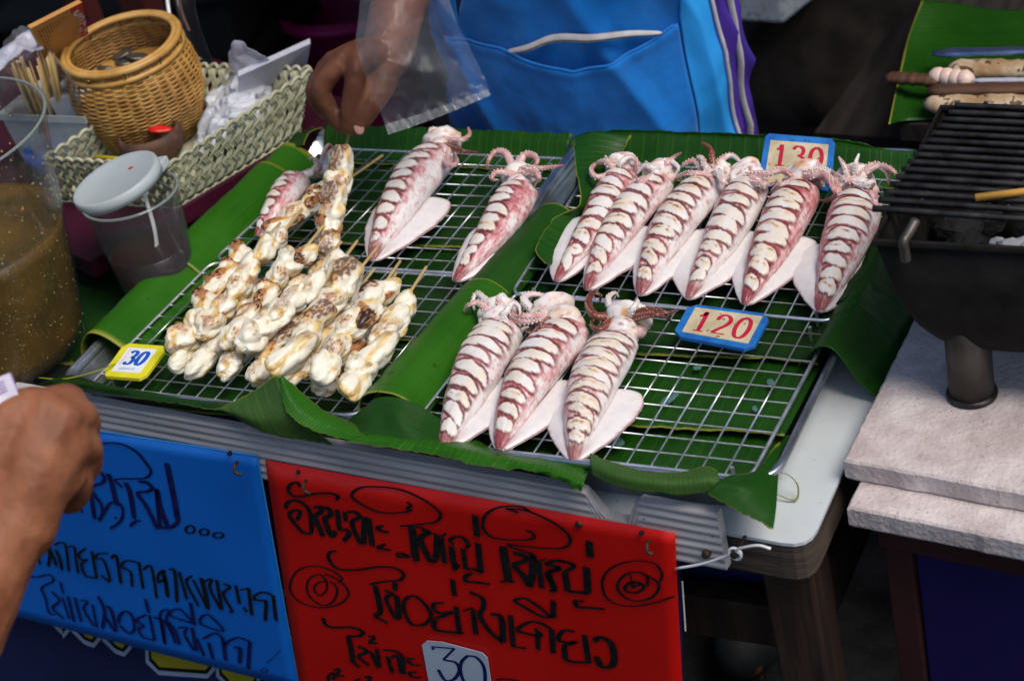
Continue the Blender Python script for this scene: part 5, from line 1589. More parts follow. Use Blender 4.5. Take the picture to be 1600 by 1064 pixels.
# ---- tall bamboo basket
bb = Z(244, 212, .856)
bk = empty('bamboo_basket', bb, 'round honey-coloured woven bamboo basket holding coins', 'basket')
tilt = Matrix.Rotation(math.radians(5), 3, 'X') @ Matrix.Rotation(math.radians(2), 3, 'Y')
Hb = .118
def rb(f):
    pts = [(0, .046), (.18, .060), (.42, .0705), (.62, .0725), (.80, .069), (.92, .0635), (1., .0625)]
    for (a, b), (c, d) in zip(pts, pts[1:]):
        if f <= c:
            u = (f - a) / (c - a)
            return b + (d - b) * u
    return .0625
def sq(a, f):   # the base is squarish
    return 1 + .10 * (1 - f) * (abs(math.cos(2 * a)) ** 3 - .3) * (1 if f < .5 else 1 - (f - .5) * 1.4)
NR = 46
ribs = 36
for j in range(NR):
    f = (j + .5) / NR
    pts = []
    for k in range(144):
        a = 2 * PI * k / 144
        r = rb(f) * sq(a, f) + .0009 * math.sin(a * ribs / 2 + PI * j) + .0004 * nz((a * 2, j * .7, 1))
        pts.append(tilt @ Vector((r * math.cos(a), r * math.sin(a), .004 + f * (Hb - .008))))
    MB().tube(pts, .00112, 5, closed=True).build('weaver', M['bamboo'], bk, True)
for k in range(ribs):
    a = 2 * PI * k / ribs
    pts = [tilt @ Vector((rb(f) * sq(a, f) * math.cos(a), rb(f) * sq(a, f) * math.sin(a), .003 + f * (Hb - .006))) for f in [i / 9 for i in range(10)]]
    MB().tube(pts, .0022, 5, flat=.35, up=tilt @ Vector((math.cos(a), math.sin(a), 0))).build('rib', M['bamboo'], bk, True)
for (dr, dz, rr_) in ((.0015, .0, .0038), (-.0035, .001, .0030), (.0025, -.011, .0032)):
    pts = [tilt @ Vector(((.0625 + dr) * math.cos(2 * PI * k / 72), (.0625 + dr) * math.sin(2 * PI * k / 72), Hb + dz)) for k in range(72)]
    MB().tube(pts, rr_, 8, closed=True).build('rim', M['bamboo_rim'], bk, True)
for k in range(10):
    a = 2 * PI * k / 10 + .3
    c = Vector((.0625 * math.cos(a), .0625 * math.sin(a), Hb))
    out_ = Vector((math.cos(a), math.sin(a), 0))
    pts = [tilt @ (c + out_ * (.0062 * math.cos(t)) + Vector((0, 0, .0055 * math.sin(t) - .003))) for t in [2 * PI * i / 14 for i in range(14)]]
    MB().tube(pts, .0006, 5, closed=True).build('binding', M['steel_rust'], bk)
MB().lathe([(0, .002), (.044, .002), (.046, .004), (0, .005)], (0, 0, 0), 40, tilt).build('base', M['bamboo'], bk)
MB().lathe([(0, .073), (.062, .073), (.062, .076), (0, .0775)], (0, 0, 0), 40, tilt).build('inner_dish', M['bamboo'], bk)
cz = bb.z + .0785
rnd = random.Random(3)
for i, (px, py) in enumerate(((168, 103), (196, 95), (178, 118), (214, 88), (205, 108), (226, 98), (247, 96), (190, 84), (232, 112), (216, 120))):
    p = Z(px, py, cz + .0016 * (i % 4))
    o = MB().lathe([(0, -.0009), (.0118, -.0009), (.0122, -.0005), (.0122, .0005), (.0118, .0009), (.0108, .0006), (0, .0006)], (0, 0, 0), 28).build('coin', M['coin'], None)
    o.location = p; o.rotation_euler = (rnd.uniform(-.25, .25), rnd.uniform(-.25, .25), 0)
    tag(o, 'dull silver coin lying in the round bamboo basket', 'coin', 'coins in the bamboo basket')
# ---- small brown pot with something red
pc = Z(243, 240, .868)
pt = empty('small_pot', pc, 'small dark brown woven pot with bright red plastic inside', 'pot')
MB().lathe([(0, 0), (.030, 0), (.035, .008), (.036, .020), (.033, .028), (.030, .028), (.031, .018), (.028, .006), (0, .005)], (0, 0, 0), 40).build('pot_body', M['brown_clay'], pt, True)
mb = MB()
for k in range(3):
    mb.tube(cr([Vector((-.024 + .004 * k, -.006 + .006 * k, .022)), Vector((-.008, .000 + .004 * k, .031 - .002 * k)), Vector((.010, .006 - .004 * k, .029)), Vector((.024, .010, .024))], 16), .0040 - .0006 * k, 8, flat=.5)
mb.build('red_tie', M['red_cloth'], pt, True)
# ---- cloudy clear box with a white carton and a bag of bamboo sticks
bx = Z(125, 240, .855)
cb = empty('clear_box', bx, 'cloudy clear plastic box in the woven tray, beside the bamboo basket', 'plastic box')
xd = (A0 - C0).normalized(); xd = Vector((xd.x, xd.y, 0)).normalized(); yd = Vector((-xd.y, xd.x, 0))
def boxpts(x0, x1, y0, y1, z):
    return [xd * x0 + yd * y0 + Vector((0, 0, z)), xd * x1 + yd * y0 + Vector((0, 0, z)), xd * x1 + yd * y1 + Vector((0, 0, z)), xd * x0 + yd * y1 + Vector((0, 0, z))]
mb = MB()
W0 = .058
outer = [boxpts(-W0 * s, W0 * s, -.035 * s, .045 * s, z) for s, z in ((.9, 0), (1, .060), (1.06, .0605), (1.06, .068), (1.02, .068), (.97, .062), (.88, .002))]
for r in outer: mb.v += r
for i in range(len(outer) - 1):
    for k in range(4):
        mb.f.append((i * 4 + k, i * 4 + (k + 1) % 4, (i + 1) * 4 + (k + 1) % 4, (i + 1) * 4 + k))
mb.f.append((3, 2, 1, 0)); n = (len(outer) - 1) * 4; mb.f.append((n, n + 1, n + 2, n + 3))
mb.build('box_shell', M['clear_box'], cb)
wcx = Z(150, 200, .87)
o = MB().box((0, 0, 0), (.040, .030, .078), Matrix.Rotation(math.atan2(xd.y, xd.x), 3, 'Z') @ Matrix.Rotation(math.radians(-12), 3, 'Y')).build('white_carton', M['carton'])
o.location = bx + xd * .024 + Vector((0, 0, .041)); bevel(o, .002)
tag(o, 'white carton standing in the clear box in the woven tray', 'carton')
rnd = random.Random(11)
for k in range(34):
    a = bx + xd * rnd.uniform(-.048, -.006) + yd * rnd.uniform(-.018, .020) + Vector((0, 0, .006))
    top = Z(rnd.uniform(14, 84), 0, .99)
    tx = rnd.uniform(0, 1); 
    tp = Z(12 + 72 * tx, 108 - 24 * tx + rnd.uniform(-14, 12), .985 + rnd.uniform(-.008, .008))
    a2 = Z(60 + 48 * tx, 205 + rnd.uniform(-8, 8), .885)
    d = (tp - a2)
    a2 = a2 - d * .2
    mid = a2
    o = MB().tube([Vector((0, 0, 0)), (tp - a2) * .5, tp - a2], [.0014, .0014, .0011], 6).build('bamboo_stick', M['stick'], None, True)
    o.location = a2
    tag(o, 'new bamboo stick in the bagged bundle standing in the clear box', 'bamboo stick', 'bundle of new bamboo sticks')
def crumple(label, rows, m='film', amp=.004, nu=26, nv=26, seed=0, name='plastic_bag', th=.0004, cat='plastic bag', fr=26):
    rr_ = [cr(r, nv) for r in rows]
    vs = []
    for i in range(nv):
        pass
    grid = []
    for j in range(nv):
        grid.append(cr([rr_[i][j] for i in range(len(rr_))], nu))
    vs = []
    for i in range(nu):
        for j in range(nv):
            p = grid[j][i]
            q = Vector((nz(p, fr, seed), nz(p, fr, seed + 7), nz(p, fr, seed + 13))) * amp + Vector((nz(p, fr * 3, seed), nz(p, fr * 3, seed + 5), nz(p, fr * 3, seed + 9))) * amp * .5
            vs.append(p + q)
    fs = [(i * nv + j, (i + 1) * nv + j, (i + 1) * nv + j + 1, i * nv + j + 1) for i in range(nu - 1) for j in range(nv - 1)]
    c = sum(vs, Vector()) / len(vs)
    o = mk(name, [v - c for v in vs], fs, M[m], None, False)
    o.location = c
    s = o.modifiers.new('thickness', 'SOLIDIFY'); s.thickness = th
    tag(o, label, cat)
    return o
crumple('crinkled clear bag wrapped round the bundle of bamboo sticks', [[Z(-6, 110, .99), Z(30, 40, 1.0), Z(70, 70, 1.0), Z(110, 120, .985)], [Z(0, 160, .95), Z(40, 120, .96), Z(90, 110, .96), Z(125, 150, .95)], [Z(40, 200, .89), Z(70, 190, .90), Z(110, 190, .90), Z(130, 200, .89)]], 'film', .006, seed=4)
crumple('torn knot of clear film above the bamboo sticks', [[Z(-10, 90, 1.0), Z(20, 62, 1.01), Z(50, 40, 1.01)], [Z(-5, 110, 1.0), Z(30, 85, 1.01), Z(70, 70, 1.0)]], 'film2', .008, 18, 18, seed=6)
# ---- white crumpled bags and the stack of folded clear bags at the right end of the tray
crumple('white crumpled thin bags filling the right end of the woven tray', [[Z(300, 245, .868), Z(325, 160, .885), Z(352, 108, .895)], [Z(335, 235, .875), Z(355, 150, .905), Z(385, 95, .905)], [Z(365, 225, .868), Z(395, 165, .905), Z(425, 110, .89)], [Z(400, 215, .866), Z(430, 170, .875), Z(450, 140, .87)]], 'carton', .011, 40, 40, seed=21, fr=34)
crumple('crumpled clear bag standing behind the folded bags', [[Z(366, 120, .90), Z(362, 95, .925), Z(375, 68, .95)], [Z(390, 130, .91), Z(392, 100, .93), Z(400, 85, .945)], [Z(415, 130, .90), Z(418, 108, .92), Z(425, 100, .93)]], 'film2', .008, 24, 24, seed=22)
fb = [Z(378, 178, .872), Z(474, 125, .872), Z(484, 66, .935), Z(370, 118, .935)]
fo = MB()
for k in range(4):
    fo.prism([p + Vector((-.004, .006, -.0015)) * k + Vector((0, 0, .0008 * nz((k, i, 0)))) for i, p in enumerate(fb)], (fb[1] - fb[0]).cross(fb[3] - fb[0]).normalized() * .0022)
o = fo.build('folded_bags', M['film2']); bevel(o, .0008); tag(o, 'stack of flat folded clear bags leaning in the woven tray', 'plastic bags')
# ---- blue scoop edge, yellow rod
o = MB().lathe([(0, 0), (.020, 0), (.024, .012), (.025, .026), (.0235, .026), (.0225, .012), (.018, .002), (0, .002)], (0, 0, 0), 36).build('blue_cup', M['blue_plastic'], None, True)
o.location = Z(82, 262, .857); tag(o, 'small blue plastic cup in the near left corner of the woven tray', 'cup')
o = MB().tube([Vector((0, 0, 0)), Z(265, 256, .893) - Z(150, 246, .893)], .0028, 8).build('yellow_rod', M['yellow_plastic'], None, True)
o.location = Z(150, 246, .893); tag(o, 'yellow plastic rod lying along the front of the woven tray', 'rod')
# ---- orange printed packet with a red band
M['orange_print'] = pm('orange_packet', (.34, .14, .025), (.50, .24, .06), rough=.5, scale=10, bump=.1)
M['red_band'] = pm('red_band', (.36, .006, .010), (.42, .01, .012), rough=.5, scale=10, bump=0)
M['brown_print'] = pm('brown_print', (.12, .035, .01), (.14, .04, .012), rough=.6, scale=10, bump=0)
q = [Z(92, 130, .93), Z(146, 95, .93), Z(128, 4, 1.03), Z(48, 45, 1.03)]
qc = sum(q, Vector()) / 4
pk = empty('printed_packet', qc, 'orange printed packet with a red band standing behind the bamboo sticks', 'packet')
nn = (q[1] - q[0]).cross(q[3] - q[0]).normalized()
if nn.dot(CAMLOC - qc) < 0: nn = -nn
Q2 = lambda u, v, h=0: (q[0] * (1 - u) + q[1] * u) * (1 - v) + (q[3] * (1 - u) + q[2] * u) * v + nn * h - qc
MB().prism([Q2(0, 0, -.005), Q2(1, 0, -.005), Q2(1, 1, -.005), Q2(0, 1, -.005)], nn * .005).build('pack', M['orange_print'], pk)
MB().prism([Q2(.76, 0, .0003), Q2(1, 0, .0003), Q2(1, 1, .0003), Q2(.76, 1, .0003)], nn * .0003).build('band', M['red_band'], pk)
mb = MB(); rnd = random.Random(8)
for r_ in range(11):
    u = .10 + .055 * r_
    v = .92
    while v > .12:
        l_ = rnd.uniform(.02, .07)
        ribbon(mb, [Q2(u, v, .0003), Q2(u + .006, v - l_, .0003)], .0016, nn, smooth=False)
        v -= l_ + .02
mb.build('small_print', M['brown_print'], pk)
# Thai word on the red band, reading down
mb = MB()
T = [[(.90, .92), (.80, .90), (.84, .86), (.95, .84)], [(.80, .82), (.95, .80), (.95, .76), (.80, .74)], [(.97, .72), (.97, .68)], [(.80, .70), (.94, .70), (.94, .64), (.80, .64), (.80, .70)], [(.80, .60), (.95, .58), (.93, .53), (.86, .54)],
     [(.82, .48), (.95, .47), (.95, .42), (.82, .42)], [(.80, .37), (.94, .37), (.94, .31), (.80, .31), (.80, .37)], [(.80, .27), (.95, .25), (.95, .20), (.82, .19)], [(.80, .14), (.95, .12)]]
for t_ in T:
    ribbon(mb, [Q2(a, b, .0007) for a, b in t_], .0020, nn)
mb.build('band_lettering', M['carton'], pk)
# ================================================================ BEHIND AND RIGHT
M['terrazzo'] = pm('terrazzo', (.60, .61, .64), (.74, .75, .78), rough=.5, scale=40, bump=.1, speck=(110, .60, (.25, .26, .28)))
M['plaster_grey'] = pm('grey_plaster', (.095, .085, .078), (.15, .135, .12), rough=.85, scale=8, detail=8, bump=.5)
M['magenta'] = pm('magenta_plastic', (.26, .005, .085), (.32, .008, .11), rough=.4, scale=8, bump=.05)
M['pale_blue'] = pm('pale_blue_plastic', (.30, .56, .68), (.36, .62, .74), rough=.4, scale=8, bump=.05)
M['blue_crate'] = pm('cobalt_plastic', (.006, .03, .30), (.008, .04, .36), rough=.4, scale=8, bump=.05)
M['black_bag'] = pm('black_bin_bag', (.006, .006, .008), (.012, .012, .016), rough=.3, scale=10, bump=.8, bscale=30, bdist=.01)
M['old_wood'] = pm('dark_old_wood', (.016, .013, .012), (.036, .030, .028), rough=.85, spec=.15, scale=18, bump=.6, sx=(3, .4, 1))
M['sackcloth'] = pm('brown_sacking', (.030, .023, .018), (.060, .046, .035), rough=.95, spec=.1, scale=18, bump=.7, bscale=90)
M['darkred'] = pm('dark_red_paint', (.045, .005, .004), (.065, .008, .006), rough=.55, scale=8, bump=.2)
M['concrete'] = pm('pinkish_concrete', (.42, .35, .34), (.66, .585, .57), rough=.85, scale=26, detail=8, bump=1., bscale=220, bdist=.0016, speck=(430, .66, (.20, .15, .15)))
M['cast_iron'] = pm('blackened_iron', (.004, .0035, .003), (.012, .010, .009), spec=.2, rough=.7, metal=0., scale=40, bump=.5, bscale=160)
M['bar_steel'] = pm('sooty_steel_bar', (.016, .015, .016), (.050, .048, .048), rough=.42, metal=.6, scale=60, bump=.4)
M['pipe_steel'] = pm('stained_steel', (.045, .040, .034), (.11, .10, .09), rough=.45, metal=.7, scale=24, bump=.2, sx=(2, 2, .3))
M['purple_panel'] = pm('purple_blue_panel', (.008, .004, .060), (.012, .006, .078), rough=.5, scale=6, bump=.1)
M['red_frame'] = pm('oxblood_frame', (.024, .006, .006), (.045, .010, .009), rough=.6, scale=12, bump=.3)
M['ash'] = pm('white_ash', (.45, .46, .50), (.62, .63, .66), rough=.9, scale=60, bump=.6)
M['charcoal'] = pm('charcoal', (.008, .008, .008), (.02, .02, .02), rough=.8, scale=60, bump=1., bdist=.003)
M['grilled_fish'] = pm('grilled_slab', (.30, .18, .085), (.56, .44, .30), rough=.5, scale=40, bump=.5, bscale=120, speck=(90, .58, (.10, .045, .018)))
M['dark_stick'] = pm('charred_bamboo', (.05, .022, .012), (.12, .055, .028), rough=.6, scale=30, bump=.5, sx=(.3, 2, 2))
M['pinkish'] = pm('pale_fish_ball', (.66, .46, .38), (.76, .58, .50), rough=.35, scale=60, bump=.2)
M['foil'] = pm('bluish_steel_strip', (.10, .16, .34), (.22, .30, .50), rough=.25, metal=.8, scale=20, bump=.1)
M['cane'] = pm('orange_cane', (.52, .26, .04), (.66, .36, .07), rough=.5, scale=30, bump=.2)
# ---- concrete slabs
s1 = [Z(1317, 718, .822), Z(1317, 718, .822) + Vector((.50, -.058, 0)), Vector((.90, .42, .822)), Vector((.366, .46, .822))]
def slab(pts, zt_, th, label, m='concrete', name='concrete_slab', cat='slab', grp=None, bv=.002):
    c = sum([Vector((p[0], p[1], 0)) for p in pts], Vector()) / len(pts); c.z = zt_ - th
    # chipped outline: subdivide the edges
    out = []
    n = len(pts)
    for i in range(n):
        a, b = Vector(pts[i]), Vector(pts[(i + 1) % n])
        k_ = max(2, int((b - a).length / .008))
        for k in range(k_):
            p = a.lerp(b, k / k_)
            nr = Vector((b.y - a.y, a.x - b.x, 0)).normalized()
            out.append(Vector((p.x, p.y, 0)) + nr * .0010 * nz(p, 90, i))
    vs = []
    for (dz, ins) in ((0, .0015), (.002, 0), (th - .002, 0), (th, .0022)):
        for p in out:
            q = Vector((p.x - c.x, p.y - c.y, dz))
            d = Vector((q.x, q.y, 0)).normalized()
            vs.append(q - d * (ins + .0012 * max(0, nz((p.x, p.y, dz), 120))))
    m_ = len(out); fs = [tuple(range(m_ - 1, -1, -1))]
    for r in range(3):
        for k in range(m_):
            fs.append((r * m_ + k, r * m_ + (k + 1) % m_, (r + 1) * m_ + (k + 1) % m_, (r + 1) * m_ + k))
    fs.append(tuple(3 * m_ + k for k in range(m_)))
    o = mk(name, vs, fs, M[m]); o.location = c
    tag(o, label, cat, grp)
    return o
slab(s1, .822, .0185, 'upper pinkish-white concrete slab carrying the grill leg', grp='stacked concrete slabs')
s2 = [Z(1323, 792, .8030), Z(1323, 792, .8030) + Vector((.50, -.058, 0)), Vector((.90, .43, .8030)), Vector((.372, .47, .8030))]
slab(s2, .8030, .0190, 'lower pinkish-white concrete slab jutting out below the upper one', grp='stacked concrete slabs')
cab = empty('cabinet', (.62, .25, 0), 'dark cabinet with purple-blue front panel under the concrete slabs', 'cabinet')
bd2 = Vector((.5, -.058, 0)).normalized(); bn2 = Vector((bd2.y, -bd2.x, 0))
O2 = Vector((.378, .040, 0))
rz2 = Matrix.Rotation(math.atan2(bd2.y, bd2.x), 3, 'Z')
def cbox(x, y, z, dx, dy, dz, name, m):
    c = O2 + bd2 * (x + dx / 2) - bn2 * (y + dy / 2); c.z = z + dz / 2
    o = MB().box((0, 0, 0), (dx, dy, dz), rz2).build(name, M[m]); o.location = c; bevel(o, .0015); return keep(o, cab)
cbox(.0, .0, .752, .50, .40, .0315, 'top_rail', 'red_frame')
cbox(.002, .004, .0, .022, .022, .7515, 'post', 'red_frame'); cbox(.476, .004, .0, .022, .022, .7515, 'post', 'red_frame')
cbox(.002, .372, .0, .022, .022, .7515, 'post', 'red_frame'); cbox(.476, .372, .0, .022, .022, .7515, 'post', 'red_frame')
cbox(.026, .008, .05, .448, .008, .70, 'front_panel', 'purple_panel')
cbox(.006, .028, .05, .008, .342, .70, 'side_panel', 'red_frame')
cbox(.026, .010, .02, .448, .02, .028, 'bottom_rail', 'red_frame')
p_ = PL(1424, 881, O2 - bn2 * .008, bn2)
o = MB().lathe([(0, .002), (.003, .0015), (.003, 0)], (0, 0, 0), 12, bn2.to_track_quat('Z', 'Y').to_matrix()).build('screw_head', M['steel_rust']); o.location = p_; keep(o, cab)
# ---- charcoal grill
GX0, GX1, GY0, GY1, GZ = .372, .84, .130, .335, .971
gr = empty('charcoal_grill', (.6, .25, .822), 'black trough-shaped charcoal grill on steel pipe legs', 'grill')
cy, HY = (GY0 + GY1) / 2, (GY1 - GY0) / 2
def bowl(ins, zoff):
    NXB, NS = 30, 26
    vs = []
    for i in range(NXB + 1):
        f = i / NXB
        x = GX0 + ins + (GX1 - GX0 - 2 * ins) * (sm(0, 1, f) * .3 + f * .7)
        e = min((x - GX0 - ins) / .07, (GX1 - ins - x) / .07, 1.0)
        dep = (.108 - ins) * (max(0, 1 - (1 - e) ** 2.6)) ** .5
        for k in range(NS + 1):
            a = PI + PI * k / NS
            c_, s_ = math.cos(a), math.sin(a)
            yy = cy + (HY - ins) * (abs(c_) ** .30) * (1 if c_ > 0 else -1)
            zz = GZ + zoff - dep * abs(s_) ** .30
            vs.append(Vector((x, yy, zz)))
    W_ = NS + 1
    fs = [(i * W_ + k, i * W_ + k + 1, (i + 1) * W_ + k + 1, (i + 1) * W_ + k) for i in range(NXB) for k in range(NS)]
    return vs, fs, NXB, W_
va, fa, NXB, W_ = bowl(0., 0.)
vb, fb_, _, _ = bowl(.003, 0.)
n = len(va)
ff = fa + [tuple(n + q for q in f[::-1]) for f in fb_]
for i in range(NXB):
    for k in (0, W_ - 1):
        ff.append((i * W_ + k, (i + 1) * W_ + k, n + (i + 1) * W_ + k, n + i * W_ + k))
keep(mk('trough', va + vb, ff, M['cast_iron'], None, True), gr)
keep(MB().tube([(GX0, GY0 - .001, GZ + .001), (GX1, GY0 - .001, GZ + .001), (GX1, GY1, GZ + .001), (GX0, GY1, GZ + .001)], .003, 8, closed=True).build('rim_rod', M['cast_iron'], None), gr)
for (x, y) in ((.425, .178), (.77, .178), (.435, .335), (.77, .335)):
    if y < .2:
        lp = Z(1519, 617, .822) if x < .5 else Vector((.77, .165, .822))
    else:
        lp = Vector((x, y - .02, .822))
    zt_ = GZ - .058
    keep(MB().lathe([(.0175, .003), (.0175, zt_ - .822 + .008), (0, zt_ - .822 + .008)], lp, 32).build('leg', M['pipe_steel'], None, True), gr)
    keep(MB().lathe([(0, .0004), (.0195, .0004), (.0200, .0025), (.0192, .0045), (0, .0045)], lp, 32).build('leg_cap', M['bar_steel'], None, True), gr)
# side bracket that carries the grate
b0, b1, b2 = Z(1431, 345, .988), Z(1412, 378, .981), Z(1416, 408, .966)
keep(MB().tube(cr([b0, b0.lerp(b1, .6), b1, b1.lerp(b2, .5), b2], 20), .0038, 10).build('bracket', M['pipe_steel'], None, True), gr)
grate = empty('grill_grate', (.6, .24, .978), 'long grate of dark steel bars lying over the charcoal grill', 'grate')
NB = 15
for k in range(NB):
    f = k / (NB - 1)
    px = 1364 + (1492 - 1364) * f; py = 326 + (165 - 326) * (f ** .94)
    a = Z(px, py, .978)
    keep(MB().tube([a, a + Vector((.005, -.0002, 0)), a + Vector((.44, -.022, 0))], .0026, 8).build('bar', M['bar_steel'], None, True), grate)
for px, py, q1 in ((1432, 326, (1540, 163)), (1570, 335, (1640, 172))):
    a, b = Z(px, py, .9735), Z(q1[0], q1[1], .9735)
    keep(MB().tube([a, b], .0022, 8).build('cross_rod', M['bar_steel'], None, True), grate)
rnd = random.Random(4)
for k in range(26):
    p = Vector((rnd.uniform(.40, .80), rnd.uniform(.195, .31), .905 + rnd.uniform(0, .02)))
    if k < 5:
        p = Z(1560 + 18 * k, 380 + 5 * (k % 2), .925)
    s = rnd.uniform(.005, .008) if k < 5 else rnd.uniform(.010, .018)
    vs = [Vector((v.x * 1.3, v.y, v.z * .8)) * s * (1 + .35 * nz(v, 1.4, k)) for v in ico(2)[0]]
    o = mk('charcoal_lump', vs, ico(2)[1], M['ash'] if k < 5 else M['charcoal']); o.location = p
    tag(o, 'ash-white charcoal lump glimpsed under the grate' if k < 5 else 'black charcoal lump in the grill trough', 'charcoal', 'ashy charcoal lumps' if k < 5 else 'black charcoal lumps')
ca = Z(1524, 309, .984); cb2 = Z(1700, 288, .984)
o = MB().tube([Vector((0, 0, 0)), cb2 - ca], .0030, 8).build('orange_stick', M['cane'], None, True); o.location = ca
tag(o, 'orange-yellow wooden stick lying across the grill grate', 'stick')
# ---- stand behind with leaf and grilled fish
stn = empty('rear_stand', (.55, .88, 0), 'dark wooden stand behind the grill, covered by a banana leaf', 'stand')
o = MB().prism([Vector((.235, .66, .755)), Vector((.95, .60, .755)), Vector((1.0, 1.05, .755)), Vector((.16, 1.12, .755))], (0, 0, .02)).build('tabletop', M['old_wood']); keep(o, stn)
for x, y in ((.27, .70), (.90, .66), (.92, 1.0), (.22, 1.05)):
    keep(MB().box((x, y, .377), (.04, .04, .754)).build('leg', M['old_wood']), stn)
leaf('wide banana leaf on the rear stand under the split grilled skewers', [
     [Z(1388, 195, .790), Z(1402, 130, .783), Z(1418, 62, .783), Z(1440, 2, .795)],
      [Z(1425, 188, .779), Z(1440, 120, .778), Z(1460, 60, .778), Z(1480, 4, .785)],
      [Z(1530, 188, .778), Z(1530, 120, .778), Z(1540, 60, .778), Z(1550, 14, .782)],
      [Z(1640, 190, .778), Z(1640, 120, .778), Z(1640, 60, .778), Z(1640, 20, .782)],
      [Z(1760, 190, .778), Z(1760, 120, .778), Z(1760, 60, .778), Z(1760, 30, .782)]], 50, 40, 'leaf', seed=31., swap=True)
def bar(name, a, b, w, h, m, label, cat, grp=None, lump=0., seed=0):
    a, b = Vector(a), Vector(b)
    n = 24
    mb = MB()
    pts = [a.lerp(b, k / n) + Vector((0, 0, lump * .3 * nz((k * .5, seed, 0)))) for k in range(n + 1)]
    rr_ = [w * (1 + .25 * nz((k * .45, seed, 3))) * (min(1, .45 + k * .3) * min(1, .45 + (n - k) * .3)) for k in range(n + 1)]
    mb.tube(pts, rr_, 10, flat=h / w, up=(0, 0, 1))
    c = (a + b) / 2
    mb.v = [v - c for v in mb.v]
    o = mb.build(name, M[m], None, True); o.location = c
    tag(o, label, cat, grp)
    return o
bar('grilled_slab', Z(1446, 163, .792), Z(1700, 160, .792), .017, .010, 'grilled_fish', 'long browned grilled slab on the leaf nearest the grill grate', 'grilled food', 'grilled slabs on the rear stand', .006, 1)
bar('grilled_slab', Z(1482, 108, .790), Z(1700, 110, .790), .015, .009, 'grilled_fish', 'long browned grilled slab on the leaf below the bluish strip', 'grilled food', 'grilled slabs on the rear stand', .006, 2)
bar('steel_strip', Z(1456, 84, .800), Z(1700, 76, .800), .0085, .0035, 'foil', 'bluish shiny strip over the rear grilled slab', 'strip', None, 0, 3)
bar('split_bamboo', Z(1384, 121, .799), Z(1470, 127, .801), .0085, .006, 'dark_stick', 'charred split bamboo handle sticking out over the rear leaf', 'bamboo stick', 'bamboo clamps on the rear stand', .002, 4)
bar('split_bamboo', Z(1450, 141, .803), Z(1700, 136, .803), .0105, .005, 'dark_stick', 'dark split bamboo lying between the two grilled slabs', 'bamboo stick', 'bamboo clamps on the rear stand', .002, 5)
for k in range(4):
    vs = [v * (.0105 + .001 * nz(v, 2, k)) for v in ico(2)[0]]
    o = mk('fish_ball', vs, ico(2)[1], M['pinkish'], None, True); o.location = Z(1466 + 14 * k, 120 + 1.6 * k, .803)
    tag(o, 'pale pinkish ball threaded beside the bamboo on the rear leaf', 'fish ball', 'row of pale balls on the rear stand')
o = bar('bamboo_binding', Z(1520, 126, .806), Z(1700, 124, .806), .004, .002, 'film2', 'pale shiny strip beside the row of pale balls', 'strip')
# ---- terrazzo bench
c1 = Z(1224, 38, .42)
bench = empty('terrazzo_bench', (c1.x - .4, c1.y + .3, 0), 'speckled grey terrazzo bench with a round leg, behind the vendor', 'bench')
bq = [c1 + Vector((-1.0, .12, 0)), c1, c1 + Vector((.08, .30, 0)), c1 + Vector((.02, .50, 0)), c1 + Vector((-.95, .60, 0))]
o = MB().prism(bq, (0, 0, .065)).build('seat', M['terrazzo']); bevel(o, .006); keep(o, bench)
keep(MB().lathe([(.075, 0), (.075, .415)], (c1.x - .16, c1.y + .24, 0), 32).build('round_leg', M['plaster_grey'], None, True), bench)
keep(MB().lathe([(.085, 0), (.085, .415)], (c1.x - .80, c1.y + .32, 0), 32).build('round_leg', M['plaster_grey'], None, True), bench)
# ---- bucket, cooler, crate, bags, planks
bq_ = empty('bucket', Z(545, 2, .31) * 1, 'magenta plastic bucket on the ground behind the hand', 'bucket')
bq_.location.z = 0
MB().lathe([(0, 0), (.105, 0), (.110, .01), (.135, .30), (.150, .300), (.152, .308), (.150, .316), (.134, .316), (.130, .305), (.104, .012), (0, .012)], (0, 0, 0), 56).build('pail', M['magenta'], bq_, True)
MB().tube([Vector((.146 * math.cos(a), .146 * math.sin(a) , .302 - .02 * math.sin(a / 1.0))) for a in [PI * k / 24 + PI for k in range(25)]], .004, 8).build('bail', M['magenta'], bq_, True)
cl = empty('cool_box', (-.78, 1.86, 0), 'pale blue plastic cool box on the ground behind the vendor', 'cool box')
o = MB().box((0, 0, .15), (.26, .22, .30)).build('tub', M['pale_blue'], cl); bevel(o, .02, 4)
o = MB().box((0, 0, .325), (.28, .24, .045)).build('lid', M['pale_blue'], cl); bevel(o, .012, 3)
cl.rotation_euler.z = -.5
cr_ = empty('blue_crate', (-.20, 2.05, 0), 'cobalt blue plastic crate standing beyond the terrazzo bench', 'crate')
for (c, d, nm) in (((0, 0, .008), (.42, .30, .016), 'base'), ((0, -.15, .16), (.42, .010, .30), 'side'), ((0, .15, .16), (.42, .010, .30), 'side'), ((-.21, 0, .16), (.010, .31, .30), 'side'), ((.21, 0, .16), (.010, .31, .30), 'side'), ((0, -.157, .30), (.44, .014, .03), 'lip')):
    o = MB().box(c, d).build(nm, M['blue_crate'], cr_); bevel(o, .003)
def blob(name, loc, sc, m, label, cat, seed, amp=.25, grp=None, fl=.0):
    vs0, f0 = ico(4)
    vs = []
    for v in vs0:
        d = 1 + amp * nz(v, 1.6, seed) + amp * .5 * nz(v, 4, seed) + amp * .18 * abs(nz(v, 9, seed))
        q = Vector((v.x * sc[0], v.y * sc[1], v.z * sc[2])) * d
        q.z = max(q.z, -sc[2] * .8)
        vs.append(q)
    o = mk(name, vs, f0, M[m], None, True)
    o.location = (loc[0], loc[1], loc[2] + sc[2] * .8)
    tag(o, label, cat, grp)
    return o
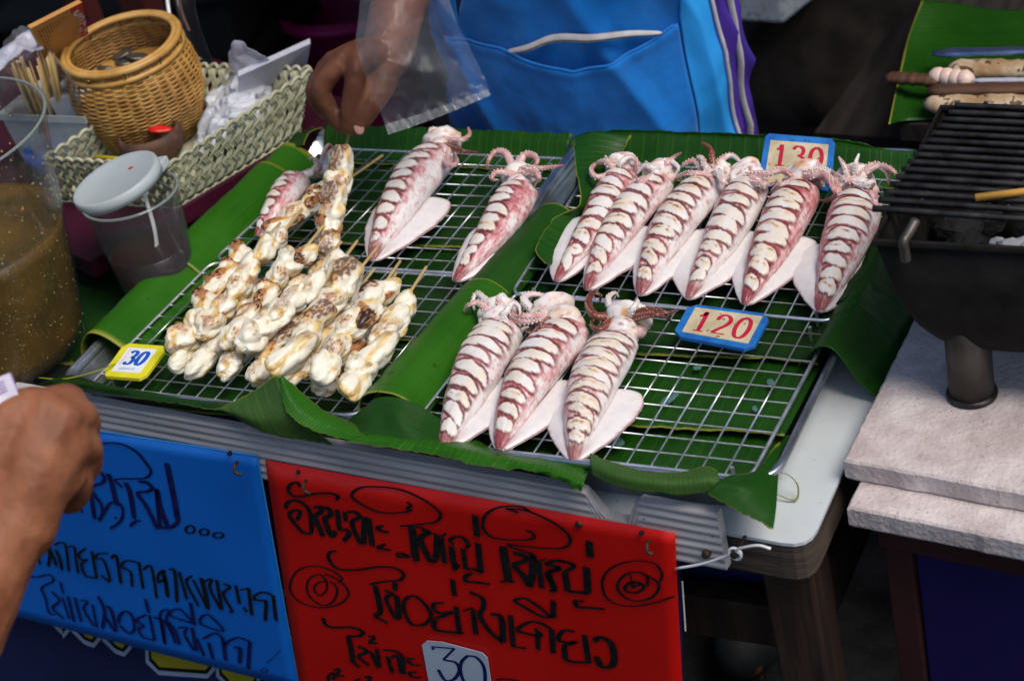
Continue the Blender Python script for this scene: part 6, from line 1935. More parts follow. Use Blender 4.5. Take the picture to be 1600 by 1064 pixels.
blob('bin_bag', (-.25, 1.48, 0), (.20, .17, .15), 'black_bag', 'black plastic bin bag slumped on the ground below the brown sack', 'bin bag', 1, grp='black bags on the ground')
blob('bin_bag', (.02, 1.32, 0), (.14, .16, .20), 'black_bag', 'black plastic bag beside the dark plank table', 'bin bag', 2, grp='black bags on the ground')
blob('bin_bag', (-1.75, 2.1, 0), (.35, .25, .28), 'black_bag', 'large black bag at the back left behind the baskets', 'bin bag', 5, grp='black bags on the ground')
blob('brown_sack', (-.12, 1.80, 0), (.26, .20, .24), 'sackcloth', 'dull brown sack lying behind the black bags', 'sack', 3)
pb = empty('plank_table', (.20, 1.05, 0), 'dark weathered plank table between the vendor and the rear stand', 'plank table')
o = MB().prism([Vector((.055, .90, .60)), Vector((.30, .88, .60)), Vector((.24, 1.35, .60)), Vector((.09, 1.35, .60))], (0, 0, .025)).build('plank_top', M['old_wood']); keep(o, pb)
for x, y in ((.09, .93), (.26, .92), (.22, 1.30), (.12, 1.30)):
    keep(MB().box((x, y, .2995), (.03, .03, .599)).build('leg', M['old_wood']), pb)
# far left dark red sign board on its post, straps and stacked boxes behind
rbp = [Z(-60, 70, .98), Z(132, 2, .98)]
rb_ = empty('red_board', (-.95, .95, 0), 'dark red painted board rising behind the baskets at the top left', 'board')
a, b = Y(-80, 82, .90), Y(134, 4, .90)
o = MB().prism([Vector((-1.40, .90, .96)), Vector((b.x - .02, .90, b.z + .03)), Vector((b.x, .90, 1.35)), Vector((-1.40, .90, 1.35))], (0, .02, 0)).build('panel', M['darkred']); keep(o, rb_)
for x in (-1.30, b.x - .04):
    keep(MB().box((x, .935, .66), (.035, .03, 1.32)).build('post', M['darkred']), rb_)
pa = Y(222, 10, 1.15)
o = MB().box((0, 0, 0), (.045, .045, 1.5)).build('red_post', M['darkred']); o.location = (pa.x, 1.15, .75 + .0); tag(o, 'dark red-brown square post behind the bamboo basket', 'post')
pz = Y(300, 30, .82)
def hang(name, pts, r, m, label, cat, flat=1.):
    c = Vector(pts[0]); mb = MB().tube(cr([Vector(p) - c for p in pts], 24), r, 10, flat=flat)
    o = mb.build(name, M[m], None, True); o.location = c; tag(o, label, cat)
hang('black_strap', [D(285, -60, 2.25), D(290, 10, 2.25), D(305, 60, 2.22), D(325, 105, 2.18)], .018, 'black_bag', 'wide black strap hanging behind the bamboo basket', 'strap', .3)
hang('hanging_cord', [D(258, -40, 2.18), D(262, 5, 2.18), D(266, 30, 2.17)], .002, 'white_plastic', 'thin white cord hanging above the bamboo basket', 'cord')
hang('hanging_cord', [D(276, -40, 2.17), D(283, 15, 2.17), D(296, 50, 2.16)], .0018, 'brown_clay', 'thin brown cord hanging beside the black strap', 'cord')
M['dark_box'] = pm('dark_grey_plastic', (.004, .0045, .0055), (.008, .0085, .010), spec=.15, rough=.7, scale=6, bump=.2)
for i, (x, y, z, dx, dy, dz, lb) in enumerate(((-1.62, 1.75, .16, .52, .40, .32, 'lower dark grey storage box behind the baskets'), (-1.60, 1.74, .40, .46, .36, .15, 'upper dark grey storage box stacked behind the baskets'), (-2.25, 1.6, .25, .5, .5, .5, 'dark grey storage box far left in the background'))):
    t = empty('storage_box', (x, y, z - dz / 2), lb, 'storage box', 'dark storage boxes at the back'); t.rotation_euler.z = .3 * i
    o = MB().box((0, 0, dz * .43), (dx, dy, dz * .86)).build('tub', M['dark_box'], t); bevel(o, .015, 3)
    o = MB().box((0, 0, dz * .935), (dx + .03, dy + .03, dz * .13)).build('lid', M['dark_box'], t); bevel(o, .008, 3)
# orange and white label on something at the top right edge
lb = empty('printed_carton', Z(1570, -6, .80), 'grey carton with an orange and white mark behind the rear leaf', 'carton')
lb.location = (.42, 1.12, .776)
o = MB().box((0, 0, .05), (.42, .16, .10)).build('carton_body', M['plaster_grey'], lb); bevel(o, .003)
pq = Y(1563, -2, 1.0385) - Vector(lb.location)
MB().lathe([(0, .001), (.016, .0006), (.018, 0)], pq, 24, Matrix.Rotation(PI / 2, 3, 'X')).build('white_mark', M['carton'], lb)
for s in (-1, 1):
    MB().lathe([(0, .001), (.012, .0006), (.014, 0)], pq + Vector((.026 * s, 0, .004)), 20, Matrix.Rotation(PI / 2, 3, 'X')).build('orange_mark', M['orange_print'], lb)

# ---- added canopy and wall, both out of view, put in to shade the background
M['tarp'] = pm('navy_tarpaulin', (.010, .014, .035), (.016, .022, .05), rough=.7, spec=.2, scale=6, bump=.3)
M['pole'] = pm('galvanised_pole', (.16, .17, .17), (.24, .25, .25), rough=.5, metal=.7, scale=20, bump=.2)
can = empty('shade_canopy', (-.9, 2.6, 0), 'added unseen tarpaulin canopy on poles that shades the ground behind the vendor', 'canopy')
rows_ = 14
vs = []
for i in range(21):
    for j in range(rows_ + 1):
        x = -4.4 + 6.6 * i / 20; y = 1.05 + 3.6 * j / rows_
        vs.append(Vector((x, y, 2.05 + .30 * (j / rows_) - .07 * math.sin(PI * (i % 10) / 10.) + .02 * nz((x, y, 0), 2))))
W_ = rows_ + 1
fs = [(i * W_ + k, (i + 1) * W_ + k, (i + 1) * W_ + k + 1, i * W_ + k + 1) for i in range(20) for k in range(rows_)]
o = mk('tarpaulin', vs, fs, M['tarp'], None, True); s_ = o.modifiers.new('thickness', 'SOLIDIFY'); s_.thickness = .002; keep(o, can)
for x, y in ((-4.3, 1.15), (2.1, 1.15), (-4.3, 4.55), (2.1, 4.55), (-1.1, 4.55)):
    keep(MB().tube([(x, y, 0), (x, y, 2.05 + .3 * (y - 1.05) / 3.6)], .02, 12).build('pole', M['pole'], None, True), can)
o = MB().box((-1.1, 4.7, 1.2), (6.6, .06, 2.4)).build('shade_wall', M['plaster_grey']); tag(o, 'added unseen plaster wall that limits sky light behind the vendor', 'wall')  # unseen wall added to hold back sky light from behind
# ================================================================ PEOPLE
M['skin_dark'] = pm('brown_skin', (.085, .030, .015), (.150, .056, .029), spec=.3, rough=.55, scale=45, detail=6, bump=.6, bscale=160, bdist=.0012, sss=.12, ssr=.004, sscol=(1, .35, .2))
M['skin_tan'] = pm('tan_skin', (.17, .058, .026), (.29, .112, .055), spec=.3, rough=.55, scale=32, detail=6, bump=.7, bscale=130, bdist=.0014, sss=.15, ssr=.005, sscol=(1, .35, .2))
M['nail'] = pm('finger_nail', (.36, .18, .14), (.46, .25, .20), rough=.25, scale=40, bump=0)
M['apron'] = pm('blue_apron_cloth', (.004, .135, .48), (.006, .185, .60), rough=.85, spec=.2, scale=14, detail=6, bump=.5, bscale=70, bdist=.002, sheen=.2)
M['apron_side'] = pm('light_blue_apron_panel', (.012, .25, .70), (.016, .30, .76), rough=.75, scale=9, detail=5, bump=.25, bscale=420, bdist=.0006)
M['piping'] = pm('white_piping', (.42, .40, .40), (.54, .52, .52), rough=.7, scale=60, bump=.3)
M['thread'] = pm('dark_blue_thread', (.004, .05, .26), (.006, .07, .32), rough=.8, scale=60, bump=0)
M['purple_cloth'] = pm('purple_tracksuit', (.035, .010, .20), (.050, .016, .27), rough=.8, scale=9, bump=.3, bscale=300, bdist=.0006)
M['dark_shirt'] = pm('dark_shirt', (.02, .02, .03), (.035, .035, .05), rough=.8, scale=9, bump=.3, bscale=300)
M['hair'] = pm('black_hair', (.006, .005, .005), (.014, .011, .010), rough=.4, scale=60, bump=.6, sx=(3, 3, .3))
M['note_white'] = pm('pale_banknote', (.55, .50, .62), (.72, .69, .78), rough=.6, scale=26, bump=.1)
M['note_violet'] = pm('violet_banknote_print', (.22, .13, .34), (.34, .22, .48), rough=.6, scale=90, bump=0)
class Body:
    def __init__(s): s.mb = MB()
    def limb(s, pts, rad, n=20, steps=None, flat=1., up=None):
        """rounded tapered chain through joints"""
        k = steps or (len(pts) - 1) * 8 + 1
        P = cr(pts, k)
        m = len(pts) - 1
        R = []
        for i in range(k):
            t = i / (k - 1) * m; a = min(int(t), m - 1); u = t - a
            R.append(rad[a] * (1 - u) + rad[a + 1] * u)
        # round ends
        def cap(p, q, r):
            d = (p - q).normalized()
            return [(p + d * r * math.sin(a), r * math.cos(a)) for a in (math.radians(30), math.radians(55), math.radians(78))]
        e = cap(P[-1], P[-2], R[-1]); b = cap(P[0], P[1], R[0])
        PP = [x for x, _ in b[::-1]] + P + [x for x, _ in e]
        RR = [x for _, x in b[::-1]] + R + [x for _, x in e]
        s.mb.tube(PP, RR, n, flat=flat, up=up)
    def ball(s, c, r):
        c = Vector(c); r = Vector(r) if not isinstance(r, (int, float)) else Vector((r, r, r))
        v, f = ico(3)
        s.mb.add([c + Vector((x.x * r.x, x.y * r.y, x.z * r.z)) for x in v], f)
    def torso(s, rings, n=32, rot=None):
        """rings: (centre, rx, ry)"""
        b = len(s.mb.v)
        for c, rx, ry in rings:
            for k in range(n):
                a = 2 * PI * k / n
                v = Vector((rx * math.cos(a), ry * math.sin(a), 0))
                if rot: v = rot @ v
                s.mb.v.append(Vector(c) + v)
        for i in range(len(rings) - 1):
            for k in range(n):
                k2 = (k + 1) % n
                s.mb.f.append((b + i * n + k, b + i * n + k2, b + (i + 1) * n + k2, b + (i + 1) * n + k))
        s.mb.f.append(tuple(b + k for k in range(n - 1, -1, -1)))
        s.mb.f.append(tuple(b + (len(rings) - 1) * n + k for k in range(n)))
    def build(s, loc, m, vox, label, iters=3):
        loc = Vector(loc)
        o = mk('person', [v - loc for v in s.mb.v], s.mb.f, M[m], None, True)
        o.location = loc
        r = o.modifiers.new('skin', 'REMESH'); r.mode = 'VOXEL'; r.voxel_size = vox; r.use_smooth_shade = True
        q = o.modifiers.new('smooth', 'SMOOTH'); q.factor = .5; q.iterations = iters
        for sc_, st_r, nm in ((.016, .0022, 'skin_folds'), (.005, .0009, 'skin_creases')):
            tx = bpy.data.textures.new(nm, 'CLOUDS'); tx.noise_scale = sc_; tx.noise_depth = 3
            dm = o.modifiers.new(nm, 'DISPLACE'); dm.texture = tx; dm.strength = st_r; dm.mid_level = .5; dm.texture_coords = 'LOCAL'
        tag(o, label, 'person')
        return o
def standing(b, hip, face, sh_h=1.28, wr=1.0):
    """torso, neck, head and legs of a standing figure; face = direction it looks (unit, horizontal)"""
    hx, hy = hip
    f = Vector(face).normalized(); s = Vector((-f.y, f.x, 0))        # s: to the figure's left
    R_ = Matrix((( s.x, f.x, 0), (s.y, f.y, 0), (0, 0, 1)))
    c = lambda z, fo=0: Vector((hx, hy, z)) + f * fo
    b.torso([(c(.80), .150 * wr, .105), (c(.88), .168 * wr, .120), (c(.96), .160 * wr, .115), (c(1.06), .138 * wr, .100), (c(1.16, .005), .150 * wr, .108), (c(1.25, .0), .160 * wr, .105), (c(1.31, -.01), .130, .080), (c(1.345, -.01), .060, .055)], 32, R_)
    b.limb([c(1.30, -.012), c(1.36, -.005), c(1.42, .005)], [.055, .050, .050])
    b.ball(c(1.50, .012), (.074, .090, .108)); b.ball(c(1.452, .045), (.046, .040, .046))
    b.limb([c(1.515, .098), c(1.490, .112), c(1.478, .108)], [.007, .012, .010], 10)     # nose
    b.ball(c(1.452, .082), (.022, .012, .008)); b.ball(c(1.440, .080), (.018, .011, .008))
    for q in (-1, 1):
        b.ball(c(1.492, -.005) + s * q * .078, (.010, .016, .028))
        b.ball(c(1.535, .078) + s * q * .032, (.020, .012, .008))
        hp = c(.84) + s * q * .070
        b.limb([hp, c(.47, .01) + s * q * .095, c(.44, .012) + s * q * .095, c(.09) + s * q * .10], [.088, .060, .056, .036])
        b.limb([c(.055, -.03) + s * q * .10, c(.045, .05) + s * q * .105, c(.03, .14) + s * q * .11], [.036, .034, .028])
    return c, s, f
# ---------------------------------------------------------------- the vendor
VB = Body()
BCX, BCY = -.125, .735
cV, sV, fV = standing(VB, (BCX, BCY), (0, -1, 0), wr=.88)
dp = 1.842
hpt = lambda x, y, d=0.: D(x, y, dp + d)
wr_ = hpt(606, 84, .028)
el_ = Vector((-.215, .665, 1.135))
VB.limb([cV(1.27) + Vector((-.145, 0, 0)), Vector((-.255, .725, 1.19)), el_], [.052, .044, .040])
VB.limb([el_, el_.lerp(wr_, .35) + Vector((0, 0, .002)), el_.lerp(wr_, .85), wr_], [.040, .039, .0275, .0255])
# palm
def fing(pts, rad, n=14):
    VB.limb(pts, rad, n)
for kx, ky, kd in ((562, 92, -.012), (540, 92, -.004), (522, 98, .008), (512, 108, .020)):
    VB.limb([hpt(600, 90, .026), hpt((600 + kx) / 2, (86 + ky) / 2 - 4, .010 + kd * .5), hpt(kx, ky, kd)], [.0215, .0165, .0120], 18)
VB.limb([hpt(600, 98, .030), hpt(578, 118, .012), hpt(556, 120, .006)], [.020, .017, .012], 18)
# index, middle, ring, little: each bends at its two joints and closes on the stick
fing([hpt(562, 93, -.012), hpt(556, 118, -.016), hpt(551, 144, -.014), hpt(545, 172, -.010), hpt(543, 198, -.004)], [.0118, .0104, .0096, .0086, .0072])
fing([hpt(538, 92, -.004), hpt(520, 112, -.006), hpt(502, 141, -.002), hpt(514, 170, .002), hpt(533, 199, .004)], [.0118, .0104, .0100, .0090, .0074])
fing([hpt(519, 100, .010), hpt(502, 122, .012), hpt(492, 146, .018), hpt(503, 168, .020), hpt(524, 186, .020)], [.0114, .0102, .0096, .0088, .0074])
fing([hpt(512, 108, .026), hpt(500, 126, .032), hpt(494, 142, .036), hpt(506, 160, .038), hpt(524, 172, .036)], [.0104, .0092, .0086, .0080, .0068])
# thumb leaves the side of the palm near the wrist
fing([hpt(606, 100, .018), hpt(598, 128, .004), hpt(584, 157, -.006), hpt(568, 182, -.008), hpt(555, 200, -.004)], [.0175, .0150, .0120, .0108, .0088])
# far arm hangs and rests at the waist
e2 = Vector((.10, .80, 1.12))
VB.limb([cV(1.27) + Vector((.145, 0, 0)), Vector((.085, .79, 1.20)), e2], [.052, .044, .038])
w2 = Vector((.02, .60, 1.17))
VB.limb([e2, e2.lerp(w2, .4), w2], [.038, .036, .025])
VB.limb([w2, w2 + Vector((.004, .0, -.05)), w2 + Vector((.004, -.004, -.09))], [.026, .030, .026], 18)
for i, q in enumerate((-.024, -.008, .008, .024)):
    p = w2 + Vector((.004, q, -.095))
    VB.limb([p, p + Vector((0, -.002, -.035)), p + Vector((-.006, -.006, -.066 + .004 * abs(i - 1.5)))], [.0105, .0092, .0074], 12)
VB.limb([w2 + Vector((0, -.022, -.02)), w2 + Vector((-.004, -.045, -.055)), w2 + Vector((-.008, -.046, -.085))], [.014, .012, .009], 12)
vendor = VB.build((BCX, BCY, 0), 'skin_dark', .0030, 'vendor in a blue apron holding a skewer upright, seen from the waist', 2)
def child(o, parent):
    return keep(o, parent)
# clothes ------------------------------------------------------
def garment(name, rings, m, n=64, rot=None, fold=.004, seed=0, th=.002, cap=False):
    mb = MB(); b = 0
    for c, rx, ry in rings:
        for k in range(n):
            a = 2 * PI * k / n
            v = Vector((rx * math.cos(a), ry * math.sin(a), 0))
            if rot: v = rot @ v
            p = Vector(c) + v
            d = fold * (nz(Vector((math.cos(a) * 3, math.sin(a) * 3, c[2] * 3 if hasattr(c, '__getitem__') else 0)), 1.4, seed))
            mb.v.append(p + v.normalized() * d)
    for i in range(len(rings) - 1):
        for k in range(n):
            k2 = (k + 1) % n
            mb.f.append((i * n + k, i * n + k2, (i + 1) * n + k2, (i + 1) * n + k))
    o = mb.build(name, M[m], None, True)
    s = o.modifiers.new('thickness', 'SOLIDIFY'); s.thickness = th
    return o
def lerpr(rs, k=5):
    out = []
    for (a, b) in zip(rs, rs[1:]):
        for i in range(k):
            t = i / k
            out.append((Vector(a[0]).lerp(Vector(b[0]), t), a[1] * (1 - t) + b[1] * t, a[2] * (1 - t) + b[2] * t))
    out.append((Vector(rs[-1][0]), rs[-1][1], rs[-1][2]))
    return out
def dress(person, c, s, f, top, bottom, rot, seed):
    child(garment('shirt', lerpr([(c(.90), .156, .124), (c(.98), .152, .120), (c(1.06), .138, .110), (c(1.16, .005), .148, .116), (c(1.25), .156, .115), (c(1.315, -.01), .130, .090), (c(1.35, -.01), .070, .066)]), top, rot=rot, seed=seed, fold=.006), person)
    child(garment('trousers', lerpr([(c(.76), .158, .126), (c(.84), .160, .127), (c(.94), .156, .122)]), bottom, rot=rot, seed=seed + 1, fold=.005), person)
    for q in (-1, 1):
        child(garment('trouser_leg', lerpr([(c(.10) + s * q * .10, .060, .062), (c(.45) + s * q * .095, .078, .080), (c(.70) + s * q * .078, .086, .100), (c(.82) + s * q * .072, .082, .108)]), bottom, 40, seed=seed + 2 + q, fold=.006), person)
    for q in (-1, 1):
        sv = [Vector((v.x * .052, v.y * .135, max(v.z, -.55) * .060)) for v in ico(3)[0]]
        child(mk('shoe', [((rot @ v) if rot else v) + c(.040, .045) + s * q * .105 for v in sv], ico(3)[1], M['rubber'], None, True), person)
    hb = [v for v in ico(4)[0]]
    vs = []
    for v in hb:
        p = Vector((v.x * .083, v.y * .098, v.z * .104))
        if v.y > .55 and v.z < .35:
            p *= .86
        if v.z < -.55:
            p *= .80
        p *= 1 + .03 * nz(v, 5, seed)
        p = (rot @ p) if rot else p
        vs.append(p + c(1.518, -.010))
    child(mk('hair', vs, ico(4)[1], M['hair'], None, True), person)
rotV = Matrix(((sV.x, fV.x, 0), (sV.y, fV.y, 0), (0, 0, 1)))
dress(vendor, cV, sV, fV, 'pale_blue', 'purple_cloth', rotV, 3)
for a_, b_, r_ in ((cV(1.28) + Vector((-.14, 0, 0)), Vector((-.252, .727, 1.185)), .060), (cV(1.28) + Vector((.14, 0, 0)), Vector((.088, .79, 1.19)), .060)):
    child(MB().tube(cr([a_, a_.lerp(b_, .5), b_], 10), [.062, .062, .061, .060, .059, .058, .058, .057, .057, .057], 24, caps=False).build('sleeve', M['pale_blue'], None, True), vendor)
# thumb nail
tn = hpt(561, 201, -.0135)
o = MB().lathe([(0, .0012), (.0035, .0008), (.0050, 0), (.0050, -.001)], (0, 0, 0), 16).build('nail', M['nail'], None, True)
o.location = tn; o.rotation_mode = 'QUATERNION'; o.rotation_quaternion = (CAMLOC - tn).to_track_quat('Z', 'Y'); o.scale = (1, 1.25, 1); child(o, vendor)
# apron: one broad sheet wrapped round the belly and thighs (elliptical wrap about the hips)
ECX, ECY, ERX, ERY = BCX, BCY, .166, .135
def hit(px, py, off=0.):
    """where the sight line meets the wrapped cloth"""
    d = ray(px, py); o_ = CAMLOC
    a, b_ = ERX + off, ERY + off
    dx, dy, ox, oy = d.x / a, d.y / b_, (o_.x - ECX) / a, (o_.y - ECY) / b_
    A_, B_, C_ = dx * dx + dy * dy, 2 * (dx * ox + dy * oy), ox * ox + oy * oy - 1
    disc = max(0, B_ * B_ - 4 * A_ * C_)
    t = (-B_ - math.sqrt(disc)) / (2 * A_)
    return o_ + d * t
def phi(px, py):
    p = hit(px, py)
    return math.atan2((p.y - ECY) / ERY, (p.x - ECX) / ERX), p.z
def wrinkle(ph, z, seed=0):
    q = Vector((ph * .165 + z * .30, 0, z * .42))
    w = (1 - min(1, abs(nz(q, 11, 3.1 + seed)) * 2.6)) ** 1.6
    q2 = Vector((ph * .10 - z * .8, 0, z * .3))
    w2 = 1 - abs(nz(q2, 14, 8.4 + seed)) * 2
    return .0105 * w + .0060 * w2 + .0020 * nz((ph, z * 3, seed), 9)
def EP(ph, z, off=0., wr=1., seed=0):
    o_ = off + wrinkle(ph, z, seed) * wr
    return Vector((ECX + (ERX + o_) * math.cos(ph), ECY + (ERY + o_) * math.sin(ph), z))
def AP(px, py, off=0., wr=1.):
    ph, z = phi(px, py)
    return EP(ph, z, off, wr)
def wrap(name, l0, l1, r0, r1, m, off, z0=.42, z1=1.16, nu=90, nv=110, seed=0, th=.0012):
    """l0,l1: two photo points giving the left edge; r0,r1 the right edge"""
    (pa, za), (pb, zb) = phi(*l0), phi(*l1)
    (pc_, zc), (pd, zd) = phi(*r0), phi(*r1)
    vs = []
    for i in range(nu):
        u = i / (nu - 1)
        for j in range(nv):
            z = z1 + (z0 - z1) * j / (nv - 1)
            L_ = pa + (pb - pa) * (z - za) / (zb - za) if abs(zb - za) > 1e-5 else pa
            R_ = pc_ + (pd - pc_) * (z - zc) / (zd - zc) if abs(zd - zc) > 1e-5 else pc_
            vs.append(EP(L_ * (1 - u) + R_ * u, z, off, 1., seed))
    fs = [(i * nv + j, (i + 1) * nv + j, (i + 1) * nv + j + 1, i * nv + j + 1) for i in range(nu - 1) for j in range(nv - 1)]
    o = mk(name, vs, fs, M[m], None, True)
    s = o.modifiers.new('thickness', 'SOLIDIFY'); s.thickness = th
    return child(o, vendor)
PHL = math.radians(-178)
def wrapphi(name, L_, r0, r1, *a, **k):
    pass
wrap('apron', (735, 30), (735, 200), (1092, 0), (1134, 210), 'apron', .010)
wrap('apron_side_panel', (1046, 0), (1082, 210), (1091, 0), (1132, 210), 'apron_side', .0125, nu=24)
wrap('tracksuit_side', (1088, 0), (1128, 210), (1138, 0), (1166, 210), 'purple_cloth', .006, nu=24, seed=2)
# the apron's left part turns round the hip
vs = []
for i in range(30):
    for j in range(80):
        z = 1.16 - .74 * j / 79
        pl, _ = phi(735, 30)
        vs.append(EP(pl + (math.radians(-200) - pl) * i / 29 if pl < 0 else pl + .02 * i, z, .0098))
fs = [(i * 80 + j, (i + 1) * 80 + j, (i + 1) * 80 + j + 1, i * 80 + j + 1) for i in range(29) for j in range(79)]
if phi(735, 30)[0] < 0:
    o = mk('apron_wrap', vs, fs, M['apron'], None, True)
    s_ = o.modifiers.new('thickness', 'SOLIDIFY'); s_.thickness = .0012
    child(o, vendor)
# pocket with a gaping mouth
def pocket_top(px):
    pts = [(726, 46), (760, 56), (800, 62), (850, 80), (905, 90), (960, 76), (1010, 54), (1046, 30)]
    for (a, b), (c, d) in zip(pts, pts[1:]):
        if px <= c:
            return b + (d - b) * (px - a) / (c - a)
    return 30
def gape(px): return .014 * math.exp(-((px - 905) / 85.) ** 2)
nu, nv = 80, 46
vs = []
for i in range(nu):
    px = 726 + (1046 - 726) * i / (nu - 1)
    for j in range(nv):
        v = j / (nv - 1)
        y0 = pocket_top(px)
        py = y0 + (330 - y0) * v
        pxx = px + 36 * v * (i / (nu - 1)) * 1.5
        ph_, z_ = phi(pxx, py)
        vs.append(EP(ph_, z_, .0145 + gape(px) * (1 - v) ** 2 + .0014 * math.sin(sm(0, .06, v) * PI), .9))
fs = [(i * nv + j, (i + 1) * nv + j, (i + 1) * nv + j + 1, i * nv + j + 1) for i in range(nu - 1) for j in range(nv - 1)]
o = mk('pocket', vs, fs, M['apron'], None, True)
s_ = o.modifiers.new('thickness', 'SOLIDIFY'); s_.thickness = .0014
child(o, vendor)
hem = [vs[i * nv] + Vector((0, -.0008, .0004)) for i in range(0, nu, 2)]
child(MB().tube(cr(hem, 90), .0016, 6).build('pocket_hem', M['apron'], None, True), vendor)
st_ = MB()
for i in range(0, nu - 1):
    a = vs[i * nv + 3] + Vector((0, -.0012, 0)); b = vs[(i + 1) * nv + 3] + Vector((0, -.0012, 0))
    st_.tube([a, a.lerp(b, .6)], .00035, 4)
for j in range(1, 40):
    a = vs[(nu - 1) * nv + j] + Vector((-.004, -.0016, 0)); b = vs[(nu - 1) * nv + min(j + 1, nv - 1)] + Vector((-.004, -.0016, 0))
    st_.tube([a, a.lerp(b, .55)], .00050, 4)
child(st_.build('stitching', M['thread']), vendor)
zp_ = [(812, 66), (840, 58), (875, 44), (925, 38), (975, 40), (1022, 42)]
child(MB().tube(cr([AP(x, y, .0190) for x, y in zp_], 60), [.0010 + .0034 * math.sin(PI * min(1, (k + 3) / 62)) ** .5 for k in range(60)], 8, flat=.3, up=(0, -1, .6)).build('zip_piping', M['piping'], None, True), vendor)
child(MB().tube(cr([AP(x, y + 2, .0225) for x, y in zp_], 60), .0005, 5).build('zip_seam', M['steel_rust'], None, True), vendor)
def down(px0, px1, off, r, m, name, n=60, flat=1., up=None):
    (p0, z0_), (p1, z1_) = phi(px0, 0), phi(px1, 210)
    pts = []
    for k in range(n):
        z = 1.16 - .74 * k / (n - 1)
        pts.append(EP(p0 + (p1 - p0) * (z - z0_) / (z1_ - z0_), z, off))
    return child(MB().tube(pts, r, 8, flat=flat, up=up).build(name, M[m], None, True), vendor)
down(1094, 1134, .0165, .0024, 'piping', 'edge_piping')
down(1119, 1152, .0135, .0040, 'piping', 'stripe', flat=.35, up=(0, -1, 0))
for xx in (-1, 1):
    a_ = EP(math.radians(-90 + xx * 40), 1.155, .012)
    child(MB().tube([a_, a_ + Vector((-xx * .02, .0, .08)), cV(1.33) + Vector((.05 * xx, -.09, 0)), cV(1.36) + Vector((.05 * xx, .03, 0))], .005, 8).build('apron_strap', M['apron'], None, True), vendor)

# ---- clear bag hooked over the vendor's wrist
bd_ = 1.775
bp = lambda x, y, d=0.: D(x, y, bd_ + d)
def bagsheet(name, dd, seed, parent):
    rows = [[bp(566, -40, dd), bp(600, -40, dd - .006), bp(650, -40, dd), bp(690, -40, dd)],
            [bp(560, 30, dd), bp(606, 36, dd - .014), bp(660, 30, dd - .004), bp(712, 30, dd)],
            [bp(557, 74, dd), bp(605, 92, dd - .018), bp(672, 84, dd - .006), bp(733, 72, dd)],
            [bp(576, 132, dd), bp(628, 134, dd - .010), bp(690, 118, dd - .012), bp(750, 108, dd)],
            [bp(598, 186, dd), bp(648, 172, dd - .006), bp(705, 150, dd - .005), bp(760, 130, dd)],
            [bp(607, 210, dd), bp(657, 193, dd - .002), bp(714, 171, dd - .002), bp(766, 148, dd)]]
    rr_ = [cr(r, 44) for r in rows]
    nu_, nv_ = 56, 44
    g_ = [cr([rr_[i][j] for i in range(6)], nu_) for j in range(nv_)]
    vs = []
    vdir = (CAMLOC - bp(660, 100)).normalized()
    for i in range(nu_):
        for j in range(nv_):
            p = g_[j][i]
            f = i / (nu_ - 1)
            k = (1 - abs(nz(p, 17, seed)) * 2.6) * .011 * (1 - f * .55) + nz(p, 48, seed) * .004
            if f > .80:
                k += .0035 * math.sin(j * 1.15 + 1.5 * nz((j * .3, seed, 0))) * sm(.80, .9, f)
            vs.append(p + vdir * k)
    fs = [(i * nv_ + j, (i + 1) * nv_ + j, (i + 1) * nv_ + j + 1, i * nv_ + j + 1) for i in range(nu_ - 1) for j in range(nv_ - 1)]
    return vs, fs
v1, f1 = bagsheet('front_film', 0, 5, None)
c = sum(v1, Vector()) / len(v1)
bag = mk('plastic_bag', [v - c for v in v1], f1, M['film'], None, False); bag.location = c
tag(bag, 'clear crackly plastic bag hanging from the vendor wrist', 'plastic bag')
v2, f2 = bagsheet('back_film', .016, 9, None)
o = mk('back_film', [v - c for v in v2], f2, M['film'], bag, False)
M['seam'] = filmmat('glossy_bag_seam', (.5, .52, .54), .22, .08, .55, 60.)
seam = cr([bp(601, 195, -.004), bp(651, 180, -.006), bp(708, 160, -.006), bp(762, 139, -.004)], 50)
seam2 = cr([bp(607, 211, -.004), bp(657, 194, -.005), bp(714, 172, -.005), bp(767, 149, -.004)], 50)
vs = []
vdir = (CAMLOC - c).normalized()
for i in range(50):
    k = .0016 * math.sin(i * 1.7)
    vs += [seam[i] - c + vdir * k, seam2[i] - c - vdir * k]
mk('bottom_seam', vs, [(2 * i, 2 * i + 1, 2 * i + 3, 2 * i + 2) for i in range(49)], M['seam'], bag)

# ---------------------------------------------------------------- the customer at the lower left
CB = Body()
cC, sC, fC = standing(CB, (-.36, -1.02), (.28, 1, 0))
dq = 1.235
hq = lambda x, y, d=0.: D(x, y, dq + d)
wq = hq(4, 834, .004)
ec = hq(-150, 1090, -.02)
shq = cC(1.27) + sC * -.165
CB.limb([shq, shq.lerp(ec, .55) + Vector((0, 0, .02)), ec], [.054, .046, .042])
CB.limb([ec, ec.lerp(wq, .4), ec.lerp(wq, .85), wq], [.042, .038, .0290, .0275])
# back of the hand: four metacarpals from wrist to knuckles
K = [(70, 640, .002), (98, 655, .000), (112, 694, .004), (104, 742, .012)]
for i, (x, y, d) in enumerate(K):
    CB.limb([hq(20 + i * 4, 812 + i * 4, .004), hq((30 + x) / 2 - 4, (800 + y) / 2, -.002 + d * .5), hq(x, y, d)], [.0235, .0190, .0138], 18)
CB.limb([hq(10, 790, .012), hq(30, 720, .010), hq(45, 670, .010)], [.026, .026, .020], 18)
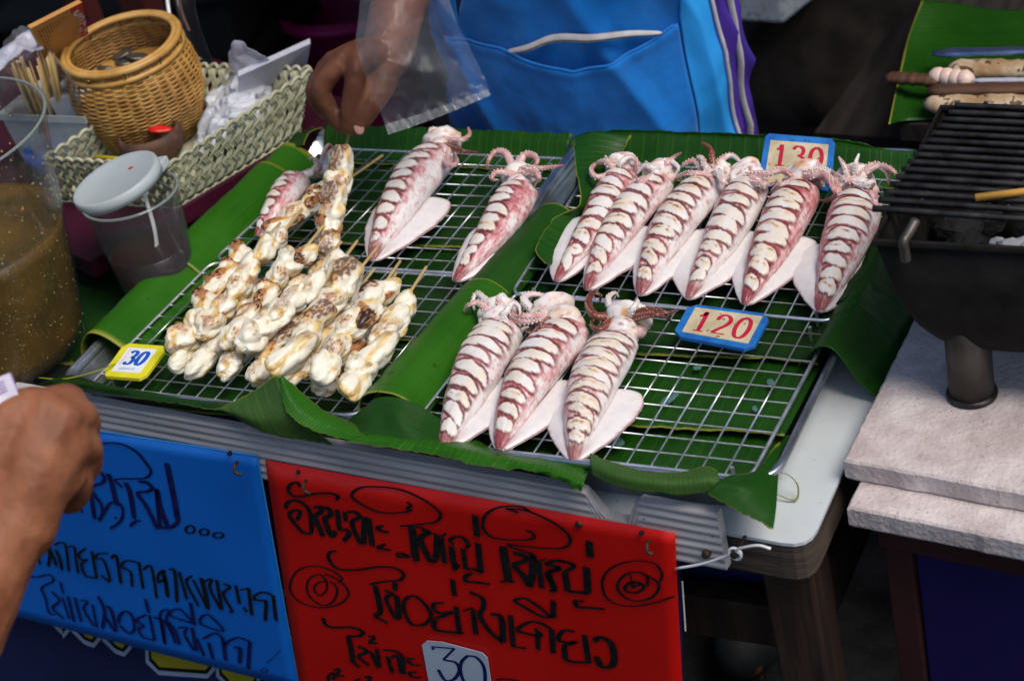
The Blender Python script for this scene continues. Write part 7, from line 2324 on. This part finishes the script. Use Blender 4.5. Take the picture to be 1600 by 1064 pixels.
# fingers folded down and away from the camera
F2 = [((70, 640, .002), (104, 626, .020), (112, 650, .046), (84, 668, .052)), ((98, 655, .000), (126, 652, .020), (128, 682, .046), (96, 694, .050)),
      ((112, 694, .004), (134, 700, .022), (130, 732, .046), (96, 736, .048)), ((104, 742, .012), (122, 755, .030), (112, 780, .048), (82, 776, .048))]
for (a, b_, c_, d_), r in zip(F2, (.0128, .0130, .0124, .0112)):
    CB.limb([hq(*a), hq(*b_), hq(*c_), hq(*d_)], [r, r * .92, r * .86, r * .74], 16)
# tendons over the back of the hand
for (x, y, d), q in zip(K, range(4)):
    CB.limb([hq(30 + q * 6, 780, -.017), hq((36 + x) / 2 + 4, (790 + y) / 2, -.017 + d * .5), hq(x - 3, y + 8, -.009 + d)], [.0028, .0036, .0042], 10)
# thumb along the top holding the notes
CB.limb([hq(-4, 770, .010), hq(-6, 700, .004), hq(8, 655, .002), hq(44, 632, .006), hq(66, 625, .012)], [.020, .0175, .0135, .0120, .0090], 16)
cust = CB.build((-.36, -1.02, 0), 'skin_tan', .0030, 'customer in the lower left corner, only a clenched hand with banknotes and forearm showing', 2)
rotC = Matrix(((sC.x, fC.x, 0), (sC.y, fC.y, 0), (0, 0, 1)))
# other arm
cust_c = cust
dress(cust, cC, sC, fC, 'dark_shirt', 'dark_shirt', rotC, 13)
child(MB().tube(cr([shq + sC * .02, shq.lerp(ec, .25), shq.lerp(ec, .5) + Vector((0, 0, .018))], 10), .060, 24, caps=False).build('sleeve', M['dark_shirt'], None, True), cust)
# banknotes
nq = [hq(-30, 600, -.006), hq(14, 583, -.004), hq(36, 634, -.002), hq(-20, 660, -.006)]
nc = sum(nq, Vector()) / 4
nt_ = empty('banknotes', nc, 'folded pale violet banknotes held in the customer hand', 'banknotes')
nn_ = (nq[1] - nq[0]).cross(nq[3] - nq[0]).normalized()
if nn_.dot(CAMLOC - nc) < 0: nn_ = -nn_
MB().prism([p - nc for p in nq], nn_ * .0012).build('note', M['note_white'], nt_)
MB().prism([p - nc - nn_ * .004 + (nq[1] - nq[0]) * .08 for p in nq], nn_ * .0010).build('note', M['note_violet'], nt_)
ql = lambda u, v: nq[0] * (1 - u) * (1 - v) + nq[1] * u * (1 - v) + nq[2] * u * v + nq[3] * (1 - u) * v - nc + nn_ * .0013
mb = MB()
for k in range(4):
    ribbon(mb, [ql(.1, .15 + k * .09), ql(.75, .15 + k * .09)], .0012, nn_, smooth=False)
mb.build('note_print', M['note_violet'], nt_)
